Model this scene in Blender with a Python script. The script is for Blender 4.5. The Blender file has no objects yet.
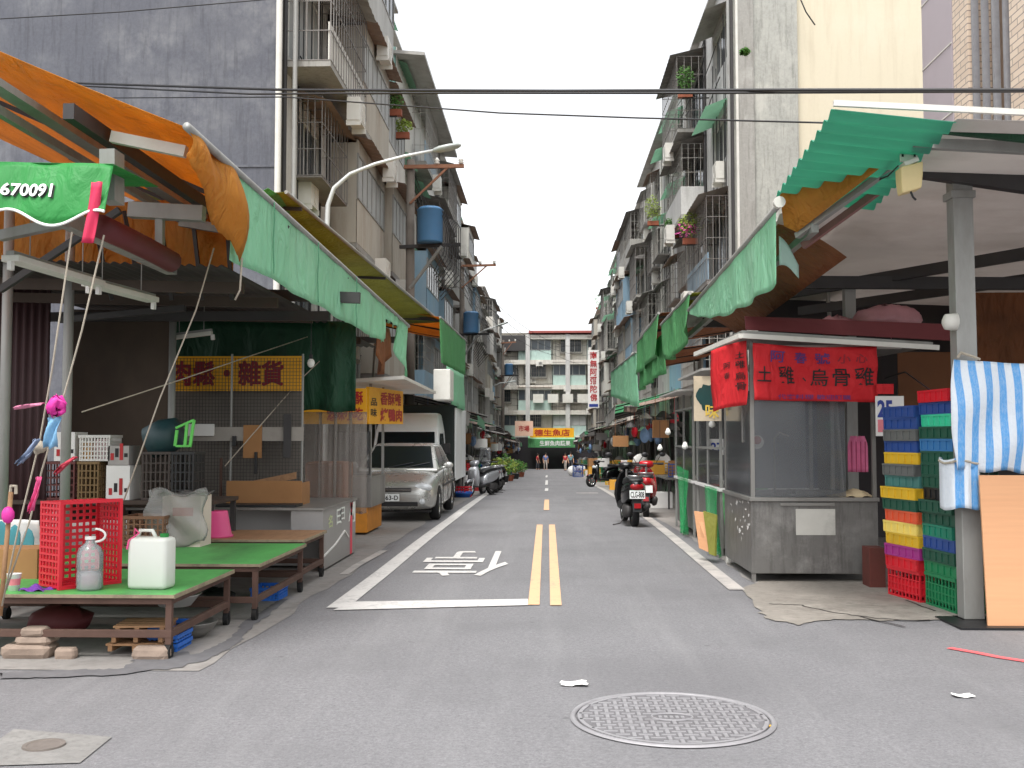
import bpy, bmesh, math, random
from mathutils import Vector, Matrix
S = bpy.context.scene
C = S.collection
RN = random.Random(11)
PI = math.pi
V = Vector
# ---------------------------------------------------------------- camera
FPX, VPX, VPY, CAMZ = 1050.0, 547.0, 438.0, 1.5
pitch = math.atan((VPY - 384) / FPX)
yaw = math.atan((VPX - 512) / FPX * math.cos(pitch))
cam = bpy.data.cameras.new('camera')
cam.sensor_width = 36; cam.lens = 36 * FPX / 1024; cam.clip_end = 2000; cam.clip_start = .05
cam_ob = bpy.data.objects.new('camera', cam); C.objects.link(cam_ob)
cam_ob.location = (0, 0, CAMZ); cam_ob.rotation_euler = (PI / 2 + pitch, 0, yaw)
S.camera = cam_ob
CR = cam_ob.rotation_euler.to_matrix()
# ---------------------------------------------------------------- light: bright overcast
SUN_EL, SUN_AZ = 66, 200
w = bpy.data.worlds.new('World'); S.world = w; w.use_nodes = True
nt = w.node_tree; bg = nt.nodes['Background']
sky = nt.nodes.new('ShaderNodeTexSky'); sky.sky_type = 'NISHITA'; sky.sun_disc = False
sky.sun_elevation = math.radians(SUN_EL); sky.sun_rotation = math.radians(SUN_AZ)
sky.air_density = 1.0; sky.dust_density = 3.0; sky.ozone_density = 1.0
hsv = nt.nodes.new('ShaderNodeHueSaturation'); hsv.inputs['Saturation'].default_value = .12
nt.links.new(sky.outputs[0], hsv.inputs['Color']); nt.links.new(hsv.outputs[0], bg.inputs[0])
bg.inputs[1].default_value = .15
sun = bpy.data.lights.new('sun', 'SUN'); sun.energy = 1.2; sun.angle = math.radians(16); sun.color = (1, .97, .93)
so = bpy.data.objects.new('sun', sun); C.objects.link(so)
so.rotation_euler = (math.radians(90 - SUN_EL), 0, math.radians(180 - SUN_AZ))
vs = S.view_settings
vs.view_transform = 'Standard'; vs.look = 'None'; vs.gamma = 1; vs.use_curve_mapping = False
vs.exposure = 1.25
S.cycles.max_bounces = 7; S.cycles.transparent_max_bounces = 14
S.cycles.use_denoising = True

# ---------------------------------------------------------------- pixel helpers (a pixel plus a real depth gives a point)
def gz(y):
    if y < 14: return 0.0
    if y < 24: return -.001 * (y - 14) ** 2
    if y < 132: return -.02 * (y - 19)
    return -2.26
def ray(px, py): return CR @ V(((px - 512) / FPX, (384 - py) / FPX, -1))
def P(px, py, y):
    d = ray(px, py); return V((0, 0, CAMZ)) + d * (y / d.y)
def PX(px, py, x):
    d = ray(px, py); return V((0, 0, CAMZ)) + d * (x / d.x)
def PZ(px, py, z):
    d = ray(px, py); return V((0, 0, CAMZ)) + d * ((z - CAMZ) / d.z)
def G(px, py):
    z = 0
    for _ in range(30):
        p = PZ(px, py, z); z = gz(p.y)
    return p

# ---------------------------------------------------------------- mesh builder
MW = {}
class MB:
    def __init__(s): s.v = []; s.f = []
    def add(s, vs, fs):
        n = len(s.v); s.v += [V(p) for p in vs]; s.f += [tuple(i + n for i in f) for f in fs]; return s
    def bx(s, x0, x1, y0, y1, z0, z1, m=None):
        vs = [V((x, y, z)) for z in (z0, z1) for (x, y) in ((x0, y0), (x1, y0), (x1, y1), (x0, y1))]
        if m is not None: vs = [m @ p for p in vs]
        return s.add(vs, [(3, 2, 1, 0), (4, 5, 6, 7), (0, 1, 5, 4), (1, 2, 6, 5), (2, 3, 7, 6), (3, 0, 4, 7)])
    def box(s, c, d, rot=None):
        c = V(c); m = Matrix.Translation(c) @ (rot.to_4x4() if rot is not None else Matrix())
        x, y, z = d[0] / 2, d[1] / 2, d[2] / 2
        return s.bx(-x, x, -y, y, -z, z, m)
    def bar(s, a, b, wd, ht=None, up=(0, 0, 1)):     # a square bar from a to b
        a, b = V(a), V(b); d = b - a; L = d.length
        if L < 1e-6: return s
        d = d / L; up = V(up)
        if abs(d.dot(up)) > .98: up = V((0, 1, 0))
        r = d.cross(up).normalized(); u = r.cross(d).normalized()
        m = Matrix((r, d, u)).transposed()
        return s.box((a + b) / 2, (wd, L, ht or wd), m)
    def tube(s, a, b, r, n=8, r2=None):
        return s.path([a, b], r, n, r2)
    def path(s, pts, r, n=6, r2=None):
        pts = [V(p) for p in pts]; k = len(pts); rings = []
        t = (pts[1] - pts[0]).normalized()
        u = t.orthogonal().normalized()
        for i, p in enumerate(pts):
            if i == 0: t = pts[1] - p
            elif i == k - 1: t = p - pts[i - 1]
            else: t = (pts[i + 1] - p).normalized() + (p - pts[i - 1]).normalized()
            t = t.normalized(); u = (u - t * u.dot(t)).normalized(); q = t.cross(u)
            rr = r if r2 is None else r + (r2 - r) * i / (k - 1)
            rings.append([p + (u * math.cos(a) + q * math.sin(a)) * rr for a in (2 * PI * j / n for j in range(n))])
        return s.rings(rings)
    def rings(s, rings, cap=True, close=True):
        n = len(rings[0]); vs = [p for r in rings for p in r]; fs = []
        for i in range(len(rings) - 1):
            for j in range(n if close else n - 1):
                a = i * n + j; b = i * n + (j + 1) % n; fs.append((a, b, b + n, a + n))
        if cap:
            fs.append(tuple(range(n - 1, -1, -1))); fs.append(tuple((len(rings) - 1) * n + j for j in range(n)))
        return s.add(vs, fs)
    def lathe(s, prof, c=(0, 0, 0), n=20, m=None, cap=True):
        c = V(c); rings = []
        for (r, z) in prof:
            ring = [V((r * math.cos(2 * PI * j / n), r * math.sin(2 * PI * j / n), z)) for j in range(n)]
            rings.append([c + (m @ p if m is not None else p) for p in ring])
        return s.rings(rings, cap)
    def sheet(s, fn, nu, nv):
        vs = [fn(i / nu, j / nv) for j in range(nv + 1) for i in range(nu + 1)]
        fs = [(j * (nu + 1) + i, j * (nu + 1) + i + 1, (j + 1) * (nu + 1) + i + 1, (j + 1) * (nu + 1) + i) for j in range(nv) for i in range(nu)]
        return s.add(vs, fs)
    def quad(s, a, b, c, d): return s.add([a, b, c, d], [(0, 1, 2, 3)])
    def prism(s, poly, e):                           # closed polygon swept by vector e
        n = len(poly); poly = [V(p) for p in poly]; e = V(e)
        return s.add(poly + [p + e for p in poly], [tuple(range(n - 1, -1, -1)), tuple(range(n, 2 * n))] + [(i, (i + 1) % n, n + (i + 1) % n, n + i) for i in range(n)])
    def ball(s, c, r, n=10, sc=(1, 1, 1)):
        c = V(c); k = max(4, n // 2)
        prof = [(max(.02, math.sin(PI * i / k)), -math.cos(PI * i / k)) for i in range(k + 1)]
        rings = [[c + V((q * math.cos(2 * PI * j / n) * r * sc[0], q * math.sin(2 * PI * j / n) * r * sc[1], z * r * sc[2])) for j in range(n)] for (q, z) in prof]
        return s.rings(rings)
    def leaves(s, c, rad, n, size, rn, flat=1.0):
        c = V(c)
        for _ in range(n):
            while 1:
                p = V((rn.uniform(-1, 1), rn.uniform(-1, 1), rn.uniform(-1, 1)))
                if p.length < 1: break
            p = V((p.x * rad[0], p.y * rad[1], p.z * rad[2])) + c
            a = V((rn.gauss(0, 1), rn.gauss(0, 1), rn.gauss(0, .6))).normalized(); b = a.orthogonal().normalized()
            q = size * rn.uniform(.6, 1.3)
            s.add([p - a * q, p + b * q * .45, p + a * q, p - b * q * .45], [(0, 1, 2, 3)])
        return s
    def build(s, name, mat, parent=None, w=True, smooth=False, solid=0, bevel=0, sub=0, recalc=False):
        me = bpy.data.meshes.new(name)
        vs = s.v
        if parent is not None and w:
            inv = MW[parent.name].inverted(); vs = [inv @ p for p in vs]
        me.from_pydata([tuple(p) for p in vs], [], s.f)
        if recalc:
            bm = bmesh.new(); bm.from_mesh(me); bmesh.ops.remove_doubles(bm, verts=bm.verts, dist=1e-5); bmesh.ops.recalc_face_normals(bm, faces=bm.faces); bm.to_mesh(me); bm.free()
        for m in (mat if isinstance(mat, (list, tuple)) else [mat]): me.materials.append(m)
        if smooth: me.polygons.foreach_set('use_smooth', [True] * len(me.polygons))
        o = bpy.data.objects.new(name, me); C.objects.link(o)
        if parent is not None: o.parent = parent; MW[o.name] = MW[parent.name]
        else: MW[o.name] = Matrix()
        if solid:
            md = o.modifiers.new('solid', 'SOLIDIFY'); md.thickness = solid; md.offset = 0
        if bevel:
            md = o.modifiers.new('bevel', 'BEVEL'); md.width = bevel; md.segments = 2; md.limit_method = 'ANGLE'; md.angle_limit = .7
        if sub:
            md = o.modifiers.new('sub', 'SUBSURF'); md.levels = sub; md.render_levels = sub
        return o
USED = {}
def tag(o, label=None, cat=None, group=None, kind=None):
    if label: o['label'] = label
    if cat: o['category'] = cat
    if group: o['group'] = group
    if kind: o['kind'] = kind
    return o
def thing(name, label, cat, loc=(0, 0, 0), rz=0, group=None, scale=1):
    o = bpy.data.objects.new(name, None); C.objects.link(o); o.empty_display_size = .1
    o.location = loc; o.rotation_euler = (0, 0, rz); o.scale = (scale,) * 3
    MW[o.name] = Matrix.Translation(V(loc)) @ Matrix.Rotation(rz, 4, 'Z') @ Matrix.Scale(scale, 4)
    return tag(o, label, cat, group)
def dup(root, loc, rz=None, label=None, group=None, scale=None):
    kids = {}
    def cp(o, par):
        c = o.copy(); C.objects.link(c)
        if par is not None: c.parent = par
        for k in o.children: cp(k, c)
        return c
    c = cp(root, None); c.location = loc
    if rz is not None: c.rotation_euler = (c.rotation_euler[0], c.rotation_euler[1], rz)
    if scale: c.scale = (scale,) * 3
    if label: c['label'] = label
    if group: c['group'] = group
    MW[c.name] = Matrix.Translation(V(loc)) @ Matrix.Rotation(c.rotation_euler[2], 4, 'Z') @ Matrix.Scale(c.scale[0], 4)
    return c

# ---------------------------------------------------------------- materials
def lin(c): return tuple(((x / 255) / 12.92 if x <= 10 else (((x / 255) + .055) / 1.055) ** 2.4) for x in c)
MATS = {}
class NT:
    def __init__(s, name):
        s.m = bpy.data.materials.new(name); s.m.use_nodes = True; s.t = s.m.node_tree
        s.p = s.t.nodes['Principled BSDF']; s.out = s.t.nodes['Material Output']
    def n(s, typ, **kw):
        x = s.t.nodes.new('ShaderNode' + typ)
        for k, v in kw.items():
            if k.startswith('i_'): x.inputs[k[2:].replace('_', ' ')].default_value = v
            else: setattr(x, k, v)
        return x
    def l(s, a, b): s.t.links.new(a, b)
    def coord(s, scale=(1, 1, 1)):
        c = s.n('TexCoord'); m = s.n('Mapping'); m.inputs['Scale'].default_value = scale
        oi = s.n('ObjectInfo'); mu = s.n('MATH' if False else 'Math', operation='MULTIPLY'); mu.inputs[1].default_value = 37
        s.l(oi.outputs['Random'], mu.inputs[0])
        s.l(c.outputs['Object'], m.inputs['Vector']); s.l(mu.outputs[0], m.inputs['Location'])
        return m.outputs[0]
    def noise(s, vec, scale, detail=5, rough=.6):
        x = s.n('TexNoise'); x.inputs['Scale'].default_value = scale; x.inputs['Detail'].default_value = detail; x.inputs['Roughness'].default_value = rough
        s.l(vec, x.inputs['Vector']); return x.outputs['Fac']
    def ramp(s, fac, a, b, ca=(0, 0, 0, 1), cb=(1, 1, 1, 1)):
        x = s.n('ValToRGB'); e = x.color_ramp.elements; e[0].position = a; e[1].position = b; e[0].color = ca; e[1].color = cb
        s.l(fac, x.inputs[0]); return x.outputs[0]
    def mix(s, fac, a, b, mode='MIX'):
        x = s.n('MixRGB', blend_type=mode)
        for k, q in ((0, fac), (1, a), (2, b)):
            if isinstance(q, (int, float)): x.inputs[k].default_value = q
            elif isinstance(q, tuple): x.inputs[k].default_value = q if len(q) == 4 else q + (1,)
            else: s.l(q, x.inputs[k])
        return x.outputs[0]
    def bump(s, h, st, dist=.01):
        b = s.n('Bump'); b.inputs['Strength'].default_value = st; b.inputs['Distance'].default_value = dist
        s.l(h, b.inputs['Height']); s.l(b.outputs[0], s.p.inputs['Normal'])
def mat(name, col, rough=.6, metal=0, var=.25, sc=6, bump=.15, dirt=.25, dirtcol=(70, 62, 52), stretch=(1, 1, 1), trans=0, raw=False, wr=0):
    if name in MATS: return MATS[name]
    t = NT(name); c = col if raw else lin(col)
    vec = t.coord(stretch)
    n1 = t.noise(vec, sc); n2 = t.noise(vec, sc * .35, 6, .7)
    dark = tuple(x * (1 - var) for x in c); lite = tuple(min(1, x * (1 + var * .7)) for x in c)
    base = t.mix(n1, dark + (1,), lite + (1,))
    if dirt: base = t.mix(t.mix(1, t.ramp(n2, .48, .75), (dirt,) * 3 + (1,), 'MULTIPLY'), base, lin(dirtcol) + (1,))
    t.l(base, t.p.inputs['Base Color'])
    r = t.n('MapRange'); r.inputs[3].default_value = max(.05, rough - .12); r.inputs[4].default_value = min(1, rough + .15)
    t.l(n2, r.inputs[0]); t.l(r.outputs[0], t.p.inputs['Roughness'])
    t.p.inputs['Metallic'].default_value = metal
    if wr:
        wn = t.n('TexNoise'); wn.inputs['Scale'].default_value = 5; wn.inputs['Detail'].default_value = 4; wn.inputs['Distortion'].default_value = 1.6; t.l(t.coord((1, 1, .4)), wn.inputs['Vector']); t.bump(wn.outputs['Fac'], wr, .09)
    elif bump: t.bump(n1, bump)
    if trans:
        tr = t.n('BsdfTranslucent'); t.l(base, tr.inputs[0]); ms = t.n('MixShader'); ms.inputs[0].default_value = trans
        nl = t.p.inputs['Normal'].links
        if nl: t.l(nl[0].from_socket, tr.inputs['Normal'])
        t.l(t.p.outputs[0], ms.inputs[1]); t.l(tr.outputs[0], ms.inputs[2]); t.l(ms.outputs[0], t.out.inputs[0])
    MATS[name] = t.m; return t.m
def wallmat(name, base, patch, streak, p0=.55, p1=.62, sc=1.2, amount=1.0, grain=.25):
    t = NT(name); vec = t.coord(); v2 = t.coord((3.5, 3.5, .35))
    n1 = t.noise(vec, sc, 9, .72); n2 = t.noise(v2, sc * 1.6, 8, .7); n3 = t.noise(vec, 14, 6, .7); n4 = t.noise(vec, sc * .35, 4, .6)
    c = t.mix(n3, tuple(x * (1 - grain) for x in lin(base)) + (1,), tuple(x * (1 + grain) for x in lin(base)) + (1,))
    mul = t.mix(1, t.ramp(n1, p0, p1), t.ramp(n4, .38, .62), 'MULTIPLY')
    c = t.mix(t.mix(1, mul, (amount,) * 3 + (1,), 'MULTIPLY'), c, lin(patch) + (1,))
    c = t.mix(t.mix(1, t.ramp(n2, .5, .78), (.75,) * 3 + (1,), 'MULTIPLY'), c, lin(streak) + (1,))
    t.l(c, t.p.inputs['Base Color']); t.p.inputs['Roughness'].default_value = .85
    t.bump(n1, .3, .02); MATS[name] = t.m; return t.m
def glassmat(name, tint, opac=.35, rough=.08, refl=.5):
    t = NT(name); vec = t.coord(); n = t.noise(vec, 3, 6, .7)
    d = t.n('BsdfDiffuse'); d.inputs[0].default_value = lin(tint) + (1,)
    tr = t.n('BsdfTransparent'); g = t.n('BsdfGlossy'); g.inputs['Roughness'].default_value = rough
    m1 = t.n('MixShader'); r = t.n('MapRange'); r.inputs[3].default_value = opac * .6; r.inputs[4].default_value = min(1, opac * 1.4)
    t.l(n, r.inputs[0]); t.l(r.outputs[0], m1.inputs[0]); t.l(tr.outputs[0], m1.inputs[1]); t.l(d.outputs[0], m1.inputs[2])
    fr = t.n('Fresnel'); fr.inputs[0].default_value = 1.45; mu = t.n('Math', operation='MULTIPLY'); mu.inputs[1].default_value = refl * 2; t.l(fr.outputs[0], mu.inputs[0])
    m2 = t.n('MixShader'); t.l(mu.outputs[0], m2.inputs[0]); t.l(m1.outputs[0], m2.inputs[1]); t.l(g.outputs[0], m2.inputs[2])
    t.l(m2.outputs[0], t.out.inputs[0]); MATS[name] = t.m; return t.m

STEEL = mat('galvanised_steel', (150, 150, 146), .5, .2, .25, 5, .1, .5, (92, 82, 72), (1, 1, .3))
STAIN = mat('dull_stainless', (140, 138, 134), .42, .5, .25, 3, .08, .6, (86, 80, 74), (1, 1, .4))
DARKST = mat('dark_steel', (62, 60, 60), .6, .2, .3, 6)
RUST = mat('rusty_brown_frame', (92, 68, 58), .75, .1, .35, 9, .25, .4, (60, 40, 32))
RUSTSH = mat('rusty_sheet', (172, 166, 154), .75, .0, .25, 2.5, .2, .7, (128, 108, 88), (1, 1, .22))
CAGE = mat('cage_bars', (165, 162, 156), .6, .2, .25, 4, 0, .5, (110, 90, 72))
CAGED = mat('dark_cage_bars', (128, 124, 120), .6, .2, .25, 4, 0, .5, (80, 60, 48))
WHITEM = mat('white_enamel', (214, 212, 204), .5, 0, .12, 4, .05, .3, (140, 130, 112))
WOOD = mat('raw_wood', (156, 118, 84), .75, 0, .3, 5, .2, .35, (80, 62, 48), (6, 1, 6))
PLY = mat('orange_plywood', (212, 158, 116), .6, 0, .12, 3, .05, .1, (190, 130, 90), (.6, 1, 14))
BLACKP = mat('black_plastic', (26, 26, 28), .45, 0, .2, 8, .05, .15)
BLACKG = mat('black_gloss_paint', (16, 16, 18), .2, 0, .1, 5, 0, .08)
RUBBER = mat('tyre_rubber', (24, 24, 25), .85, 0, .2, 20, .2, .2)
CHROME = mat('chrome', (190, 190, 190), .2, .9, .05, 5, 0, .05)
GREENT = mat('faded_green_tarp', (174, 232, 198), .6, 0, .1, 3, .12, .3, (206, 226, 206), (1, 1, .5), .5, wr=.9)
GREENB = mat('bright_green_tarp', (104, 178, 116), .6, 0, .2, 3, .12, .35, (132, 176, 132), (1, 1, .6), .4, wr=.9)
GREENP = mat('green_valance', (44, 146, 66), .55, 0, .12, 3, .08, .15, (34, 90, 46), (1, 1, 1), .25, wr=.4)
GREEND = mat('dark_green_sheet', (24, 74, 48), .6, 0, .3, 2, .1, .2, (14, 34, 26), (3, 1, .3), .15, wr=.6)
ORANGE = mat('orange_tarp', (214, 152, 62), .65, 0, .22, 2, .1, .55, (156, 106, 54), (1, .4, 1), .55, wr=.9)
ORANGED = mat('orange_brown_tarp', (150, 92, 52), .65, 0, .3, 2, .1, .6, (88, 62, 44), (1, .4, 1), .3, wr=.9)
YELLOWT = mat('yellow_green_tarp', (150, 150, 62), .65, 0, .25, 2.5, .1, .5, (96, 96, 44), (1, 1, 1), .3, wr=.5)
TEALC = mat('teal_corrugated', (104, 192, 164), .5, .0, .14, 3, .05, .3, (60, 116, 98), (.4, 3, 1), .5)
MAROON = mat('maroon_sheet', (104, 40, 44), .6, 0, .2, 3, .1, .3, (60, 34, 34))
REDB = mat('red_banner_cloth', (218, 38, 46), .7, 0, .1, 4, .1, .2, (160, 24, 36), (1, 1, 1), .25, wr=.5)
PINK = mat('pink_plastic', (240, 92, 150), .4, 0, .06, 4, 0, .06, (190, 80, 110), trans=.2)
HOTPINK = mat('magenta_plastic', (232, 60, 170), .5, 0, .12, 6, 0, .05, trans=.2)
REDP = mat('red_plastic', (214, 30, 50), .4, 0, .1, 5, .03, .12, (110, 20, 30))
ROPE = mat('pale_rope', (176, 166, 150), .85, 0, .25, 60, .3, .2)
WHITEP = mat('white_paper', (226, 224, 220), .8, 0, .08, 6, .05, .12, (170, 160, 150))
CARD = mat('cardboard', (160, 116, 74), .85, 0, .16, 4, .1, .25, (110, 76, 50))
CEILW = mat('dirty_white_ceiling', (214, 208, 204), .8, 0, .12, 1.2, .1, .5, (160, 148, 140), trans=.3)
CONC = wallmat('grey_concrete', (150, 148, 142), (188, 186, 180), (96, 92, 86), .5, .66, 1.2, .6)
YELLOWS = mat('yellow_sign', (244, 176, 26), .5, 0, .1, 3, .03, .15, (170, 110, 30))
REDL = mat('red_lettering', (176, 30, 34), .6, 0, .15, 8, 0, .1)
BLACKL = mat('black_lettering', (24, 20, 22), .6, 0, .2, 8, 0, 0)
PURPLEL = mat('purple_lettering', (96, 44, 110), .6, 0, .2, 8, 0, 0)
WHITEL = mat('white_lettering', (232, 236, 230), .6, 0, .05, 8, 0, 0)
BLUEL = mat('blue_lettering', (40, 60, 140), .6, 0, .1, 8, 0, 0)
GLASS = glassmat('dusty_glass', (120, 122, 124), .4, .1)
CLEARP = glassmat('clear_plastic', (170, 168, 164), .35, .2, .4)
MURKY = glassmat('murky_plastic_curtain', (160, 152, 144), .34, .2, .35)
WINGL = mat('window_glass', (58, 66, 72), .12, 0, .3, 1.5, 0, .3, (110, 116, 118))
CARGL = mat('car_glass', (22, 28, 34), .06, 0, .2, 2, 0, .05)
CURT = mat('pale_curtain', (170, 172, 170), .8, 0, .2, 2, 0, .3, (120, 120, 120))
LEAF = mat('leaf_green', (74, 122, 46), .6, 0, .5, 9, 0, .2, (120, 150, 50), trans=.25)
LEAFY = mat('leaf_yellow_green', (140, 160, 62), .6, 0, .4, 9, 0, .2, (90, 110, 40), trans=.25)
FLOWER = mat('pink_flowers', (206, 70, 150), .6, 0, .3, 9, 0, 0)
TERRA = mat('terracotta_pot', (150, 84, 60), .8, 0, .2, 6)
SKIN = mat('skin', (206, 158, 128), .6, 0, .08, 8, 0, 0)
HAIR = mat('black_hair', (24, 20, 20), .6, 0, .2, 20, 0, 0)
LAMPW = mat('white_bulb', (236, 236, 230), .3, 0, .05, 6, 0, .05)

# ---------------------------------------------------------------- lettering
def text_mesh(body, bold=0.0):
    if any(ord(ch) > 0x2e80 for ch in body): bold = min(bold, .008)
    c = bpy.data.curves.new('lettering', 'FONT'); c.body = body; c.resolution_u = 3; c.offset = bold
    o = bpy.data.objects.new('lettering', c); C.objects.link(o)
    dg = bpy.context.evaluated_depsgraph_get(); me = bpy.data.meshes.new_from_object(o.evaluated_get(dg))
    vs = [v.co.copy() for v in me.vertices]; fs = [tuple(p.vertices) for p in me.polygons]
    bpy.data.objects.remove(o); bpy.data.meshes.remove(me); bpy.data.curves.remove(c)
    x0 = min(v.x for v in vs); x1 = max(v.x for v in vs); y0 = min(v.y for v in vs); y1 = max(v.y for v in vs)
    return [((v.x - x0) / (x1 - x0), (v.y - y0) / (y1 - y0)) for v in vs], fs
def letter(body, fn, rect, m, parent, lift, bold=.02, name='lettering', thick=.002):
    """words on the surface fn(u,v); rect is u0,v0,u1,v1; lift is a world vector off the surface"""
    uv, fs = text_mesh(body, bold); u0, v0, u1, v1 = rect; b = MB(); lift = V(lift)
    sh = [(0, 0)]
    if bold > .015 and any(ord(ch) > 0x2e80 for ch in body):
        d = (bold - .008) * .8; nc = max(1, len(body)); sh = [(0, 0), (d / nc, d), (-d / nc, d), (d / nc, -d), (-d / nc, -d)]
    for k, (du, dv) in enumerate(sh):
        b.add([V(fn(u0 + (u1 - u0) * (a + du), v0 + (v1 - v0) * (c + dv))) + lift * (1 + .06 * k) for a, c in uv], fs)
    return b.build(name, m, parent)
def plane_fn(o, ux, vy):
    o, ux, vy = V(o), V(ux), V(vy); return lambda u, v: o + ux * u + vy * v
# ================================================================ setting: ground and paint
def asphalt():
    t = NT('asphalt'); vec = t.coord()
    sp = t.mix(.5, t.noise(vec, 90, 3, .85), t.noise(vec, 34, 4, .8))
    sp = t.ramp(sp, .3, .7); md = t.noise(vec, 9, 6, .7); bgn = t.noise(vec, .55, 6, .65); st = t.noise(t.coord((2.2, .16, 1)), 1.1, 6, .65)
    c = t.mix(sp, (.072, .07, .075, 1), (.28, .275, .282, 1))
    c = t.mix(t.mix(1, t.ramp(md, .35, .75), (.3,) * 3 + (1,), 'MULTIPLY'), c, (.125, .122, .127, 1))
    c = t.mix(t.mix(1, t.ramp(bgn, .45, .7), (.55,) * 3 + (1,), 'MULTIPLY'), c, (.115, .113, .117, 1))
    c = t.mix(t.mix(1, t.ramp(st, .5, .72), (.4,) * 3 + (1,), 'MULTIPLY'), c, (.24, .236, .238, 1))
    vo = t.n('TexVoronoi', feature='DISTANCE_TO_EDGE'); vo.inputs['Scale'].default_value = .55
    wv = t.mix(.12, vec, t.n('TexNoise', i_Scale=2.5, i_Detail=6).outputs['Color']); t.l(wv, vo.inputs['Vector'])
    cr = t.ramp(vo.outputs['Distance'], .004, .012, (1, 1, 1, 1), (0, 0, 0, 1))
    cr = t.mix(1, cr, t.ramp(bgn, .58, .68), 'MULTIPLY')
    c = t.mix(t.mix(1, cr, (.25,) * 3 + (1,), 'MULTIPLY'), c, (.1, .1, .1, 1))
    v2 = t.n('TexVoronoi'); v2.inputs['Scale'].default_value = 2.6; t.l(vec, v2.inputs['Vector']); c = t.mix(t.mix(1, t.ramp(v2.outputs['Distance'], .035, .07, (1, 1, 1, 1), (0, 0, 0, 1)), (.55,) * 3 + (1,), 'MULTIPLY'), c, (.07, .068, .07, 1))
    v3 = t.n('TexVoronoi'); v3.inputs['Scale'].default_value = .42; t.l(t.mix(.2, vec, t.n('TexNoise', i_Scale=1.6, i_Detail=7).outputs['Color']), v3.inputs['Vector']); c = t.mix(t.mix(1, t.ramp(v3.outputs['Distance'], .12, .34, (1, 1, 1, 1), (0, 0, 0, 1)), (.38,) * 3 + (1,), 'MULTIPLY'), c, (.095, .092, .096, 1))
    t.l(c, t.p.inputs['Base Color']); t.p.inputs['Roughness'].default_value = .8
    t.bump(t.mix(.35, sp, md), .6, .008); return t.m
ASPH = asphalt()
APRON = wallmat('apron_concrete', (136, 132, 128), (158, 153, 147), (100, 96, 92), .5, .66, .9, .5)
def paintmat(name, col, wear=.5):
    t = NT(name); vec = t.coord(); n = t.noise(vec, 22, 7, .75); n2 = t.noise(vec, 2.2, 5, .7)
    c = t.mix(n2, tuple(x * .88 for x in lin(col)) + (1,), lin(col) + (1,))
    m = t.mix(1, t.ramp(n, .62 - wear * .12, .7), t.ramp(n2, .4, .62), 'MULTIPLY')
    c = t.mix(t.mix(1, m, (.9,) * 3 + (1,), 'MULTIPLY'), c, (.17, .168, .17, 1))
    t.l(c, t.p.inputs['Base Color']); t.p.inputs['Roughness'].default_value = .7; return t.m
PWHITE = paintmat('road_paint_white', (206, 203, 199), 1.5); PYEL = paintmat('road_paint_yellow', (220, 176, 136), 1.3)
PRED = paintmat('road_paint_red', (226, 96, 100), .7); PWORN = paintmat('worn_road_paint', (186, 180, 174), 3.2)

g = MB()
ys = [-30, -15, -6] + [i * .5 for i in range(0, 80)] + [40 + 4 * i for i in range(24)] + [150, 240, 500]
xs = [-300, -60, -12, -6, -3, 0, 3, 6, 12, 60, 300]
g.add([(x, y, gz(y)) for y in ys for x in xs], [(j * len(xs) + i, j * len(xs) + i + 1, (j + 1) * len(xs) + i + 1, (j + 1) * len(xs) + i) for j in range(len(ys) - 1) for i in range(len(xs) - 1)])
tag(g.build('road', ASPH), kind='structure')

def ribbon(pts, wd, lift, steps=24):               # strip on the ground along (x,y) points
    b = MB(); L = []
    for (a, c) in zip(pts[:-1], pts[1:]):
        k = max(1, int(abs(c[1] - a[1]) / .5))
        L += [(a[0] + (c[0] - a[0]) * i / k, a[1] + (c[1] - a[1]) * i / k) for i in range(k)]
    L.append(pts[-1]); vs = []
    for i, p in enumerate(L):
        q0 = L[max(0, i - 1)]; q1 = L[min(len(L) - 1, i + 1)]
        d = V((q1[0] - q0[0], q1[1] - q0[1])).normalized(); nx, ny = d.y * wd / 2, -d.x * wd / 2
        vs += [(p[0] - nx, p[1] - ny, gz(p[1]) + lift), (p[0] + nx, p[1] + ny, gz(p[1]) + lift)]
    b.add(vs, [(2 * i, 2 * i + 1, 2 * i + 3, 2 * i + 2) for i in range(len(L) - 1)]); return b
def blob(name, m, pts, lift, jitter=.03, k=6, kind='structure'):
    vs = []; n = len(pts)
    for i in range(n):
        a, c = pts[i], pts[(i + 1) % n]
        for j in range(k):
            u = j / k; vs.append((a[0] + (c[0] - a[0]) * u + RN.gauss(0, jitter), a[1] + (c[1] - a[1]) * u + RN.gauss(0, jitter)))
    b = MB(); b.add([(x, y, gz(y) + lift) for x, y in vs], [tuple(range(len(vs)))])
    o = b.build(name, m); return tag(o, kind=kind)
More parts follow.
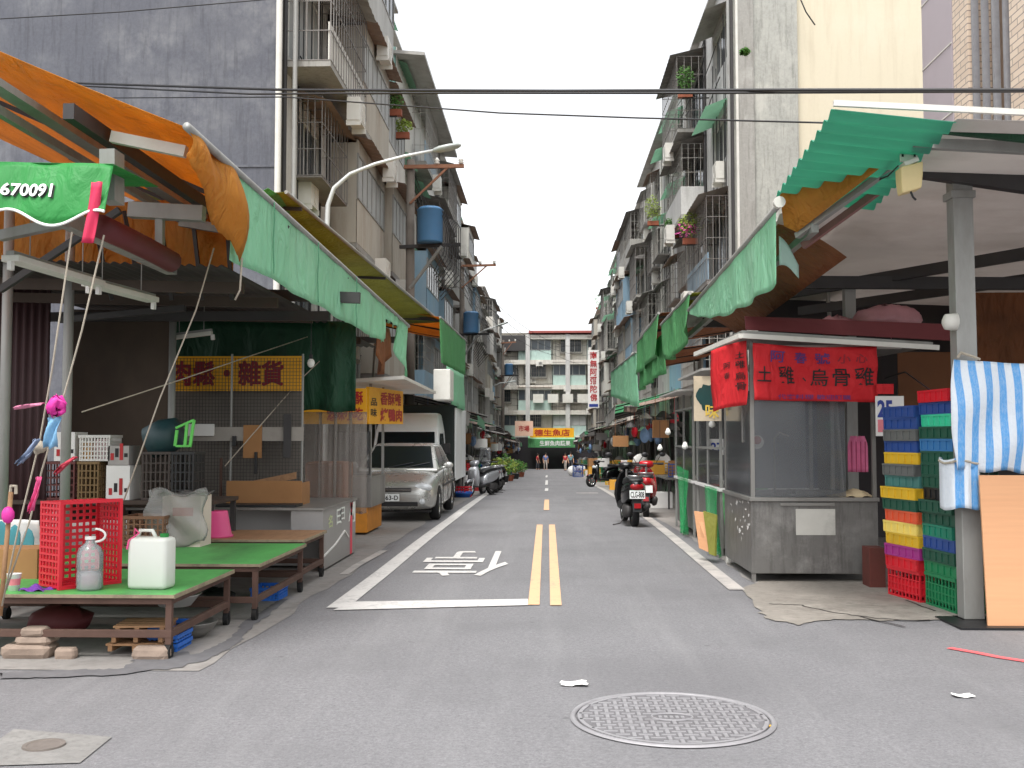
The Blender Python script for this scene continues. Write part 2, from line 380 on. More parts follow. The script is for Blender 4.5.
# concrete aprons under the stalls
for nm, x0, x1, y0 in (('left_pavement', -30, -2.2, 6.75), ('right_pavement', 2.12, 30, 10.75)):
    b = MB(); yy = [y0] + [i * .5 for i in range(int(y0 * 2) + 1, 80)] + [40 + 4 * i for i in range(22)]
    vs = []
    for i, y in enumerate(yy):
        j = RN.gauss(0, .035) if y < 30 else 0
        for x in ((x0, x1 + j) if x0 < 0 else (x0 + j, x1)): vs.append((x, y + (RN.gauss(0, .02) if i == 0 else 0), gz(y) + .004))
    b.add(vs, [(2 * i, 2 * i + 1, 2 * i + 3, 2 * i + 2) for i in range(len(yy) - 1)])
    tag(b.build(nm, APRON), kind='structure')
gp = lambda pts: [tuple(G(*p).xy) for p in pts]
blob('broken_concrete_patch', wallmat('cracked_concrete', (132, 126, 118), (172, 165, 155), (96, 90, 84), .45, .6, 2, .7), gp([(742, 590), (760, 612), (766, 620), (800, 626), (812, 622), (850, 620), (905, 622), (960, 618), (1000, 622), (1100, 610), (900, 580), (760, 580)]), .008, .02)
blob('dark_patch', mat('dark_asphalt_patch', (98, 97, 99), .85, 0, .3, 12, .3, .5, (124, 121, 122)), gp([(150, 656), (190, 652), (186, 668), (130, 672), (128, 664)]), .009, .02)
blob('asphalt_stain', MATS['dark_asphalt_patch'], gp([(0, 674), (60, 671), (120, 670), (150, 662), (200, 654), (230, 640), (244, 622), (262, 612), (280, 600), (288, 600), (250, 630), (236, 646), (205, 662), (120, 676), (0, 680)]), .0085, .009, 14)
# cracks in the concrete at the right
b = MB()
for pl in ([(768, 605), (800, 606), (830, 613), (868, 618), (905, 622), (930, 621)], [(905, 601), (935, 612)], [(860, 618), (905, 628)]):
    q = gp(pl); q2 = []
    for a, c in zip(q[:-1], q[1:]):
        q2 += [(a[0] + (c[0] - a[0]) * u / 5 + RN.gauss(0, .012), a[1] + (c[1] - a[1]) * u / 5 + RN.gauss(0, .012)) for u in range(5)]
    r_ = ribbon(q2 + [q[-1]], .022, .0105); b.add(r_.v, r_.f)
tag(b.build('pavement_crack', mat('crack_dark', (44, 40, 38), .9)), kind='structure')

# painted markings
LW = .15
pl = [G(337, 608.5), G(383, 573), G(420, 543), G(452, 519), G(481, 497.5), G(505, 483)]
mk = ribbon([p.xy for p in pl], .19, .008)
tag(mk.build('edge_line', PWHITE), kind='structure')
a, c = G(349, 604.8), G(528, 602.5)
mk = MB(); mk.quad(*[(x, y, .0085) for (x, y) in (G(333, 611).xy, G(528, 606).xy, G(528, 599.7).xy, G(352, 602.5).xy)])
tag(mk.build('stop_line', PWHITE), kind='structure')
def pxquad(name, m, pts, lift=.008):
    q = [G(*p) for p in pts]; b = MB(); b.add([(p.x, p.y, gz(p.y) + lift) for p in q], [tuple(range(len(q)))]); return tag(b.build(name, m), kind='structure')
def lane(px0, px1, name):                               # tapering pair of pixel edges along y
    for i in range(len(px0) - 1): pass
for nm, L, Rr in (('centre_line', (528, 605.5, 536.8, 525), (539.5, 605.5, 542.6, 525)), ('centre_line', (550.2, 606, 549, 525), (561.6, 606, 554.9, 525))):
    b = MB(); vs = []
    A0, A1, B0, B1 = G(*L[:2]), G(*L[2:]), G(*Rr[:2]), G(*Rr[2:])
    for i in range(17):
        u = i / 16
        for p in (A0.lerp(A1, u), B0.lerp(B1, u)): vs.append((p.x, p.y, gz(p.y) + .008))
    b.add(vs, [(2 * i, 2 * i + 1, 2 * i + 3, 2 * i + 2) for i in range(16)])
    tag(b.build(nm, PYEL), kind='structure')
for (y0, y1, m) in ((510.5, 500, PYEL), (491.2, 488.6, PWHITE), (485, 480.5, PWHITE), (477.5, 475.5, PWHITE)):
    p0, p1 = G(546.4, y0), G(546.8, y1); tag(ribbon([p0.xy, p1.xy], .12, .012).build('centre_dash', m), kind='structure')
pl = [G(737, 590.5), G(700, 560), G(664, 530.5), G(640, 513), G(619, 499), (G(604, 490)), G(588, 482)]
tag(ribbon([p.xy for p in pl], .16, .009).build('edge_line', PWORN), kind='structure')
tag(ribbon([G(576, 493.3).xy, G(598, 493.3).xy], .35, .012).build('road_marking', PWORN), kind='structure')
q = [G(949, 648.5), G(975, 653), (G(1000, 658)), G(1040, 664)]
tag(ribbon([p.xy for p in q], .07, .006).build('red_kerb_line', PRED), kind='structure')
tag(ribbon([G(344, 575).xy, G(357, 566).xy, (G(384, 551).xy)], .1, .01).build('worn_marking', PWORN), kind='structure')
# the road character, painted to be read from the far side
uvs, fs = text_mesh('停', .0)
x0, x1, y0, y1 = -1.5, -.46, 11.45, 13.95
b = MB(); b.add([(x1 - (x1 - x0) * u, y1 - (y1 - y0) * v, gz(y1 - (y1 - y0) * v) + .008) for u, v in uvs], fs)
tag(b.build('road_lettering', PWHITE), kind='structure')

# manhole
IRON = mat('worn_cast_iron', (150, 148, 150), .55, .3, .2, 9, .2, .4, (104, 100, 100)); IROND = mat('dark_cast_iron', (112, 110, 112), .7, .2, .25, 12, .3, .4, (60, 58, 58))
def manhole(loc, r, label):
    t = thing('manhole_cover', label, 'manhole', loc)
    b = MB(); n = 64
    prof = [(r * .945, .004), (r * .95, .012), (r * .985, .014), (r, .004)]
    b.lathe(prof, (0, 0, 0), n, cap=False); b.build('frame_ring', IRON, t, w=False, smooth=True)
    b = MB(); b.lathe([(.001, .006), (r * .93, .006)], (0, 0, 0), n, cap=False); b.build('lid', IROND, t, w=False)
    b = MB(); p = r * .105; k = int(r / p) + 1
    for i in range(-k, k + 1):
        for j in range(-k, k + 1):
            x, y = i * p, j * p
            if math.hypot(x, y) > r * .86 or math.hypot(x * .7, y) < r * .16: continue
            if (i + j) % 2: b.bx(x - p * .62, x + p * .62, y - p * .17, y + p * .17, .006, .0115)
            else: b.bx(x - p * .17, x + p * .17, y - p * .62, y + p * .62, .006, .012)
    b.lathe([(r * .885, .006), (r * .885, .0115), (r * .925, .0115), (r * .925, .006)], (0, 0, 0), n, cap=False)
    b.build('raised_pattern', IRON, t, w=False)
    b = MB()
    rr = [V((r * .2 * math.cos(a), r * .13 * math.sin(a), .0095)) for a in (2 * PI * i / 32 for i in range(33))]
    b.path(rr, .006, 5)
    for i in range(5): b.bx(-r * .13 + i * r * .055, -r * .13 + i * r * .055 + r * .03, -r * .035, r * .035, .006, .011)
    b.build('emblem', IRON, t, w=False)
mh = G(672, 719)
manhole((mh.x, mh.y, .002), .545, 'large round cast iron manhole cover with basket pattern in the road')
# concrete slab with a small cover at the lower left
t = thing('utility_cover', 'square pale concrete slab with small round iron lid in the road', 'utility cover', (G(40, 748).x, G(40, 748).y, 0))
q = [G(-40, 768), G(80, 764), G(112, 738), G(14, 730)]
b = MB(); b.add([(p.x, p.y, .006) for p in q], [(0, 1, 2, 3)]); b.build('slab', wallmat('slab_concrete', (122, 120, 117), (148, 146, 142), (88, 86, 83), .45, .6, 5, .7), t)
c = G(44, 747); b = MB(); b.lathe([(.001, .012), (.075, .012), (.08, .015), (.098, .015), (.1, .006)], (c.x, c.y, 0), 32, cap=False); b.build('lid', mat('rusty_iron_lid', (112, 104, 98), .8, .1, .3, 14, .3, .4), t)
# bits of litter
for (px, py, s, lab) in ((574, 685, .1, 'torn white paper scrap beside the long paint flake near the manhole'), (963, 697, .07, 'crumpled beige wrapper lying on the road at right'), (768, 727, .02, 'tiny yellow leaf scrap beside the manhole')):
    p = G(px, py); b = MB(); r2 = random.Random(px)
    b.sheet(lambda u, v: V((p.x + (u - .5) * s * 1.6 + r2.gauss(0, s * .05), p.y + (v - .5) * s * 1.1 + r2.gauss(0, s * .05), .006 + s * .12 * math.sin(3 * u + px) ** 2 + .02 * s * math.sin(7 * v))), 5, 4)
    tag(b.build('paper_scrap', WHITEP if s > .05 else YELLOWS, None, solid=.001), lab, 'litter')
# ================================================================ facades: each building a thing, local x along the street, y outwards, z up
def wall_open(b, L, z0, z1, ops, rev=.18):
    xs = sorted({0, L, *[o[0] for o in ops], *[o[1] for o in ops]}); zs = sorted({z0, z1, *[o[2] for o in ops], *[o[3] for o in ops]})
    for i in range(len(xs) - 1):
        for j in range(len(zs) - 1):
            cx, cz = (xs[i] + xs[i + 1]) / 2, (zs[j] + zs[j + 1]) / 2
            if any(o[0] < cx < o[1] and o[2] < cz < o[3] for o in ops): continue
            b.quad((xs[i + 1], 0, zs[j]), (xs[i], 0, zs[j]), (xs[i], 0, zs[j + 1]), (xs[i + 1], 0, zs[j + 1]))
    for (a, c, d, e) in ops:
        b.quad((a, 0, d), (a, 0, e), (a, -rev, e), (a, -rev, d)); b.quad((c, 0, d), (c, -rev, d), (c, -rev, e), (c, 0, e))
        b.quad((a, 0, d), (a, -rev, d), (c, -rev, d), (c, 0, d)); b.quad((a, 0, e), (c, 0, e), (c, -rev, e), (a, -rev, e))
def cage_mb(wd, dp, ht, nb, hz=4, r=.011):
    b = MB()
    for z in [ht * i / hz for i in range(hz + 1)]:
        b.bx(0, wd, dp - r, dp + r, z - r, z + r); b.bx(-r, r, 0, dp, z - r, z + r); b.bx(wd - r, wd + r, 0, dp, z - r, z + r)
    for i in range(nb + 1): x = wd * i / nb; b.bx(x - r * .8, x + r * .8, dp - r, dp + r, 0, ht)
    for k in range(1, 4):
        y = dp * k / 4
        for x in (0, wd): b.bx(x - r * .8, x + r * .8, y - r, y + r, 0, ht)
    for i in range(nb // 2 + 1):
        x = wd * 2 * i / nb
        b.bx(x - r, x + r, 0, dp, -r, r); b.bx(x - r, x + r, 0, dp, ht - r, ht + r)
    return b
CACHE = {}
def inst(key, mk, name, m, parent, loc, sc=(1, 1, 1), rz=0, **kw):    # shared-mesh part
    if key not in CACHE:
        o = mk().build(name, m, parent, w=False, **kw); CACHE[key] = o
    else:
        o = CACHE[key].copy(); C.objects.link(o); o.name = name; o.parent = parent
    o.location = loc; o.scale = sc; o.rotation_euler = (0, 0, rz); return o
def ac_mb():
    b = MB(); b.bx(-.4, .4, .02, .32, 0, .55)
    for i in range(9): b.bx(-.36, .1, .32, .328, .04 + i * .055, .06 + i * .055)
    b.lathe([(.001, 0), (.2, 0), (.2, .012), (.22, .012), (.22, 0)], (-.13, .322, .28), 20, Matrix.Rotation(-PI / 2, 3, 'X'))
    b.bx(-.38, -.34, 0, .34, -.12, .0); b.bx(.34, .38, 0, .34, -.12, 0); return b
def win_frame_mb(wd, ht):
    b = MB(); f = .05
    b.bx(0, wd, -.16, -.1, 0, f); b.bx(0, wd, -.16, -.1, ht - f, ht); b.bx(0, f, -.16, -.1, f, ht - f); b.bx(wd - f, wd, -.16, -.1, f, ht - f)
    k = max(1, round(wd / .8))
    for i in range(1, k): b.bx(wd * i / k - .025, wd * i / k + .025, -.155, -.105, f, ht - f)
    return b
def awn_mb(wd, dp, drop):
    b = MB(); k = 24
    b.sheet(lambda u, v: V((wd * u, dp * v, -drop * v + .018 * math.sin(u * k * PI))), k * 2, 2); return b
def corr_mb(wd, ht, n):
    b = MB(); b.sheet(lambda u, v: V((wd * u, .016 * math.sin(u * n * 2 * PI), ht * v)), n * 6, 1); return b
AWN = [mat('grey_tin_awning', (172, 170, 165), .6, .05, .3, 3, .1, .5, (90, 70, 56)), mat('dark_tin_awning', (134, 130, 126), .65, .05, .3, 3, .1, .5, (70, 50, 40)), mat('green_plastic_awning', (122, 170, 140), .5, 0, .2, 3, .1, .4, (90, 110, 90), trans=.35), mat('rust_awning', (146, 124, 110), .75, 0, .3, 3, .1, .5, (96, 72, 58))]
PANELS = [RUSTSH, mat('pale_sheet_panel', (204, 202, 194), .65, .0, .15, 2, .1, .5, (146, 130, 114), (1, 1, .25)), mat('grey_sheet_panel', (178, 178, 174), .65, .0, .25, 2, .1, .5, (110, 102, 92), (1, 1, .25)), mat('blue_sheet_panel', (134, 164, 184), .6, 0, .25, 2, .1, .45, (166, 174, 176), (1, 1, .4))]
def building(name, label, org, rz, L, walls, seed, floors=4, g_h=3.7, f_h=3.1, bays=3, styles=None, depth=9, side=None, parapet=.5, ground=True, accmat=None, leaf=0):
    rn = random.Random(seed); t = thing(name, label, 'building', org, rz)
    H = g_h + floors * f_h; bw = L / bays; ops = []; todo = []
    for f in range(floors):
        for k in range(bays):
            z = g_h + f * f_h; x = k * bw
            st = (styles or {}).get((f, k)) or rn.choice(['cage', 'cage', 'cage', 'enclosed', 'enclosed', 'balcony', 'window', 'bigcage'])
            if st in ('cage', 'window'):
                wd = bw * rn.uniform(.5, .66); x0 = x + (bw - wd) * rn.uniform(.3, .7); o = (x0, x0 + wd, z + .95, z + 2.45)
            elif st == 'none': continue
            else: o = (x + .25, x + bw - .25, z + .25, z + 2.6)
            ops.append(o); todo.append((st, o, x, z, f, k))
    if ground:
        for k in range(bays): ops.append((k * bw + .28, (k + 1) * bw - .28, 0, g_h - .7))
    b = MB(); wall_open(b, L, 0, H + parapet, ops)
    b.quad((0, 0, 0), (0, -depth, 0), (0, -depth, H + parapet), (0, 0, H + parapet)) ; b.quad((L, 0, 0), (L, 0, H + parapet), (L, -depth, H + parapet), (L, -depth, 0))
    b.quad((0, -depth, 0), (L, -depth, 0), (L, -depth, H + parapet), (0, -depth, H + parapet))
    b.build('wall', walls, t, w=False)
    b = MB(); b.bx(.02, L - .02, -depth + .02, -.02, H - .2, H); b.build('roof', CONC, t, w=False)
    if ground:
        b = MB()
        for k in range(bays):
            x0, x1 = k * bw + .3, (k + 1) * bw - .3
            b.sheet(lambda u, v: V((x0 + (x1 - x0) * u, -2.6 + .012 * math.sin(v * 120), v * (g_h - .7))), 1, 60)
        b.build('shutter', mat('roller_shutter', (92, 92, 94), .5, .2, .25, 3, .05, .4), t, w=False)
    for (st, o, x, z, f, k) in todo:
        wd, ht = o[1] - o[0], o[3] - o[2]
        fr = win_frame_mb(wd, ht).build('window', rn.choice([STEEL, WHITEM, DARKST]), t, w=False); fr.location = (o[0], 0, o[2])
        gb = MB(); gb.bx(.02, wd - .02, -.14, -.125, .02, ht - .02); pane = gb.build('pane', WINGL if rn.random() < .7 else CURT, fr, w=False)
        if st == 'window':
            a = inst(('awn', 1.8, rn.randint(0, 3)), lambda: awn_mb(1.8, .7, .28), 'awning', AWN[rn.randint(0, 3)], t, (o[0] - .15, 0, o[3] + .25), ((wd + .3) / 1.8, 1, 1))
        if st == 'cage':
            dp = rn.uniform(.4, .7); v = rn.randint(0, 1)
            c = inst(('cage', v), lambda: cage_mb(2, .6, 1.8, 9, 3, .009), 'window_cage', [CAGE, CAGED][v], t, (o[0] - .1, 0, o[2] - .15), ((wd + .2) / 2, dp / .6, (ht + .3) / 1.8))
            tr = MB(); tr.bx(0, wd + .2, .01, dp, -.05, -.015); q = tr.build('tray', AWN[1], t, w=False); q.location = (o[0] - .1, 0, o[2] - .15)
            ai = rn.randint(0, 3)
            inst(('awnc', ai), lambda: awn_mb(2, .9, .3), 'awning', AWN[ai], t, (o[0] - .2, 0, o[3] + .32), ((wd + .4) / 2, (dp + .2) / .9, 1))
        if st in ('bigcage', 'balcony', 'enclosed'):
            dp = rn.uniform(.75, 1.05); x0, x1 = x + .12, x + bw - .12; w_ = x1 - x0; z0 = z - .05
            sb = MB(); sb.bx(x0, x1, .005, dp, z0 - .14, z0); sb.build('balcony_slab', rn.choice([CONC, AWN[1]]), t, w=False)
        if st == 'bigcage':
            v = rn.randint(0, 1)
            inst(('bcage', v), lambda: cage_mb(4, .9, 2.6, 15, 4, .009), 'balcony_cage', [CAGE, CAGED][v], t, (x0, 0, z0), (w_ / 4, dp / .9, 1))
            ai = rn.choice([0, 1, 1, 2]); inst(('awnb', ai), lambda: awn_mb(4, 1.2, .3), 'awning', AWN[ai], t, (x0 - .1, 0, z0 + 2.92), ((w_ + .2) / 4, (dp + .25) / 1.2, 1))
            if rn.random() < .6:
                pm = rn.choice(PANELS); pb = MB(); pb.bx(x0 + .02, x1 - .02, dp - .06, dp - .03, z0 + .02, z0 + .85); pb.build('parapet', pm, t, w=False)
        if st == 'balcony':
            pb = MB(); pb.bx(x0, x1, dp - .1, dp, z0, z0 + 1.0); pb.bx(x0, x0 + .1, .005, dp - .1, z0, z0 + 1.0); pb.bx(x1 - .1, x1, .005, dp - .1, z0, z0 + 1.0)
            pb.build('parapet', accmat or rn.choice([walls, PANELS[1], CONC]), t, w=False)
            inst(('brail', 0), lambda: cage_mb(4, .9, 1.55, 14, 3, .009), 'balcony_cage', CAGE, t, (x0 + .03, 0, z0 + 1.0), ((w_ - .06) / 4, (dp - .05) / .9, 1))
            inst(('awnb', 1), lambda: awn_mb(4, 1.2, .3), 'awning', AWN[1], t, (x0 - .1, 0, z0 + 2.85), ((w_ + .2) / 4, (dp + .25) / 1.2, 1))
        if st == 'enclosed':
            pm = (accmat if accmat and rn.random() < .75 else rn.choice(PANELS))
            lo = corr_mb(w_, 1.15, int(w_ * 7)).build('cladding', pm, t, w=False); lo.location = (x0, dp, z0)
            for xx in (x0, x1):
                s_ = MB(); s_.bx(xx - .02, xx + .02, .005, dp - .02, z0, z0 + 2.62); s_.build('side_panel', pm, t, w=False)
            fr = win_frame_mb(w_, 1.2).build('window', STEEL, t, w=False); fr.location = (x0, dp + .13, z0 + 1.15)
            gb = MB(); gb.bx(.02, w_ - .02, -.145, -.13, .02, 1.18); gb.build('pane', rn.choice([WINGL, WINGL, CURT]), fr, w=False)
            tp = MB(); tp.bx(x0, x1, dp - .03, dp + .02, z0 + 2.36, z0 + 2.7); tp.build('fascia', pm, t, w=False)
            inst(('awnb', 3), lambda: awn_mb(4, 1.2, .3), 'awning', AWN[3], t, (x0 - .12, 0, z0 + 2.95), ((w_ + .24) / 4, (dp + .4) / 1.2, 1))
        if rn.random() < .7:
            inst(('ac',), ac_mb, 'air_conditioner', WHITEM, t, (o[0] + wd * rn.uniform(.2, .8), (0 if st in ('cage', 'window') else 1.0), z + (.25 if st in ('cage', 'window') else -.75)))
    # drain pipes and loose conduits on the wall
    for i in range(bays + 1):
        b = MB(); x = min(L - .12, max(.12, i * bw + rn.uniform(-.1, .1))); b.tube((x, .06, g_h - .6), (x, .06, H + .2), .05, 8); b.build('drain_pipe', rn.choice([WHITEM, STEEL, DARKST]), t, w=False)
    b = MB()
    for i in range(11):
        z = g_h + rn.uniform(0, floors * f_h); x = rn.uniform(0, L * .5); b.path([(x + (L * .5) * u / 6, .1, z - .25 * math.sin(PI * u / 6) + rn.uniform(-.05, .05)) for u in range(7)], .018, 5)
        xx = rn.uniform(.3, L - .3); b.tube((xx, .05, g_h), (xx + rn.uniform(-.1, .1), .05, H - rn.uniform(0, 4)), .016, 5)
    b.build('wiring', BLACKP, t, w=False)
    ev = MB(); ev.bx(-.05, L + .05, -.4, .5 if seed % 2 else .25, H + parapet + .002, H + parapet + .08); ev.build('eave', AWN[0], t, w=False)
    for i in range(leaf):
        x = rn.uniform(.3, L - .3); z = g_h + rn.randint(1, floors) * f_h - .1; y = 1.0
        p = MW[t.name] @ V((x, y, z - (f_h - 1.1 if 0 else 0)))
    return t
GREYW = wallmat('slate_grey_wall', (90, 92, 100), (150, 151, 152), (64, 65, 71), .42, .76, 1.5, .6, .32)
GRIME = wallmat('grimy_grey_wall', (186, 184, 178), (212, 210, 204), (122, 118, 112), .5, .62, .9, .7)
PALEW = wallmat('pale_wall', (206, 202, 192), (226, 222, 214), (140, 132, 122), .5, .65, .8, .6)
TILEW = wallmat('grey_tile_wall', (190, 189, 186), (212, 210, 206), (130, 126, 120), .5, .65, .8, .6)
BEIGE = wallmat('beige_painted_wall', (206, 197, 174), (216, 208, 190), (188, 176, 152), .5, .7, .5, .5, .05)
ROUGH = wallmat('rough_concrete_wall', (160, 160, 153), (186, 185, 176), (88, 88, 82), .45, .62, 1.4, .8, .35)
FX = 5.7
LD = [(22, 36, 4, 'near left block with slate grey gable and rusty sheet balconies', GRIME, 3), (36.3, 50, 4, 'left block with blue cladding and green metal rooftop room', PALEW, 8), (50.2, 64, 4, 'left block third from the camera with grey tiled front', TILEW, 13), (64.2, 78, 4, 'left block fourth along with pale stained walls', PALEW, 18), (78.2, 92, 3, 'low left block fifth along beneath the skyline step', GRIME, 23), (92.2, 119, 4, 'last left block beside the cross street at the far end', TILEW, 28)]
STY = {0: {(0, 2): 'window', (1, 2): 'cage', (2, 2): 'bigcage', (3, 2): 'bigcage', (1, 1): 'enclosed', (2, 1): 'enclosed', (3, 1): 'enclosed', (1, 0): 'enclosed', (2, 0): 'enclosed', (0, 1): 'cage', (0, 0): 'enclosed', (3, 0): 'window'}}
for i, (y0, y1, fl, lab, wm, sd) in enumerate(LD):
    t = building('apartment_building', lab, (-FX, y1, gz((y0 + y1) / 2)), -PI / 2, y1 - y0, wm, sd, fl, bays=3 if y1 - y0 < 20 else 5, styles=STY.get(i), accmat={0: RUSTSH, 1: PANELS[3]}.get(i))
    if i == 0:
        b = MB(); b.bx(-FX - 14, -FX - .005, y0 - .14, y0 - .004, -.2, 16.6); b.build('gable_wall', GREYW, t)
        for z in (7.25, 13.5):
            b = MB(); b.bx(-FX - 14, -FX - .01, y0 - .16, y0 - .14, z, z + .05); b.build('floor_band', GREYW, t)
        b = MB(); b.tube((-FX + .02, y0 - .25, 4.6), (-FX + .02, y0 - .25, 16.5), .065, 12); b.build('drain_pipe', WHITEM, t)
        b = MB(); b.tube((-FX + .32, y0 - .05, 4.0), (-FX + .32, y0 - .05, 16.5), .05, 10); b.build('drain_pipe', STEEL, t)
    if i == 1:   # rooftop room of green corrugated metal
        b = MB()
        b.sheet(lambda u, v: V((-9.5 + 4.15 * u, 36.5 + .02 * math.sin(u * 160), 12.3 + 3.1 * v)), 160, 1)
        b.build('rooftop_cladding', mat('pale_green_metal', (150, 190, 182), .5, .05, .12, 2, .05, .35, (110, 130, 124), (1, 1, .3)), t)
        b = MB(); b.sheet(lambda u, v: V((-5.34 + .0 * u + .02 * math.sin(v * 200), 36.5 + 13 * v, 12.3 + (3.1 - .25 * 0) * u)), 1, 200); b.build('rooftop_cladding', PANELS[1], t)
        b = MB(); b.prism([(-9.8, 36.3, 15.45), (-4.3, 36.3, 15.0), (-4.3, 36.3, 15.12), (-9.8, 36.3, 15.57)], (0, 13.6, 0)); b.build('rooftop_cover', AWN[0], t)
RD = [(32, 47, 4, 'near right block with rough concrete corner and beige side wall', TILEW, 4), (47.2, 60, 4, 'right block second from the camera with green striped balcony awnings', GRIME, 9), (60.2, 74, 4, 'right block third along with brown tin roof eaves', PALEW, 14), (74.2, 88, 4, 'right block fourth along with white parapet balconies', PALEW, 19), (88.2, 102, 4, 'right block fifth along just behind the vertical sign', GRIME, 24), (102.2, 119, 4, 'last right block at the far end by the cross street', TILEW, 29)]
RSTY = {0: {(0, 0): 'bigcage', (1, 0): 'bigcage', (2, 0): 'window', (3, 0): 'window', (1, 1): 'cage', (2, 1): 'balcony', (3, 1): 'bigcage'}}
for i, (y0, y1, fl, lab, wm, sd) in enumerate(RD):
    t = building('apartment_building', lab, (FX, y0, gz((y0 + y1) / 2)), PI / 2, y1 - y0, wm, sd, fl, bays=3, styles=RSTY.get(i))
    if i == 0:
        b = MB(); b.bx(FX - .02, FX + 1.95, y0 - .3, y0 - .01, -.3, 17); b.build('corner_wall', ROUGH, t)
        b = MB(); b.bx(FX + 1.95, FX + 14, y0 - .1, y0 - .01, -.3, 17); b.build('side_wall', BEIGE, t)
        for k, (xx, m) in enumerate(((-.06, DARKST), (-.16, STEEL), (.1, WHITEM))):
            b = MB(); b.tube((FX + xx, y0 - .36, 3), (FX + xx, y0 - .36, 17), .05, 10); b.build('drain_pipe', m, t)
        b = MB(); b.bx(FX + .12, FX + .6, y0 - .4, y0 - .31, 3, 17); b.build('plaster_strip', CONC, t)
# far block that closes the street
EY = 122
t = building('apartment_building', 'pale four storey block closing the far end of the street', (8.6, EY, gz(EY)), PI, 20, PALEW, 41, 4, g_h=3.9, f_h=2.9, bays=5, parapet=.2, styles={(f, k): ('enclosed' if (f + k) % 2 else 'cage') for f in range(4) for k in range(5)}, accmat=mat('pale_teal_band', (176, 198, 190), .7, 0, .1, 2, .05, .3, (140, 150, 146)))
for f in range(5):
    b = MB(); z = gz(EY) + 3.7 + f * 2.9; b.bx(-11.4, 8.6, EY - 1.25, EY - .01, z - .35, z + .15); b.build('floor_band', PALEW, t)
for x in (-6.6, -2.2, 2.4, 5.4):
    b = MB(); b.bx(x - .25, x + .25, EY - 1.35, EY - .02, gz(EY), gz(EY) + 15.5); b.build('pier', TILEW, t)
b = MB(); b.bx(-11, -2.5, EY - 1.5, EY + 3, gz(EY) + 13.6, gz(EY) + 15.4); b.build('rooftop_shed', DARKST, t)
b = MB(); b.bx(-2.1, 5.3, EY - 1.6, EY + 2, gz(EY) + 15.65, gz(EY) + 15.9); b.build('rooftop_cover', mat('red_tin_roof', (150, 76, 70), .6, 0, .2, 3), t)
for k in range(4):
    b = MB(); b.bx(-1.6 + k * 1.7, -.4 + k * 1.7, EY - 1.6, EY - 1.3, gz(EY) + 7.6, gz(EY) + 8.6); b.build('air_conditioner', WHITEM, t)
# tiled building at the upper right
t = thing('tiled_building', 'beige tiled building with grey panels and dark window bars at upper right', 'building', (9, 15, 0))
TILE = None
def tilemat():
    t_ = NT('beige_strip_tile'); c = t_.n('TexCoord'); br = t_.n('TexBrick'); mp = t_.n('Mapping'); mp.inputs['Rotation'].default_value = (0, PI / 2, PI / 2)
    sx = t_.n('SeparateXYZ'); cx = t_.n('CombineXYZ'); t_.l(c.outputs['Object'], sx.inputs[0]); t_.l(sx.outputs[1], cx.inputs[0]); t_.l(sx.outputs[2], cx.inputs[1])
    t_.l(cx.outputs[0], br.inputs['Vector']); br.inputs['Scale'].default_value = 1; br.inputs['Brick Width'].default_value = .5; br.inputs['Row Height'].default_value = .14; br.inputs['Mortar Size'].default_value = .012
    br.inputs['Color1'].default_value = lin((226, 208, 188)) + (1,); br.inputs['Color2'].default_value = lin((212, 192, 172)) + (1,); br.inputs['Mortar'].default_value = lin((150, 136, 126)) + (1,)
    t_.l(br.outputs['Color'], t_.p.inputs['Base Color']); t_.p.inputs['Roughness'].default_value = .5; t_.bump(br.outputs['Fac'], -.3, .01); return t_.m
TILE = tilemat(); PANELG = mat('grey_mauve_panel', (176, 166, 172), .5, 0, .06, 1, .02, .1)
b = MB()
for (a, c, m0, m1) in ((12, 20.35, 3, 15),): b.bx(9, 14, a, c, m0, 8.3); b.bx(9, 14, a, c, 10.4, m1); b.bx(9, 14, a, 18.15, 8.3, 10.4); b.bx(9, 14, 19.3, c, 8.3, 10.4); b.bx(9.3, 14, 18.15, 19.3, 8.3, 10.4)
b.build('wall', TILE, t)
b = MB(); b.bx(9.5, 14, 20.35, 22.35, 3, 15); b.build('recess', mat('recess_dark_tile', (132, 112, 96), .6), t)
b = MB(); b.bx(9, 14, 22.35, 23.15, 3, 15); b.build('wall', TILE, t)
b = MB(); b.bx(8.99, 14, 23.2, 25, 3, 15); b.build('panel_wall', PANELG, t)
for z in (5.6, 7.15, 8.7, 10.25, 11.8):
    b = MB(); b.bx(8.975, 8.99, 23.2, 25, z, z + .03); b.build('panel_joint', WHITEM, t)
for k in range(4):
    b = MB(); y = 20.55 + k * .5; b.bx(9.0, 9.12, y, y + .1, 3, 15); b.build('window_bar', mat('pale_grey_bar', (150, 150, 154), .5, .2), t)
fr = MB(); fr.bx(9.06, 9.16, 18.16, 18.3, 8.3, 10.4); fr.bx(9.06, 9.16, 19.16, 19.29, 8.3, 10.4); fr.bx(9.06, 9.16, 18.3, 19.16, 8.3, 8.42); f_ = fr.build('window', DARKST, t)
fr = MB(); fr.bx(9.1, 9.12, 18.3, 19.16, 8.42, 10.38); fr.build('pane', WINGL, f_)
b = MB(); b.path([V((8.95, 21.5 - 5 * u, 6.3 + 1.6 * math.sin(u * 1.3))) for u in [i / 8 for i in range(9)]], .12, 10); b.build('canopy_arm', PANELG, t)
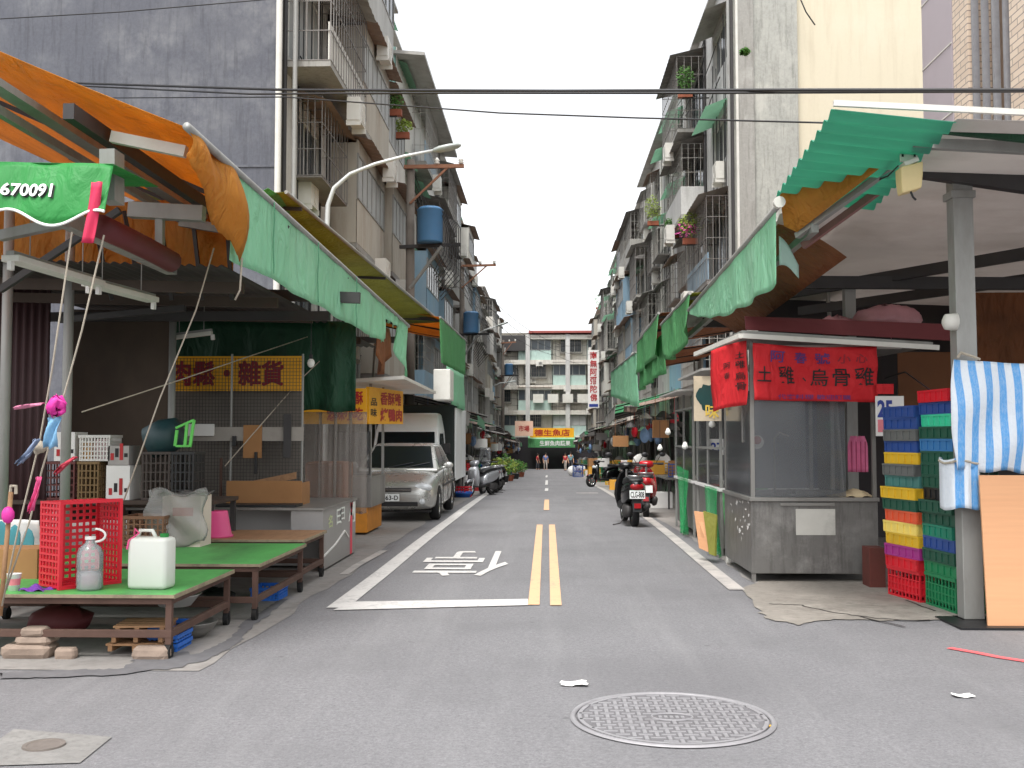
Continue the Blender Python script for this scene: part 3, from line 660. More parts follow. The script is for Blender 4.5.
# ================================================================ stall helpers
def ext(px0, px1, py0, py1, y):                    # world x and z extent of something standing at distance y
    a, c = P(px0, py1, y), P(px1, py0, y); return a.x, c.x, a.z, c.z
def pipe_part(name, m, t, pts, r, n=8): return MB().path(pts, r, n).build(name, m, t, smooth=True)
def bar_part(name, m, t, a, c, wd, ht=None): return MB().bar(a, c, wd, ht).build(name, m, t)
def tarp_fn(A, B, drop, wave=.03, k=5, out=(1, 0, 0), seed=0, dropfn=None, belly=0.0):
    A, B, out = V(A), V(B), V(out); r = random.Random(seed); ph = [r.uniform(0, 6) for _ in range(6)]; fr = [r.uniform(.6, 1.7) * k for _ in range(3)]
    def fn(u, v):
        d = (dropfn(u) if dropfn else drop); p = A.lerp(B, u) - V((0, 0, d * v))
        s = sum(math.sin(fr[i] * 2 * u * PI + ph[i] + v * (1.2 - i)) / (i + 1) for i in range(3))
        return p + out * (wave * s * (.15 + .85 * v) + belly * math.sin(v * PI)) + V((0, 0, .25 * wave * math.sin(5 * u * k + ph[4]) * v))
    return fn
def crate_mb(l, wd, h, nx=9, ny=6, nz=4, th=.012, solid_corner=True):
    b = MB(); x, y = l / 2, wd / 2
    b.bx(-x - .008, x + .008, -y - .008, -y + th, h - .028, h); b.bx(-x - .008, x + .008, y - th, y + .008, h - .028, h)
    b.bx(-x - .008, -x + th, -y + th, y - th, h - .028, h); b.bx(x - th, x + .008, -y + th, y - th, h - .028, h)
    for (n, L, ax) in ((nx, l, 0), (ny, wd, 1)):
        for i in range(n + 1):
            p = -L / 2 + L * i / n; q = .016 if i in (0, n) else .0075
            for s in (-1, 1):
                if ax == 0: b.bx(max(-x, p - q), min(x, p + q), s * y - (th if s > 0 else 0), s * y + (0 if s > 0 else th), 0, h - .028)
                else: b.bx(s * x - (th if s > 0 else 0), s * x + (0 if s > 0 else th), max(-y + th, p - q), min(y - th, p + q), 0, h - .028)
    for k in range(nz):
        z = (h - .03) * k / nz; zz = z + (.022 if k == 0 else .013)
        b.bx(-x + .001, x - .001, -y + .0015, -y + th - .0015, z, zz); b.bx(-x + .001, x - .001, y - th + .0015, y - .0015, z, zz)
        b.bx(-x + .0015, -x + th - .0015, -y + th, y - th, z, zz); b.bx(x - th + .0015, x - .0015, -y + th, y - th, z, zz)
    for i in range(nx): p = -x + l * (i + .5) / nx; b.bx(p - .011, p + .011, -y + th, y - th, .001, .009)
    for i in range(ny): p = -y + wd * (i + .5) / ny; b.bx(-x + th, x - th, p - .009, p + .009, .002, .0085)
    return b
def display_table(label, x0, x1, y0, y1, h, topm, framem, casters=True, group='low wheeled display tables'):
    t = thing('display_table', label, 'display table', ((x0 + x1) / 2, (y0 + y1) / 2, 0), 0, group)
    b = MB(); b.bx(x0 - .02, x1 + .02, y0 - .02, y1 + .02, h - .018, h); b.build('table_top', topm, t, bevel=.003)
    b = MB()
    for z in (h - .045, .17):
        b.bx(x0, x1, y0, y0 + .04, z - .025, z + .025); b.bx(x0, x1, y1 - .04, y1, z - .025, z + .025)
        b.bx(x0, x0 + .04, y0 + .04, y1 - .04, z - .025, z + .025); b.bx(x1 - .04, x1, y0 + .04, y1 - .04, z - .025, z + .025)
    b.build('frame', framem, t, bevel=.003)
    b = MB(); b.bx(x0 - .012, x1 + .024, y0 - .024, y0 - .021, h - .025, h - .002); b.bx(x1 + .021, x1 + .026, y0 - .02, y1 + .02, h - .03, h - .001); b.build('edge_strip', mat('worn_edge_trim', (150, 136, 112), .8, 0, .4, 16, .2, .6), t)
    for (x, y) in ((x0, y0), (x1 - .045, y0), (x0, y1 - .045), (x1 - .045, y1 - .045)):
        b = MB(); b.bx(x + .002, x + .043, y + .002, y + .043, .1, h - .02); lg = b.build('leg', framem, t)
        b = MB(); b.lathe([(.02, -.018), (.05, -.018), (.05, .018), (.02, .018)], (x + .022, y + .022, .05), 16, Matrix.Rotation(PI / 2, 3, 'Y'))
        b.bx(x - .004, x + .048, y + .008, y + .036, .098, .112); b.bx(x - .004, x + .001, y + .01, y + .034, .045, .1); b.bx(x + .043, x + .048, y + .01, y + .034, .045, .1)
        b.build('caster', RUBBER, lg)
    return t
def rounded_box(b, c, d, r=.03): return b.box(c, d)

# ================================================================ LEFT front awning
AX = -2.3
def edge(y): return V((AX, y, 3.49 - (y - 6.6) * .0122))
aw = thing('market_awning', 'long orange awning with torn pale green drop over the left front stalls', 'awning', (AX, 6.6, 0))
def canopy(u, v):
    y = 6.6 + 10.7 * u; e = edge(y); v = v * 2.1; x = AX - 3.3 * v; s = 0 if v > 1 else .06 * math.sin(PI * v) * (1 + .5 * math.sin(u * 20)) + .035 * math.sin(u * 9 * PI) * math.sin(PI * v)
    return V((x, y, e.z + 1.52 * v - s))
MB().sheet(canopy, 48, 20).build('canopy', ORANGE, aw, smooth=True, solid=.004)
pipe_part('edge_pipe', STEEL, aw, [edge(6.55), edge(12), edge(17.35)], .028, 10)
for k, y in enumerate((9.2, 12, 15, 17)):
    bar_part('rafter', DARKST, aw, edge(y) - V((0, 0, .09)), V((-5.6, y, edge(y).z + 1.36)), .04)
# orange torn front end, folded over the pipe
rn = random.Random(3); tear = [rn.uniform(-.05, .05) for _ in range(20)]
def front(u, v):
    e = edge(6.6 + (1.0 + .1 * v) * u + tear[min(19, int(u * 19))] * .4 * v); d = .2 + .46 * u ** .8 + tear[min(19, int(u * 19))] * .6
    return e + V((.05 * math.sin(v * 3) * (1 + u) - .02 + .03 * math.sin(9 * u), 0, .01 - d * v))
MB().sheet(front, 19, 8).build('torn_flap', ORANGE, aw, smooth=True, solid=.004)
LV = [(0, .62), (.2, .69), (.5, .6), (.77, .56)]
def lvd(u):
    return .66 - .1 * u + .02 * math.sin(u * 25)
MB().sheet(tarp_fn(edge(7.62), edge(14.55), .6, .022, 7, (1, .1, 0), 5, lvd), 70, 10).build('valance', GREENT, aw, smooth=True, solid=.004)
MB().sheet(tarp_fn(edge(14.55), edge(15.9), .2, .03, 3, (1, .1, 0), 6, lambda u: .56 - .36 * min(1, u * 4) + .03 * math.sin(u * 19)), 16, 5).build('valance', GREENT, aw, smooth=True, solid=.004)
MB().sheet(tarp_fn(edge(15.9), edge(17.3), .8, .05, 2, (1, .1, 0), 7, lambda u: .25 + .68 * min(1, u * 1.7)), 14, 10).build('valance', GREENT, aw, smooth=True, solid=.004)
MB().sheet(tarp_fn(edge(14.7) + V((-.12, 0, -.25)), edge(16.1) + V((-.12, 0, -.2)), .6, .05, 2, (1, 0, 0), 8, lambda u: .72 * math.sin(PI * (.15 + .8 * u))), 10, 6).build('torn_flap', ORANGED, aw, smooth=True, solid=.004)
def seam(y, d):
    e = edge(y); return MB().path([e + V((.028 + .004 * math.sin(i), 0, -d * i / 8)) for i in range(9)], .006, 5)
for y in (8.6, 10.3, 12.4): seam(y, .6).build('seam', mat('seam_green', (90, 150, 116), .7), aw)
# rails, beams and posts under it
for nm, m, a, c, wd, ht in (('rail', STEEL, (-3.4, 6.1, 3.68), (-3.4, 14, 3.68), .11, .05), ('rail', STEEL, (-3.52, 6.1, 3.6), (-3.52, 14, 3.6), .05, .06), ('rail', DARKST, (-3.0, 6.4, 3.55), (-3.0, 17, 3.55), .07, .1),
        ('beam', WHITEM, P(112, 137, 6.9), P(186, 152, 6.9), .06, .075), ('beam', STEEL, P(130, 210, 8.2), P(204, 214, 8.2), .1, .12), ('beam', STEEL, P(180, 222, 9.6), P(240, 232, 9.6), .06, .08),
        ('beam', CONC, P(50, 212, 7.3), P(172, 268, 9.2), .1, .12), ('beam', STEEL, P(0, 236, 7.2), P(66, 222, 7.0), .06, .07), ('beam', DARKST, P(60, 320, 10.4), P(185, 308, 10.4), .06, .06), ('beam', DARKST, P(172, 292, 11.5), P(360, 298, 11.5), .07, .12),
        ('beam', DARKST, (-5.6, 11.5, 2.85), (-2.4, 11.5, 2.85), .08, .1), ('beam', DARKST, (-5.6, 17, 3.1), (-2.4, 17, 3.1), .08, .1), ('brace', STEEL, P(160, 215, 8.2), P(160, 245, 8.2), .06, .06),
        ('beam', DARKST, P(0, 290, 8), P(120, 210, 8), .05, .05)):
    bar_part(nm, m, aw, a, c, wd, ht)
bar_part('bracket', STEEL, aw, P(112, 152, 6.7), P(112, 203, 6.7), .1, .16)
for (px, y, top, r) in ((66, 9.4, 3.6, .045), (171, 11.6, 2.9, .04), (4, 9.0, 3.8, .045), (318, 17, 3.1, .05)):
    q = P(px, 440, y); pipe_part('post', STEEL if y < 12 else DARKST, aw, [(q.x, y, 0), (q.x, y, top)], r, 10)
def ceil_fn(u, v): return V((-5.65 + 2.85 * u, 8.9 + 8.1 * v, 2.98 + .012 * math.sin(u * 190) + .1 * (1 - u)))
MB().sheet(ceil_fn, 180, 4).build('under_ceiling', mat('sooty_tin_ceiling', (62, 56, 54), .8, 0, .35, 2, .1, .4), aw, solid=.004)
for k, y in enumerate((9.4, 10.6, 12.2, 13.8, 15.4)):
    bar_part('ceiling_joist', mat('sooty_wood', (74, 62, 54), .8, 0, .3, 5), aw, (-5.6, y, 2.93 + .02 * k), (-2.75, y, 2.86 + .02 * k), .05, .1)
panel0 = ext(-120, 236, 200, 282, 10.2); b = MB(); b.sheet(lambda u, v: V((panel0[0] + (panel0[1] - panel0[0]) * u, 10.2 + .06 * math.sin(u * 17 + 3 * v) + .03 * math.sin(u * 41), panel0[2] + (panel0[3] - panel0[2]) * v - .12 * math.sin(u * 9) * (1 - v))), 60, 10); tag(b.build('tarpaulin', ORANGE, None, smooth=True, solid=.004), 'dirty orange tarpaulin hung behind the beams of the left front awning', 'tarpaulin')
for k_ in range(5):
    pa_ = P(90 + 34 * k_, 205 + 6 * (k_ % 2), 9.9); bar_part('frame_strut', DARKST, aw, pa_, P(112 + 30 * k_, 300, 10.0), .035)
# rolled maroon tarp
b = MB(); b.path([P(100, 226, 7.2), P(130, 240, 7.6), P(150, 250, 7.9), P(172, 262, 8.2)], .085, 14); tag(b.build('tarp_roll', MAROON, None, smooth=True), 'rolled maroon tarpaulin slung under the left awning beams', 'tarpaulin')
# green number valance at the left edge
nv = thing('awning', 'short bright green awning with white phone digits and scalloped hem', 'awning', P(112, 165, 6.3))
A, B = P(-150, 160, 6.3), P(113, 164, 6.3)
nfn = lambda u, v: A.lerp(B, u) + V((.0, -.1 * math.sin(v * 1.4) - .012 * math.sin(u * 23 + v * 3), -(.36 + .05 * math.cos((u - .5) * 6 * PI + .6) * v ** 4) * v))
MB().sheet(nfn, 80, 10).build('valance', GREENP, nv, smooth=True, solid=.004)
MB().path([nfn(i / 80, 1) + V((0, -.006, 0)) for i in range(81)], .009, 6).build('hem', WHITEL, nv)
letter('670091', nfn, (.553, .46, .752, .70), WHITEL, nv, (0, -.02, 0), .02) if 0 else None
tf = lambda u, v: nfn(u, 1 - v)
letter('670091', tf, (.605, .36, .80, .60), BLACKL, nv, (.008, -.012, -.008), .025)
letter('670091', tf, (.605, .36, .80, .60), WHITEL, nv, (0, -.02, 0), .025)
MB().sheet(lambda u, v: A.lerp(B, u) + V((0, .75 * v, .04 * v)), 20, 3).build('canopy', GREENP, nv, solid=.004)
st = MB(); a0 = P(97, 182, 6.2); a1 = P(88, 243, 6.2)
st.sheet(lambda u, v: a0.lerp(a1, v) + V((.07 * (u - .5), .012 * math.sin(u * 6 + v * 4), 0)), 6, 10); tag(st.build('strap', mat('red_webbing', (206, 44, 84), .7, 0, .1, 5), None, smooth=True, solid=.006), 'pink red webbing strap hanging beside the green number awning', 'strap')
# fluorescent fixtures
def fixture(label, a, c, wd=.12, broken=False):
    a, c = V(a), V(c); t = thing('light_fixture', label, 'light fixture', a, 0, 'unlit strip light fixtures under the left awning')
    MB().bar(a, c, wd, .045).build('housing', WHITEM, t, bevel=.004)
    MB().bar(a + V((0, 0, .035)), c + V((0, 0, .035)), wd * .45, .03).build('channel', STEEL, t)
    d = (c - a).normalized()
    for p in (a, c): MB().bar(p - d * .01 - V((0, 0, .05)), p + d * .03 - V((0, 0, .05)), .03, .06).build('lamp_holder', WHITEP, t)
    for s in (-.3, .3): MB().tube(a.lerp(c, .5 + s) + V((0, 0, .05)), a.lerp(c, .5 + s) + V((0, 0, .5)), .004, 5).build('hanger', STEEL, t)
fixture('chipped white strip light nearest the green number awning', P(10, 258, 6.9), P(98, 284, 8.0), .13)
fixture('second chipped white strip light end to end with the nearest one', P(88, 283, 8.05), P(153, 300, 9.0), .12)
fixture('short white strip light against the dark beam above the green sheet', P(176, 297, 11.3), P(256, 300, 11.3), .07)
fixture('small white strip light over the yellow sign at left', P(171, 338, 11.9), P(212, 333, 11.9), .07)

# ================================================================ LEFT stall partitions and counter
def panel(name, label, cat, px0, px1, py0, py1, y, m, th=.02, corr=0, lean=0):
    x0, x1, z0, z1 = ext(px0, px1, py0, py1, y); z0 = max(0, z0); b = MB()
    if corr: b.sheet(lambda u, v: V((x0 + (x1 - x0) * u, y + .014 * math.sin(u * corr * 2 * PI), z0 + (z1 - z0) * v)), corr * 6, 2); return tag(b.build(name, m, None, smooth=True, solid=.003), label, cat)
    b.bx(x0, x1, y, y + th, z0, z1); return tag(b.build(name, m, None), label, cat)
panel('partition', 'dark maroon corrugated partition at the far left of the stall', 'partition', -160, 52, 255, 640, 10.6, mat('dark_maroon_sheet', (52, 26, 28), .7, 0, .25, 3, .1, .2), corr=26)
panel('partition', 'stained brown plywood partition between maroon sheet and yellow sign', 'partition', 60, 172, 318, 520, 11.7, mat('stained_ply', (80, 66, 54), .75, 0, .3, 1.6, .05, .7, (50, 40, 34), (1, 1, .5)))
gs = tag(MB().sheet(tarp_fn(P(172, 316, 13.3), P(356, 322, 13.3), 1.15, .05, 6, (0, 1, 0), 11), 40, 8).build('tarpaulin', GREEND, None, smooth=True, solid=.004), 'dark green tarpaulin hung above the yellow dry goods sign', 'tarpaulin')
panel('back_board', 'pale grey board behind the wire grid at the left stall', 'board', 172, 304, 356, 505, 12.85, mat('pale_grey_board', (118, 112, 104), .8, 0, .25, 2, .05, .6, (76, 70, 62)))
gr = thing('wire_grid', 'wire grid display panel standing behind the left counter', 'wire grid', (-3.7, 12.55, .7))
x0, x1, z0, z1 = ext(172, 303, 358, 504, 12.55); b = MB()
n = 40
for i in range(n + 1): x = x0 + (x1 - x0) * i / n; b.bx(x - .0022, x + .0022, 12.547, 12.553, z0, z1)
n = 42
for i in range(n + 1): z = z0 + (z1 - z0) * i / n; b.bx(x0, x1, 12.5535, 12.559, z - .0022, z + .0022)
b.build('mesh', DARKST, gr)
for x in (x0, x1, x0 + (x1 - x0) * .45): MB().tube((x, 12.55, z0 - .3), (x, 12.55, z1 + .05), .014, 8).build('upright', STEEL, gr)
x0, x1, z0, z1 = ext(172, 303, 427, 441, 12.5); MB().bx(x0, x1, 12.52, 12.54, z0, z1).build('pale_strip', mat('dusty_pale_strip', (160, 154, 146), .8, 0, .2, 3, .05, .4), gr)
for (pa, pb, ya, yb, m_) in ((283, 291, 414, 458, DARKST), (232, 236, 436, 446, BLACKP), (219, 222, 458, 500, RUST), (254, 257, 452, 474, BLACKP), (186, 214, 424, 436, WHITEP)):
    x0, x1, z0, z1 = ext(pa, pb, ya, yb, 12.47); MB().bx(x0, x1, 12.47, 12.5, z0, z1).build('hung_item', m_, gr, bevel=.004)
sg = thing('shop_sign', 'dark yellow sign with large red characters behind the wire grid', 'sign', P(236, 375, 12.7))
x0, x1, z0, z1 = ext(169, 302, 356, 391, 12.68); MB().bx(x0, x1, 12.68, 12.71, z0, z1).build('board', YELLOWS, sg)
letter('肉鬆・雜貨', plane_fn((x0, 12.676, z0), (x1 - x0, 0, 0), (0, 0, z1 - z0)), (.02, .16, .86, .86), mat('dark_red_lettering', (150, 24, 40), .6), sg, (0, -.003, 0), .035)
pp = panel('cardboard_sheet', 'small brown cardboard sheet clipped to the wire grid', 'cardboard', 243, 262, 425, 458, 12.5, CARD, .008)
# counter with graffiti
CT = thing('market_counter', 'grey sheet metal counter with scribbles and a red stripe on its street side', 'counter', (-3.4, 11.7, 0))
x0, x1, y0, y1, h = -4.7, -2.5, 11.7, 13.7, .72
b = MB(); b.bx(x1 - .03, x1, y0, y1, .03, h - .03); b.bx(x0, x1 - .03, y1 - .03, y1, .03, h - .03); b.bx(x0, x0 + .03, y0, y1 - .03, .03, h - .03); b.bx(-2.86, x1 - .031, y0, y0 + .03, .4, h - .03); b.bx(x0 + .03, x1 - .03, y0 + .4, y0 + .42, .03, h - .03)
b.build('body', mat('scuffed_grey_metal', (160, 158, 156), .5, .3, .12, 2, .05, .35, (110, 104, 98)), CT)
MB().bx(x0 - .02, x1 + .02, y0 - .03, y1 + .02, h - .028, h).build('counter_top', STAIN, CT, bevel=.004)
MB().bx(x0, x1, y0 + .002, y0 + .028, .36, .399).build('rail', DARKST, CT)
for k, (yy, zz, s, body, m) in enumerate(((11.98, .47, .12, '名', mat('pale_green_chalk', (212, 222, 170), .8)), (12.45, .47, .15, '日', WHITEL), (12.7, .5, .13, '日', WHITEL), (13.2, .45, .2, 'A', WHITEL))):
    letter(body, plane_fn((x1 + .003, yy, zz), (0, s * 1.9, 0), (0, 0, s * 1.2)), (0, 0, 1, 1), m, CT, (.001, 0, 0), .02)
MB().bx(x1 + .002, x1 + .004, 13.32, 13.46, .03, .68).build('red_stripe', mat('red_paint_stripe', (226, 78, 98), .7, 0, .15, 6), CT)
MB().bx(x1 + .002, x1 + .004, 13.5, 13.66, .42, .68).build('white_patch', WHITEL, CT)
MB().path([(x1 + .002, 11.75, .18), (x1 + .002, 12.4, .25), (x1 + .002, 12.95, .36), (x1 + .002, 13.2, .26)], .014, 4).build('scuff', WHITEP, CT)
for nm, px0, px1, py0, py1, y, m, lab in (('carton_tray', 226, 302, 478, 507, 12.2, CARD, 'long flattened brown carton lying on the left counter'), ('wooden_board', 242, 296, 472, 486, 12.32, WOOD, 'tilted wooden board resting behind the flattened carton')):
    x0_, x1_, z0_, z1_ = ext(px0, px1, py0, py1, y); b = MB()
    if nm == 'wooden_board': b.prism([(x0_, y, .9), (x1_, y, 1.02), (x1_, y, 1.1), (x0_, y, .97)], (0, .03, 0))
    else:
        b.bx(x0_, x1_, y, y + .012, .72, 1.0); b.bx(x0_, x1_, y + .4, y + .412, .72, .95); b.bx(x0_, x0_ + .012, y + .012, y + .4, .72, .95); b.bx(x1_ - .012, x1_, y + .012, y + .4, .72, .98); b.bx(x0_ + .012, x1_ - .012, y + .012, y + .4, .721, .73)
    tag(b.build(nm, m), lab, 'carton' if nm == 'carton_tray' else 'board')
b = MB(); x0_, x1_, z0_, z1_ = ext(220, 300, 496, 510, 11.95); b.bx(x0_, x1_, 11.78, 12.1, .722, .75); tag(b.build('black_tray', BLACKP, None, bevel=.004), 'flat black tray on the front of the left counter', 'tray')

# ================================================================ LEFT tables and what lies on and under them
GTOP = mat('green_table_top', (82, 164, 84), .55, 0, .25, 5, .15, .8, (60, 100, 62), (1, .4, 1))
display_table('front green topped display table with rusty brown frame', -4.6, -2.55, 7.12, 8.45, .44, GTOP, RUST)
display_table('second green topped display table just behind the front one', -4.5, -2.38, 8.62, 10.25, .47, GTOP, RUST)
display_table('bare wooden topped table third from the camera on the left', -4.3, -2.42, 10.36, 11.4, .5, WOOD, RUST)
crate = thing('plastic_crate', 'bright red plastic crate standing on end on the front green table', 'crate', (0, 0, 0))
c0 = crate_mb(.6, .46, .3, 13, 9, 6, .016).build('basket', REDP, crate, w=False)
rot = Matrix.Rotation(math.radians(62), 4, 'Z') @ Matrix.Rotation(PI / 2, 4, 'Y') @ Matrix.Rotation(PI / 2, 4, 'Z')
# long side upright: local x -> up; opening (local z) faces the road
ctr = P(70, 545, 7.62)
Xa = V((0, 0, 1)); Za = V((.80, -.60, 0)).normalized(); Ya = Za.cross(Xa)
M = Matrix((Xa, Ya, Za)).transposed().to_4x4()
crate.matrix_world = Matrix.Translation(V((ctr.x, ctr.y, .44 + .31))) @ M
crate.location = (ctr.x, ctr.y, .75); crate.rotation_euler = M.to_euler()
# clear jug
def jug(label, px, y, z, h, r):
    q = P(px, 560, y); t = thing('water_bottle', label, 'bottle', (q.x, y, z))
    pr = [(r * .9, 0), (r, .02), (r, h * .32), (r * .95, h * .36), (r, h * .4), (r, h * .68), (r * .8, h * .8), (r * .34, h * .9), (r * .34, h * .95)]
    MB().lathe(pr, (0, 0, 0), 24).build('body', glassmat('clear_bottle', (214, 220, 222), .28, .08, .8), t, w=False, smooth=True)
    MB().lathe([(r * .9, .006), (r * .94, .02), (r * .94, h * .36), (.001, h * .36)], (0, 0, 0), 24).build('water', glassmat('bottle_liquid', (210, 196, 208), .4, .05, .8), t, w=False, smooth=True)
    MB().lathe([(r * .4, h * .95), (r * .4, h), (.001, h)], (0, 0, 0), 16).build('cap', WHITEP, t, w=False)
    MB().path([(r * .4 + .07 * math.sin(a), 0, h * .93 + .05 * (1 - math.cos(a)) * .9 - .01) for a in [PI * i / 8 for i in range(9)]], .008, 6).build('handle', WHITEP, t, w=False)
jug('clear plastic water jug with white handle in front of the red crate', 90, 7.3, .44, .37, .09)
JC = mat('milky_jerry_can', (232, 234, 226), .4, 0, .05, 3, .03, .3, (206, 208, 180), (1, 1, .5), .2)
q = P(152, 560, 7.4); t = thing('jerry_can', 'milky white plastic jerry can with pink tie on the front green table', 'jerry can', (q.x, 7.4, .44), math.radians(-6))
b = MB(); b.bx(-.145, .145, -.09, .09, 0, .36); b.build('body', JC, t, w=False, bevel=.03, smooth=True)
MB().lathe([(.03, .36), (.03, .385), (.001, .385)], (.09, 0, 0), 16).build('cap', GREENP, t, w=False)
MB().path([(-.11, 0, .35), (-.09, 0, .405), (.0, 0, .405), (.03, 0, .35)], .014, 8).build('handle', JC, t, w=False, smooth=True)
MB().path([(-.12, -.03, .38), (-.1, -.06, .42), (-.08, -.04, .39), (-.13, -.09, .34), (-.14, -.095, .28)], .007, 5).build('tie', PINK, t, w=False)
q = P(216, 540, 10.6); t = thing('bucket', 'pink plastic bucket upside down on the wooden topped table', 'bucket', (q.x, 10.6, .5))
MB().lathe([(.17, 0), (.172, .02), (.155, .025), (.112, .26), (.105, .265), (.001, .262)], (0, 0, 0), 28).build('shell', PINK, t, w=False, smooth=True)
# boxed white crate wrapped in plastic, brown crate, wire baskets
def crate_at(label, px0, px1, py0, py1, y, dp, m, cat='crate', nx=7, group=None, name='plastic_crate', zs=None):
    x0, x1, z0, z1 = ext(px0, px1, py0, py1, y)
    if zs is not None: z0, z1 = zs
    o = crate_mb(x1 - x0, dp, z1 - z0, nx, max(3, int(dp / (x1 - x0) * nx)), 5, .008).build(name, m, None, w=False); o.location = ((x0 + x1) / 2, y + dp / 2, z0); return tag(o, label, cat, group)
wt = thing('work_table', 'dark wooden work table at the back of the left stall', 'table', (-4.3, 10.9, 0))
MB().bx(-6.2, -3.35, 10.5, 11.35, .83, .87).build('table_top', mat('dark_wood', (66, 52, 44), .7, 0, .3, 5), wt)
for x in (-6.1, -3.42):
    for y in (10.52, 11.28): MB().bx(x, x + .05, y, y + .05, 0, .83).build('leg', DARKST, wt)
BR = mat('brown_crate_plastic', (124, 86, 62), .55, 0, .2, 5); DKC = mat('dark_crate_plastic', (62, 52, 46), .55, 0, .2, 5); WIREW = mat('white_wire', (206, 204, 198), .5, 0, .05, 5)
crate_at('reddish brown plastic crate behind the red crate on the second table', 122, 164, 500, 534, 9.75, .35, BR, zs=(.47, .77))
bx = thing('wrapped_box', 'white box wrapped in loose clear plastic on the second table', 'box', (P(182, 530, 9.9).x, 9.9, .47))
x0, x1, z0, z1 = ext(162, 201, 486, 530, 9.9); MB().bx(x0, x1, 9.9, 10.22, .47, .95).build('carton', mat('printed_white_box', (222, 208, 196), .7, 0, .08, 2, 0, .2, (200, 150, 130)), bx)
MB().sheet(lambda u, v: V((x0 - .14 + (x1 - x0 + .2) * u + .03 * math.sin(9 * v), 9.86 + .02 * math.sin(11 * u + 7 * v), .5 + .5 * v + .035 * math.sin(8 * u))), 16, 10).build('plastic_wrap', CLEARP, bx, smooth=True, solid=.001)
MB().sheet(lambda u, v: V((x0 - .03 + (x1 - x0 + .06) * u, 9.86 + .4 * v, .97 + .02 * math.sin(9 * u + 5 * v))), 10, 8).build('plastic_wrap', CLEARP, bx, smooth=True, solid=.001)
MB().bx(x0 + .1, x1 - .07, 9.895, 9.898, .76, .84).build('printed_band', mat('faint_red_print', (214, 120, 110), .7), bx)
crate_at('dark brown lattice crate on the work table below the green stool', 141, 170, 452, 492, 10.6, .34, DKC, zs=(.87, 1.36), nx=6)
crate_at('black slatted crate on the work table right of the brown lattice crate', 171, 194, 452, 492, 10.6, .34, BLACKP, zs=(.87, 1.36), nx=5)
crate_at('dark reddish crate on the work table under the white printed box', 44, 75, 456, 502, 10.6, .34, mat('dark_red_crate', (96, 44, 40), .6), zs=(.87, 1.26), nx=5)
crate_at('brown mesh crate on the work table under the white wire basket', 77, 99, 458, 502, 10.6, .34, mat('ochre_crate', (118, 92, 52), .6), zs=(.87, 1.26), nx=5)
crate_at('white wire basket with yellow and pink packets on the brown mesh crate', 79, 110, 433, 457, 10.6, .3, WIREW, 'basket', 10, None, 'wire_basket', (1.265, 1.53))
for (px0, px1, py0, py1, z0, z1, m, lab) in ((54, 75, 431, 457, 1.265, 1.56, WHITEP, 'white printed box on top of the dark reddish crate'), (106, 130, 463, 487, .87, 1.22, WHITEP, 'white carton with dark stamps on the work table'), (108, 129, 446, 461, 1.225, 1.42, mat('grey_carton', (166, 162, 158), .8), 'grey carton stacked on the white stamped carton')):
    x0, x1, _, _ = ext(px0, px1, py0, py1, 10.6); t = thing('carton', lab, 'carton', ((x0 + x1) / 2, 10.6, z0)); MB().bx(x0, x1, 10.6, 10.9, z0, z1).build('box', m, t)
    for k in range(4): a = x0 + (x1 - x0) * (.12 + .22 * k); MB().bx(a, a + .035, 10.596, 10.598, z0 + .05 + .03 * (k % 2), z0 + .12 + .05 * (k % 3)).build('print', BLACKL if k % 2 else REDL, t)
for (a0, a1, z0, z1, m, lab) in ((82, 92, 1.27, 1.45, YELLOWS, 'yellow packet standing in the white wire basket'), (95, 107, 1.27, 1.49, mat('pale_pink_packet', (232, 196, 200), .6), 'pale pink packet standing in the white wire basket')):
    x0, x1, _, _ = ext(a0, a1, 440, 455, 10.66); tag(MB().bx(x0, x1, 10.66, 10.78, z0, z1).build('packet', m, None, bevel=.008), lab, 'packet')
t = thing('plastic_stool', 'small dark teal stool with bright green legs tipped on the dark crates', 'stool', P(172, 448, 10.7))
b = MB(); b.lathe([(.17, -.17), (.19, 0), (.15, .17), (.001, .17)], P(165, 437, 10.75), 18, Matrix.Rotation(1.2, 3, 'Y')); b.build('seat', mat('dark_teal_plastic', (34, 62, 66), .5), t, smooth=True)
for a, c in (((176, 428), (194, 420)), ((194, 420), (190, 447)), ((176, 446), (190, 446)), ((177, 430), (175, 446)), ((187, 424), (185, 446))): MB().bar(P(*a, 10.55), P(*c, 10.55), .028, .022).build('leg', mat('lime_plastic', (96, 200, 84), .45), t)
# front left: cardboard, printed bag, cup, cloth, pole
q = P(18, 570, 7.9); tag(MB().bx(q.x - .45, q.x + .17, 7.85, 8.2, .44, .66).build('carton', CARD, None), 'brown cardboard box left of the red crate on the front table', 'carton')
t = thing('printed_bag', 'white bag printed with teal figures behind the brown cardboard box', 'bag', P(22, 545, 8.25)); x0, x1, z0, z1 = ext(-20, 42, 520, 565, 8.25)
MB().sheet(lambda u, v: V((x0 + (x1 - x0) * u, 8.25 + .05 * math.sin(u * 7 + v * 4), .5 + (z1 - .5) * v)), 14, 10).build('sheet', WHITEP, t, smooth=True, solid=.004)
for k in range(3): MB().ball((x0 + .2 + .11 * k, 8.18, .74 - .03 * k), .05, 10, (1, .12, 2.2)).build('print', mat('teal_print', (64, 140, 150), .7), t, smooth=True)
q = P(14, 580, 7.25); t = thing('paper_cup', 'white paper cup with pink print at the left edge of the table', 'cup', (q.x, 7.25, .44)); MB().lathe([(.036, 0), (.048, .115), (.051, .118), (.046, .112), (.034, .01), (.001, .008)], (0, 0, 0), 20).build('cup', WHITEP, t, w=False, smooth=True)
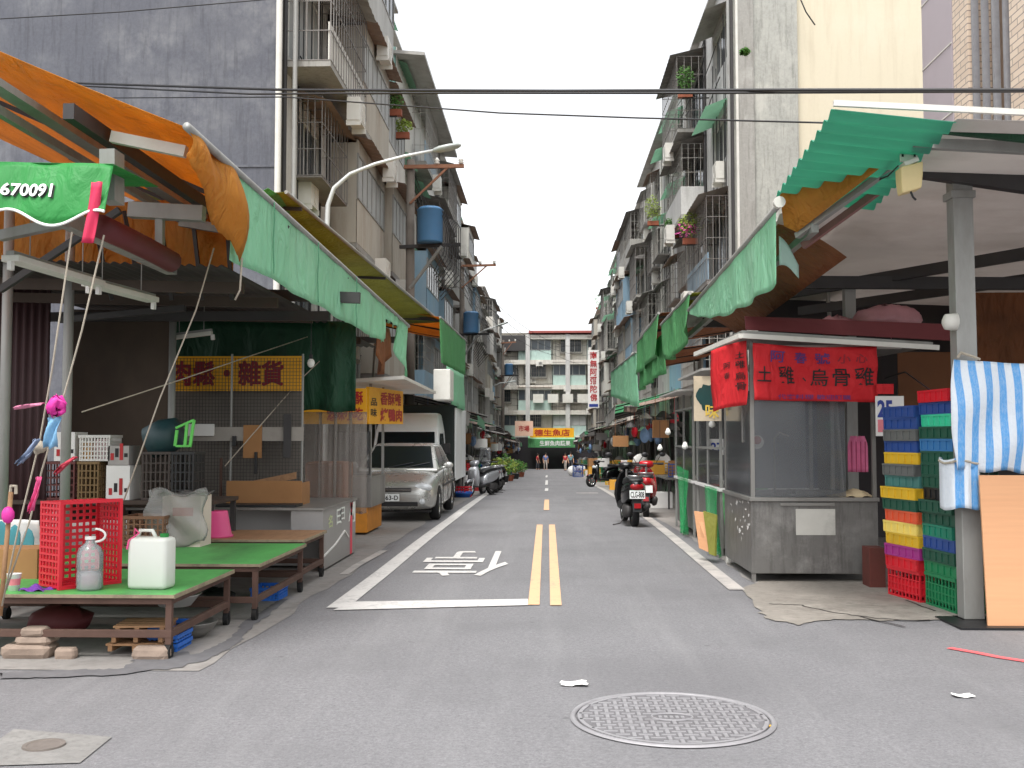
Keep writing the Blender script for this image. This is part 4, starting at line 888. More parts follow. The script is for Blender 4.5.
MB().lathe([(.0405, .04), (.0455, .085)], (0, 0, 0), 20, cap=False).build('print', mat('pink_print', (226, 130, 140), .7), t, w=False)
tag(MB().sheet(lambda u, v: V((P(22, 585, 7.25).x + .2 * u, 7.2 + .13 * v, .445 + .03 * math.sin(4 * u) * math.sin(3 * v) + .012 * math.sin(11 * u + 5 * v))), 10, 8).build('cloth', mat('purple_cloth', (120, 60, 170), .8), None, smooth=True, solid=.004), 'small crumpled purple cloth beside the paper cup', 'cloth')
t = thing('wooden_pole', 'wooden broom pole with pale hook and pink tie leaning at the left edge', 'pole', (P(2, 600, 6.9).x, 6.9, .2)); MB().path([P(0, 616, 6.9), P(6, 550, 6.95), (P(11, 492, 7.0))], .016, 8).build('shaft', WOOD, t, smooth=True)
MB().path([P(10, 497, 7), P(11, 486, 7), P(16, 486, 7), P(16, 494, 7)], .012, 6).build('hook', ROPE, t); MB().ball(P(8, 515, 6.95), .045, 10, (1, .8, 1.3)).build('tie', HOTPINK, t, smooth=True)
# under the front table
for (px, py, sx, sy, sz, lab) in ((149, 661, .26, .12, .085, 'brick wedged under the right caster of the front table'), (163 - 100, 660, .15, .1, .07, 'small broken stone beside the stone heap under the table'), (22, 660, .36, .24, .09, 'long flat stone slab at the base of the stone heap'), (30, 646, .26, .2, .06, 'middle flat stone of the heap under the table'), (30, 637, .18, .15, .05, 'topmost small stone of the heap under the table')):
    q = G(px, py) if py > 655 else P(px, py, 7.1); z = 0 if py > 655 else (.09 if py == 646 else .15); r2 = random.Random(px + py); b = MB()
    rings = []
    for k, (f, zz) in enumerate(((.92, 0), (1, .3), (.97, .75), (.8, 1))):
        rings.append([V((q.x + sx / 2 * f * math.copysign(abs(math.cos(a)) ** .45, math.cos(a)) * r2.uniform(.93, 1.04), q.y + sy / 2 + sy / 2 * f * math.copysign(abs(math.sin(a)) ** .45, math.sin(a)) * r2.uniform(.92, 1.05), z + .004 + zz * sz)) for a in [2 * PI * i / 14 for i in range(14)]])
    b.rings(rings); tag(b.build('brick' if 'brick' in lab else 'stone', mat('brick_stone', (150, 132, 118), .9, 0, .25, 14, .4, .4, (96, 84, 76)), None), lab, 'brick' if 'brick' in lab else 'stone')
for k in range(3):
    q = G(134, 656); z = .03 + .062 * k; o = thing('wooden_pallet', ('lowest', 'middle', 'topmost')[k] + ' small wooden slat tray stacked under the front table', 'slat tray', (q.x, q.y + .15, z), .05 * k, 'slat trays under the front table')
    b = MB(); [b.bx(-.2 + .02 * k, .2, -.15 + .07 * i, -.1 + .07 * i, .038, .052) for i in range(5)]; b.build('slats', WOOD, o, w=False)
    b = MB(); [b.bx(x - .015, x + .015, -.15, .18, 0, .037) for x in (-.17 + .02 * k, 0, .17)]; b.build('bearers', WOOD, o, w=False)
    o2 = crate_mb(.2, .3, .055, 5, 6, 2, .006).build('plastic_tray', mat('blue_tray_plastic', (40, 110, 206), .45), None, w=False); q = P(168, 640, 7.45); o2.location = (q.x, 7.5, .005 + .062 * k); tag(o2, ('lowest', 'middle', 'topmost')[k] + ' shallow blue plastic tray stacked beside the slat trays', 'tray', 'blue trays under the front table')
q = G(190, 637); t = thing('metal_bowl', 'dull metal bowl on the ground under the right edge of the front table', 'bowl', (q.x, q.y, 0)); MB().lathe([(.1, .004), (.17, .06), (.2, .12), (.205, .12), (.2, .112), (.16, .055), (.09, .012), (.001, .012)], (0, 0, 0), 28).build('bowl', STAIN, t, w=False, smooth=True)
t = thing('wash_basin', 'pale basin holding a yellow cloth on the lower rail of the front table', 'basin', (P(190, 615, 8.2).x - .1, 8.15, .2)); MB().lathe([(.12, 0), (.19, .09), (.2, .09), (.18, .08), (.1, .015), (.001, .015)], (0, 0, 0), 24).build('basin', WHITEP, t, w=False, smooth=True)
r2 = random.Random(4); b = MB(); b.ball((0, 0, .11), .15, 14, (1, .9, .55)); b.v = [p + V((r2.gauss(0, .012),) * 3) for p in b.v]; tag(b.build('cloth', mat('dull_yellow_cloth', (190, 180, 84), .8), None, w=False, smooth=True), 'crumpled yellow cloth lying in the pale basin', 'cloth').location = (P(190, 615, 8.2).x - .1, 8.15, .2)
q = G(269, 602); o = crate_mb(.26, .34, .12, 6, 7, 3).build('plastic_crate', MATS['blue_tray_plastic'], None, w=False); o.location = (q.x - .05, q.y + .2, .004); tag(o, 'small blue plastic crate on the ground under the second green table', 'crate')
for (px, py, y, s, lab, m) in ((216, 603, 9.3, .1, 'dark bag slumped under the second green table', BLACKP), (60, 626, 7.9, .15, 'dark red bag in the shade under the front table', MAROON)):
    b = MB(); b.ball((0, 0, s * .7), s, 14, (1.6, 1.1, .8)); b.v = [p + V((r2.gauss(0, .012),) * 3) for p in b.v]; o = b.build('bag', m, None, w=False, smooth=True); q = P(px, py, y); o.location = (q.x, y, .02); tag(o, lab, 'bag')
# ropes and rags
def rope(label, pts, r=.006, m=ROPE, name='rope'): return tag(MB().path(pts, r, 6).build(name, m, None, smooth=True), label, 'rope')
rope('outer rope running from the number awning down to the left table edge', [P(72, 232, 6.25), P(52, 370, 6.5), P(40, 440, 6.55), P(18, 530, 6.6), P(2, 606, 6.7)])
rope('inner rope tied with pink rags beside the outer rope', [P(104, 235, 6.3), P(82, 330, 6.4), P(60, 410, 6.45), P(42, 470, 6.5), P(30, 520, 6.6), P(6, 590, 6.7)])
rope('slanting rope from the awning edge to the top of the red crate', [P(214, 248, 8), P(196, 310, 7.95), P(160, 398, 7.8), P(124, 500, 7.7)])
rope('long thin cord slung from the left rail to the torn awning end', [P(82, 412, 9.0), P(180, 380, 10), P(250, 356, 12), P(352, 322, 14.5)], .006)
rope('short cord tying the torn green drop down to the counter', [P(356, 326, 14.0), P(300, 380, 13), P(225, 466, 11.8)], .007)
rope('knotted cord hanging below the green drop near the tarp roll', [P(242, 258, 7.8), P(240, 290, 7.8), P(235, 300, 7.8)], .008)
def rag(label, pts, wd, m, y=6.42, name='rag'):
    pts = [P(a, c, y) for a, c in pts]; b = MB(); k = len(pts) - 1
    def fn(u, v):
        i = min(k - 1, int(v * k)); p = pts[i].lerp(pts[i + 1], v * k - i); return p + V((wd * (u - .5), .02 * math.sin(u * 8 + v * 6), .01 * math.sin(9 * u)))
    b.sheet(fn, 8, 3 * k); return tag(b.build(name, m, None, smooth=True, solid=.004), label, 'rag')
b = MB(); r2 = random.Random(9); b.ball(P(56, 406, 6.42), .06, 14, (1, .7, 1)); b.v = [p + V((r2.gauss(0, .009), r2.gauss(0, .009), r2.gauss(0, .009))) for p in b.v]; tag(b.build('rag', HOTPINK, None, smooth=True), 'bunched magenta plastic bag knotted on the inner rope', 'rag')
rag('pale blue rubber glove hanging on the inner rope', [(54, 418), (52, 430), (50, 448)], .08, mat('pale_blue_rubber', (120, 170, 206), .6))
rag('long pink ribbon trailing down the inner rope', [(38, 478), (36, 495), (30, 512)], .03, PINK)
rag('thin pink ribbon blowing left off the outer rope', [(42, 404), (28, 406), (15, 408)], .02, mat('dusty_pink', (200, 120, 150), .7))
rag('red ribbon fluttering between the two ropes and the crates', [(74, 458), (64, 466), (56, 474)], .03, mat('dull_red_ribbon', (180, 50, 70), .7))
rag('grey blue rag tied to the outer rope low down', [(36, 440), (28, 455), (18, 464)], .04, mat('grey_blue_rag', (120, 134, 160), .8))
b = MB(); b.ball(P(40, 447, 6.5), .04, 10, (1.2, .8, 1)); b.v = [p + V((r2.gauss(0, .006),) * 3) for p in b.v]; tag(b.build('knot', ROPE, None, smooth=True), 'fist sized knot of pale string on the outer rope', 'knot')
# bulb
t = thing('light_bulb', 'bare bulb hanging by a wire before the dark green tarpaulin', 'bulb', P(311, 360, 12.4)); q = P(311, 363, 12.4)
MB().ball(q, .045, 12, (1, 1, 1.25)).build('bulb', LAMPW, t, smooth=True); MB().tube(q + V((0, 0, .05)), q + V((0, 0, .5)), .005, 5).build('wire', BLACKP, t); MB().tube(q + V((0, 0, .04)), q + V((0, 0, .1)), .022, 10).build('socket', BLACKP, t)
# ================================================================ LEFT food stall with yellow signs
fs_ = thing('food_stall', 'stainless food stall with white tilted roof beside the silver car', 'food stall', (-2.9, 16, gz(16)))
b = MB(); b.prism([P(322, 384, 15.6), P(404, 379, 15.6), P(436, 394, 19.5), P(350, 394, 19.5)], (0, 0, .05)); b.build('roof', WHITEM, fs_)
q0, q1 = G(366, 534), G(393, 524)
for nm, m, z0, z1 in (('base', mat('orange_base_board', (206, 132, 34), .6), .03, .42), ('cabinet', STAIN, .42, .9)):
    b = MB(); b.prism([(-3.4, 16.3, z0), (q1.x - .06 * (z0 < .1), 16.3, z0), (q1.x - .06 * (z0 < .1), 17.7, z0), (-3.4, 17.7, z0)], (0, 0, z1 - z0)); b.build(nm, m, fs_, bevel=.01)
for (x, y) in ((q1.x - .03, 16.35), (q1.x - .03, 17.6), (-3.3, 16.35)): MB().bar((x, y, .9), (x, y, 2.45), .04).build('post', STEEL, fs_)
MB().bx(-3.3, q1.x - .02, 16.33, 16.34, .92, 1.6).build('glass', GLASS, fs_)
def signboard(label, A, B, h, rows, th=.05, m=YELLOWS, lm=REDL, part='board'):
    A, B = V(A), V(B); d = B - A; nrm = V((d.y, -d.x, 0)).normalized(); t = thing('shop_sign', label, 'sign', A)
    MB().prism([A, B, B + V((0, 0, h)), A + V((0, 0, h))], -nrm * th).build(part, m, t)
    for (body, rect, mm, bold) in rows: letter(body, plane_fn(A + nrm * .003, d, (0, 0, h)), rect, mm or lm, t, nrm * .002, bold)
    return t
a, c = P(318, 426, 15.2), P(367, 424, 15.2)
signboard('orange yellow sign with two rows of small red characters facing the camera', P(303, 424, 15.2), P(366, 424, 15.2), .52, (('炸雞・鹽酥', (.3, .54, .95, .92), None, .03), ('滷味小吃', (.38, .1, .95, .46), None, .03)))
signboard('pair of yellow orange signs angled to the street under the stall roof', P(369, 424, 15.9), P(403, 424, 18.3), .57, (('香酥雞', (.3, .54, .92, .9), None, .03), ('烤鴨肉', (.3, .08, .95, .44), REDL, .04), ('品', (.04, .5, .2, .7), BLACKL, .02), ('味', (.04, .2, .2, .42), BLACKL, .02)))
for k in range(4):
    a, c = P(304 + 15 * k, 412, 13.95), P(322 + 15 * k, 412, 13.95)
    tag(MB().sheet(tarp_fn(a, c, 1.35, .02, 2, (0, 1, 0), 40 + k), 8, 6).build('plastic_curtain', MURKY, None, smooth=True, solid=.002), ('leftmost', 'second', 'third', 'rightmost')[k] + ' clear plastic curtain strip beside the yellow sign', 'plastic curtain', 'plastic curtain strips at the left stall')
b = MB(); x0, x1, z0, z1 = ext(304, 343, 462, 528, 14.2); b.bx(x0, x1, 14.2, 14.9, 0, z1); b.v = [p + V((r2.gauss(0, .02), r2.gauss(0, .02), 0)) for p in b.v]; tag(b.build('covered_goods', mat('brown_cover', (150, 92, 62), .7, 0, .2, 2, .1, .3), None, bevel=.04), 'goods under a rusty brown cover behind the plastic strips', 'covered goods')
# ================================================================ RIGHT roof with corrugated edge
rr = thing('market_roof', 'high flat market roof with teal corrugated edge and galvanised post at right', 'roof', (3.6, 8.85, 0))
MB().sheet(lambda u, v: V((2.0 + .85 * u, 7.3 + 1.9 * v, 3.79 - .19 * v - .1 * u + .022 * math.sin(v * 20 * PI))), 4, 120).build('corrugated_edge', TEALC, rr, smooth=True, solid=.003)
def rz(x, y): return 3.72 - .07 * (x - 2.8) / 1 * .6 - .02 * (y - 7.3) * .3
MB().sheet(lambda u, v: V((2.86 + 7 * u, 7.3 + 10.5 * v, rz(2.86 + 7 * u, 7.3 + 10.5 * v) + .008 * math.sin(v * 200))), 3, 130).build('ceiling_sheet', CEILW, rr, smooth=True, solid=.004)
MB().sheet(lambda u, v: V((2.06 + .8 * u, 9.2 + 8 * v, 3.46 + .17 * u - .2 * v + .02 * math.sin(v * 60 * PI))), 2, 200).build('ceiling_sheet', CEILW, rr, smooth=True, solid=.004)
MB().bar((2.0, 7.28, 3.83), (9.8, 7.28, 3.36), .03, .04).build('edge_trim', WHITEM, rr)
for nm, m, a, c, wd, ht in (('beam', DARKST, P(905, 166, 8.75), P(1100, 194, 8.75), .1, .16), ('beam', STEEL, P(912, 142, 7.8), P(1100, 152, 7.8), .06, .09), ('beam', GREEND, P(930, 128, 7.6), P(1100, 146, 7.6), .05, .06),
        ('beam', DARKST, (2.5, 14, 3.3), (6.8, 8.0, 3.42), .08, .12), ('beam', DARKST, (3.6, 15, 3.3), (7.6, 9.5, 3.38), .08, .12), ('beam', DARKST, (2.3, 12, 3.28), (9, 12, 3.2), .08, .14), ('beam', DARKST, (2.3, 15.5, 3.2), (9, 15.5, 3.2), .08, .14), ('beam', STEEL, (2.3, 9.0, 3.3), (2.3, 17, 3.15), .06, .08)):
    bar_part(nm, m, rr, a, c, wd, ht)
q = P(971, 612, 8.85); qt = P(959, 182, 8.85)
MB().bar((q.x, 8.85, .02), (qt.x, 8.85, 3.66), .165, .15, (0, 1, 0)).build('post', STEEL, rr, bevel=.006)
MB().bx(qt.x - .1, qt.x + .1, 8.76, 8.95, 3.5, 3.56).build('post_cap', STEEL, rr)
MB().bx(q.x - .1, q.x + .1, 8.76, 8.98, 0, .02).build('base_plate', DARKST, rr)
for (px, y) in ((849, 12.1), (1060, 12.1)):
    q2 = P(px, 300, y); MB().bx(q2.x - .06, q2.x + .06, y - .06, y + .06, 0, 3.3).build('post', STEEL, rr)
b = MB(); b.add([P(780, 194, 9.1), P(893, 146, 8.1), P(893, 158, 8.1), P(797, 232, 9.15), P(784, 226, 9.2)], [(0, 1, 2, 3, 4)]); tag(b.build('tarpaulin', ORANGE, None, solid=.006), 'orange tarpaulin strip under the teal corrugated roof edge', 'tarpaulin')
MB().bar(P(797, 236, 9.2), P(893, 166, 8.3), .05, .05).build('rail', STEEL, rr)
MB().bar(P(803, 246, 9.4), P(880, 190, 8.8), .04, .06).build('rail', mat('dusty_red_rail', (140, 100, 96), .6), rr)
# valances along the street
RX = 2.0
def redge(y): return V((RX, y, 3.50 - (y - 9.15) * .036))
ra = thing('market_awning', 'long pale green tarpaulin drop on a street side pipe at the right', 'awning', redge(9.1))
MB().sheet(tarp_fn(redge(9.15), redge(14.6), .6, .014, 4, (-1, .1, 0), 21, lambda u: .66 - .56 * u + .14 * math.sin(u * PI) + .012 * math.sin(30 * u)), 60, 12).build('valance', GREENT, ra, smooth=True, solid=.004)
pipe_part('edge_pipe', STEEL, ra, [redge(9.0), redge(14.8)], .028, 10)
MB().lathe([(.001, -.03), (.05, -.03), (.05, .03), (.001, .03)], redge(9.02) + V((0, 0, .02)), 14, Matrix.Rotation(PI / 2, 3, 'X')).build('pipe_cap', WHITEM, ra)
MB().sheet(lambda u, v: redge(9.3 + 5.2 * u) + V((.05 + .6 * v, 0, -.1 - .3 * v + .05 * math.sin(v * PI))), 20, 6).build('canopy', ORANGED, ra, smooth=True, solid=.004)
b = MB(); b.sheet(lambda u, v: P(779, 236, 9.25).lerp(P(800, 262, 9.3), u) + V((0, .05 * u, -.26 * v * (1 - .55 * u) + .03 * math.sin(4 * u))), 8, 6); b.build('torn_flap', mat('pale_tarp_back', (180, 206, 196), .7, 0, .1, 3, .1, .2, trans=.3), ra, smooth=True, solid=.004)
def small_awning(label, A, B, drop, inner, cm, vm, seed, dropfn=None, layers=1, group='market awnings along the street', extra=0):
    A, B = V(A), V(B); t = thing('market_awning', label, 'awning', A, 0, group)
    sd = -1 if A.x > 0 else 1; ins = V((-sd * inner[0], 0, inner[1]))
    MB().sheet(lambda u, v: A.lerp(B, u) + ins * v + V((0, 0, -.06 * math.sin(PI * v) + .02 * math.sin(u * 30) * math.sin(PI * v))), 24, 6).build('canopy', cm, t, smooth=True, solid=.004)
    for k in range(layers):
        off = V((sd * .0 - sd * .06 * k, 0, -.5 * drop * k))
        if drop: MB().sheet(tarp_fn(A + off, B + off, drop, .04, 3, (sd, .15, 0), seed + k, dropfn), 22, 8).build('valance', vm[k % len(vm)], t, smooth=True, solid=.004)
    MB().path([A, (A + B) / 2, B], .025, 8).build('edge_pipe', STEEL, t)
    for u in (.06, .5, .94):
        p = A.lerp(B, u); MB().bar(p + V((0, 0, -.05)), p + ins + V((0, 0, -.05)), .045).build('rafter', DARKST, t)
        if extra: MB().tube((p + ins).xy.to_3d() + V((0, 0, gz(p.y))), p + ins * .9, .03, 8).build('post', STEEL, t)
    return t
small_awning('right awning with one sagging green flap and yellow underside behind the long pale drop', P(690, 293, 14.9), P(661, 325, 18.4), .55, (2.2, .3), YELLOWT, [GREENB], 31, lambda u: .5 + .25 * math.sin(PI * u), extra=1)
small_awning('right awning with a doubled bright green drop', P(659, 313, 18.8), P(637, 343, 23.5), .72, (2.6, .35), ORANGED, [GREENB, GREENB], 32, None, 2, extra=1)
small_awning('right awning with faded bluish green drop and rusty underside', P(636, 352, 24), P(611, 372, 33), 1.1, (2.8, .4), ORANGED, [GREENT], 33, lambda u: 1.25 - .5 * u, extra=1)
# electrical box on the bracket
t = thing('electrical_box', 'beige electrical box hanging from a perforated white bracket at the roof corner', 'electrical box', P(908, 165, 7.9))
a, c = P(908, 150, 7.95), P(910, 180, 7.85)
MB().bar(P(907, 133, 8), P(909, 162, 7.95), .13, .02, (0, 1, 0)).build('bracket', WHITEM, t, bevel=.003)
b = MB()
for k in range(5):
    for s in (-1, 1):
        q3 = P(908 + s * 6, 136 + k * 5, 7.96); b.bx(q3.x - .008, q3.x + .008, q3.y - .016, q3.y - .0135, q3.z - .01, q3.z + .01)
b.build('holes', BLACKP, t)
MB().bar(P(902, 166, 7.9), P(916, 161, 7.9), .12, .03).build('lid', WHITEM, t)
rings = []
for (dz, s) in ((0, 1), (-.1, .97), (-.2, .86)):
    q4 = P(909, 166, 7.88); rings.append([q4 + V((sx * .083 * s, sy * .07 * s, dz + .02 * sx)) for sx, sy in ((-1, -1), (1, -1), (1, 1), (-1, 1))])
MB().rings(rings).build('box', mat('aged_beige_plastic', (214, 192, 140), .5, 0, .08, 4, 0, .15), t, bevel=.012)
MB().path([P(910, 190, 7.85), P(913, 197, 7.85), P(916, 200, 7.85)], .008, 6).build('cable', BLACKP, t)
MB().path([P(898, 166, 7.9), P(888, 176, 8.2), P(874, 182, 8.6)], .006, 6).build('cable', BLACKP, t)

# ================================================================ RIGHT chicken stall
X0, X1, Y0, Y1 = 2.13, 3.44, 11.1, 12.75
cs = thing('food_stall', 'glass sided stainless stall under red poultry banners', 'food stall', ((X0 + X1) / 2, Y0, 0))
SCR = wallmat('scratched_stainless', (112, 110, 107), (158, 156, 152), (62, 58, 54), .5, .68, 2.4, .7, .12); SCR.node_tree.nodes['Principled BSDF'].inputs['Metallic'].default_value = .35; SCR.node_tree.nodes['Principled BSDF'].inputs['Roughness'].default_value = .48
MB().bx(X0, X1, Y0, Y1, .09, .84).build('cabinet', SCR, cs, bevel=.006)
MB().bx(X0 - .02, X1 + .01, Y0 - .03, Y1 + .02, .84, .88).build('counter_top', STAIN, cs, bevel=.004)
MB().bx(X0 + .3, X0 + .86, Y0 - .022, Y0 - .001, .795, .825).build('handle_strip', STAIN, cs)
x0, x1, z0, z1 = ext(796, 835, 509, 535, Y0); MB().bx(x0, x1, Y0 - .006, Y0 - .001, z0, z1).build('notice_plate', mat('worn_white_plate', (196, 194, 186), .6, 0, .2, 5, .05, .7, (120, 118, 112)), cs)
b = MB(); rs_ = random.Random(12)
for i in range(26):
    yy, zz = rs_.uniform(Y0 + .05, Y1 - .1), min(.8, max(.12, rs_.gauss(.62, .14))); L_ = rs_.uniform(.02, .1); b.add([(X0 - .0015, yy, zz), (X0 - .0015, yy + L_, zz + rs_.uniform(-.04, .04)), (X0 - .0015, yy + L_, zz + .012), (X0 - .0015, yy, zz + rs_.uniform(.008, .03))], [(0, 1, 2, 3)])
b.build('scratch_marks', WHITEP, cs)
for k, (x, y) in enumerate(((X0 + .005, Y0 + .01), (X1 - .045, Y0 + .01), (X0 + .005, Y1 - .05), (X1 - .045, Y1 - .05), (X1 - .3, Y1 - .05))):
    MB().bx(x, x + .04, y, y + .04, .005 if k < 2 else .881, 2.52).build('post', STAIN, cs)
MB().bx(X0 + .046, X1 - .046, Y0 + .012, Y0 + .045, 2.0, 2.035).build('rail', RUST, cs)
MB().bx(X0 + .046, X1 - .32, Y0 + .02, Y0 + .026, .885, 1.998).build('glass', GLASS, cs)
MB().bx(X0 + .012, X0 + .018, Y0 + .06, Y1 - .06, .885, 2.0).build('glass', GLASS, cs)
MB().bx(X0 + .2, X1 - .34, Y1 - .03, Y1 - .02, .9, 2.0).build('back_panel', mat('blue_grey_board', (92, 98, 116), .6, 0, .2, 1.5, .05, .3), cs)
MB().bx(X1 - .34, X1 - .2, Y1 - .019, Y1 - .009, .9, 2.4).build('back_panel', mat('navy_cloth', (28, 36, 74), .8), cs)
MB().bx(X0 + .05, X0 + .4, Y1 - .03, Y1 - .02, 2.02, 2.3).build('back_panel', WHITEP, cs)
b = MB(); b.prism([(X0 - .1, Y0 - .14, 2.57), (X1 + .55, Y0 - .14, 2.44), (X1 + .55, Y1 + .1, 2.48), (X0 - .1, Y1 + .1, 2.6)], (0, 0, .05)); b.build('roof', STEEL, cs)
MB().bar((X0 - .1, Y0 - .165, 2.56), (X1 + .6, Y0 - .165, 2.43), .04, .05).build('edge_trim', WHITEM, cs)
MB().bar((X0 - .12, Y0 - .16, 2.56), (X0 - .32, Y1 + .1, 2.52), .04, .05).build('edge_trim', WHITEM, cs)
b = MB(); b.prism([(X0 - .05, Y0 - .1, 2.63), (X1 + .9, Y0 - .1, 2.5), (X1 + .9, Y0 - .04, 2.68), (X0 - .05, Y0 - .04, 2.78)], (0, .03, 0)); b.build('roof_fascia', MAROON, cs)
MB().bx(X0 + .1, X1 + .3, Y0 + .06, Y0 + .11, 2.44, 2.48).build('lamp_tube', WHITEM, cs)
for x in (X0 + .8, X0 + .1): MB().lathe([(.07, 0), (.06, .05), (.02, .075), (.001, .076)], (x, Y0 + .4, 1.9), 16).build('lamp_shade', WHITEM, cs, smooth=True)
for (x, y) in ((X0 + .05, Y1 - .1), (X1 - .1, Y1 - .1)): MB().lathe([(.001, -.02), (.05, -.02), (.05, .02), (.001, .02)], (x - .03, y, .05), 14, Matrix.Rotation(PI / 2, 3, 'Y')).build('caster', WHITEM if x < 3 else RUBBER, cs)
b = MB(); b.path([(X0 + .42, 11.9, .88), (X0 + .42, 11.9, 1.5), (X0 + .47, 11.85, 1.56), (X0 + .56, 11.8, 1.52)], .012, 8); b.build('tap', CHROME, cs, smooth=True)
MB().bx(X0 + .55, X0 + .95, 11.5, 11.85, .881, .93).build('tray', STAIN, cs, bevel=.006)
# red banners
bn = thing('banner', 'large red cloth banner listing poultry in black brush characters', 'banner', P(752, 343, 11.0))
A, B = P(752.5, 343, 11.02), P(876.5, 346, 11.02)
hgt = 57 * 11.02 / FPX
def bfn(u, v):
    u_, w_ = u, 1 - v; return A.lerp(B, u_) + V((0, -.02 - .025 * math.sin(u_ * 9 + 2 * w_) * (.3 + w_) - .02 * math.sin((u_ - w_) * 12), -.03 * math.sin(PI * u_) * (1 - w_) - hgt * w_ * (1 - .02 * u_)))
MB().sheet(bfn, 40, 14).build('cloth', REDB, bn, smooth=True, solid=.003)
for (ch, u0, v0, u1, v1) in (('土', .03, .33, .14, .6), ('雞', .2, .3, .33, .63), ('、', .4, .36, .43, .44), ('烏', .46, .28, .6, .6), ('骨', .63, .28, .77, .6), ('雞', .81, .29, .97, .62)):
    letter(ch, bfn, (u0, v0, u1, v1), BLACKL, bn, (0, -.012, 0), .012)
for (ch, u0, u1) in (('阿', .14, .25), ('春', .33, .43), ('號', .5, .62)): letter(ch, bfn, (u0, .69, u1, .89), PURPLEL, bn, (0, -.012, 0), .02)
for (ch, u0, u1) in (('小', .68, .78), ('心', .82, .91)): letter(ch, bfn, (u0, .7, u1, .86), mat('dark_red_lettering', (150, 24, 40), .6), bn, (0, -.012, 0), .02)
letter('代客料理 歡迎訂購', bfn, (.2, .03, .78, .12), PURPLEL, bn, (0, -.012, 0), .01)
b2 = thing('banner', 'narrow red cloth banner on the street side corner of the stall', 'banner', P(735, 345, 11.0))
A2, B2 = V((X0 - .03, Y0 - .02, 2.5)), V((X0 - .3, Y1 - 1.0, 2.47))
def b2f(u, v):
    w_ = 1 - v; return B2.lerp(A2, u) + V((-.02 * math.sin(u * 8 + w_ * 5) * w_, -.03 * math.sin(u * 6), -.68 * w_ + .03 * math.sin(2 * u)))
MB().sheet(b2f, 14, 14).build('cloth', REDB, b2, smooth=True, solid=.003)
for (ch, u0, v0, u1, v1) in (('土', .72, .74, .96, .84), ('雞', .72, .58, .96, .7), ('烏', .72, .4, .96, .52), ('骨', .72, .24, .96, .36), ('阿', .35, .62, .56, .72), ('春', .35, .46, .56, .56)): letter(ch, b2f, (u0, v0, u1, v1), BLACKL, b2, (-.008, -.012, 0), .01)
# things at the stall
r2 = random.Random(8); b = MB(); q = P(850, 489, 11.25); b.sheet(lambda u, v: V((q.x - .22 + .44 * u, 11.15 + .22 * v, .884 + .075 * math.sin(PI * u ** 1.6) * math.sin(PI * v) + .012 * math.sin(17 * u + 9 * v))), 14, 8); tag(b.build('paper_bag', mat('crumpled_tan_paper', (206, 186, 150), .85), None, smooth=True, solid=.004), 'crumpled tan paper bag lying on the poultry stall counter', 'paper bag')
x0, x1, z0, z1 = ext(848, 868, 436, 472, 11.5); t = thing('apron', 'pink checked apron hanging inside the poultry stall', 'apron', ((x0 + x1) / 2, 11.5, z1))
MB().sheet(lambda u, v: V((x0 + (x1 - x0) * (.5 + (u - .5) * (1 - .6 * max(0, v - .75) * 4 * .5)), 11.5 + .015 * math.sin(u * 14), z0 + (z1 - z0) * v)), 12, 10).build('cloth', mat('pink_cloth', (226, 120, 160), .8, 0, .2, 14), t, smooth=True, solid=.004)
b = MB()
for k in range(4): xx = x0 + (x1 - x0) * (.15 + .22 * k); b.bx(xx, xx + .008, 11.478, 11.481, z0, z1 - .06)
b.build('stripes', mat('magenta_stripe', (170, 50, 90), .8), t); MB().tube((X1 - .1, 11.5, z1 + .01), ((x0 + x1) / 2, 11.5, z1 - .01), .006, 5).build('string', ROPE, t)
tag(MB().bx(P(741, 440, 11.6).x, P(747, 440, 11.6).x, 11.55, 11.58, 1.45, 1.9).build('plastic_bag', CLEARP, None, bevel=.01), 'clear plastic bag hanging on the left glass of the poultry stall', 'bag')
t = thing('sticker', 'round white and red sticker inside the poultry stall glass', 'sticker', P(758, 442, 11.25)); q = P(757, 442, 11.2); MB().lathe([(.001, 0), (.072, 0), (.072, .004), (.001, .004)], q, 24, Matrix.Rotation(PI / 2, 3, 'X')).build('disc', WHITEP, t)
b = MB(); b.lathe([(.001, .005), (.045, .005), (.045, .006), (.001, .006)], q + V((0, 0, .02)), 20, Matrix.Rotation(PI / 2, 3, 'X')); b.build('emblem', REDL, t)
ps = thing('poster', 'white poster with a large blue 25 beside the stacked trays', 'poster', P(886, 430, 10.9)); x0, x1, z0, z1 = ext(876, 894, 396, 436, 11.0); MB().bx(x0, x1 + .1, 11.0, 11.006, z0, z1).build('sheet', WHITEP, ps)
letter('25', plane_fn((x0, 10.997, z0), (x1 + .1 - x0, 0, 0), (0, 0, z1 - z0)), (.06, .46, .6, .9), BLUEL, ps, (0, -.002, 0), .04); MB().bx(x0 + .02, x0 + .16, 10.996, 10.998, z0 + .04, z0 + .17).build('print', mat('pink_print', (226, 130, 140), .7), ps)
tag(MB().bx(P(876, 385, 10.98).x, P(893, 385, 10.98).x, 10.96, 10.98, P(880, 394, 10.98).z, P(880, 384, 10.98).z).build('red_card', REDB, None), 'small red card above the blue numbered poster', 'card')
for (px, py, y, s, lab) in ((838, 318, 11.6, .19, 'smaller pinkish plastic bag piled on the poultry stall roof'), (886, 317, 11.5, .3, 'larger pinkish plastic bag piled on the poultry stall roof')):
    b = MB(); b.ball((0, 0, 0), s, 20, (1.25, .8, .55)); b.v = [p + V((r2.gauss(0, .014), r2.gauss(0, .014), r2.gauss(0, .014))) for p in b.v]; o = b.build('plastic_bag', mat('pink_clear_bag', (206, 150, 156), .35, 0, .35, 4, .3, .35, (150, 90, 90), trans=.3), None, w=False, smooth=True); o.location = P(px, py, y); o.location.z = 2.64 + s * .45; tag(o, lab, 'bag')
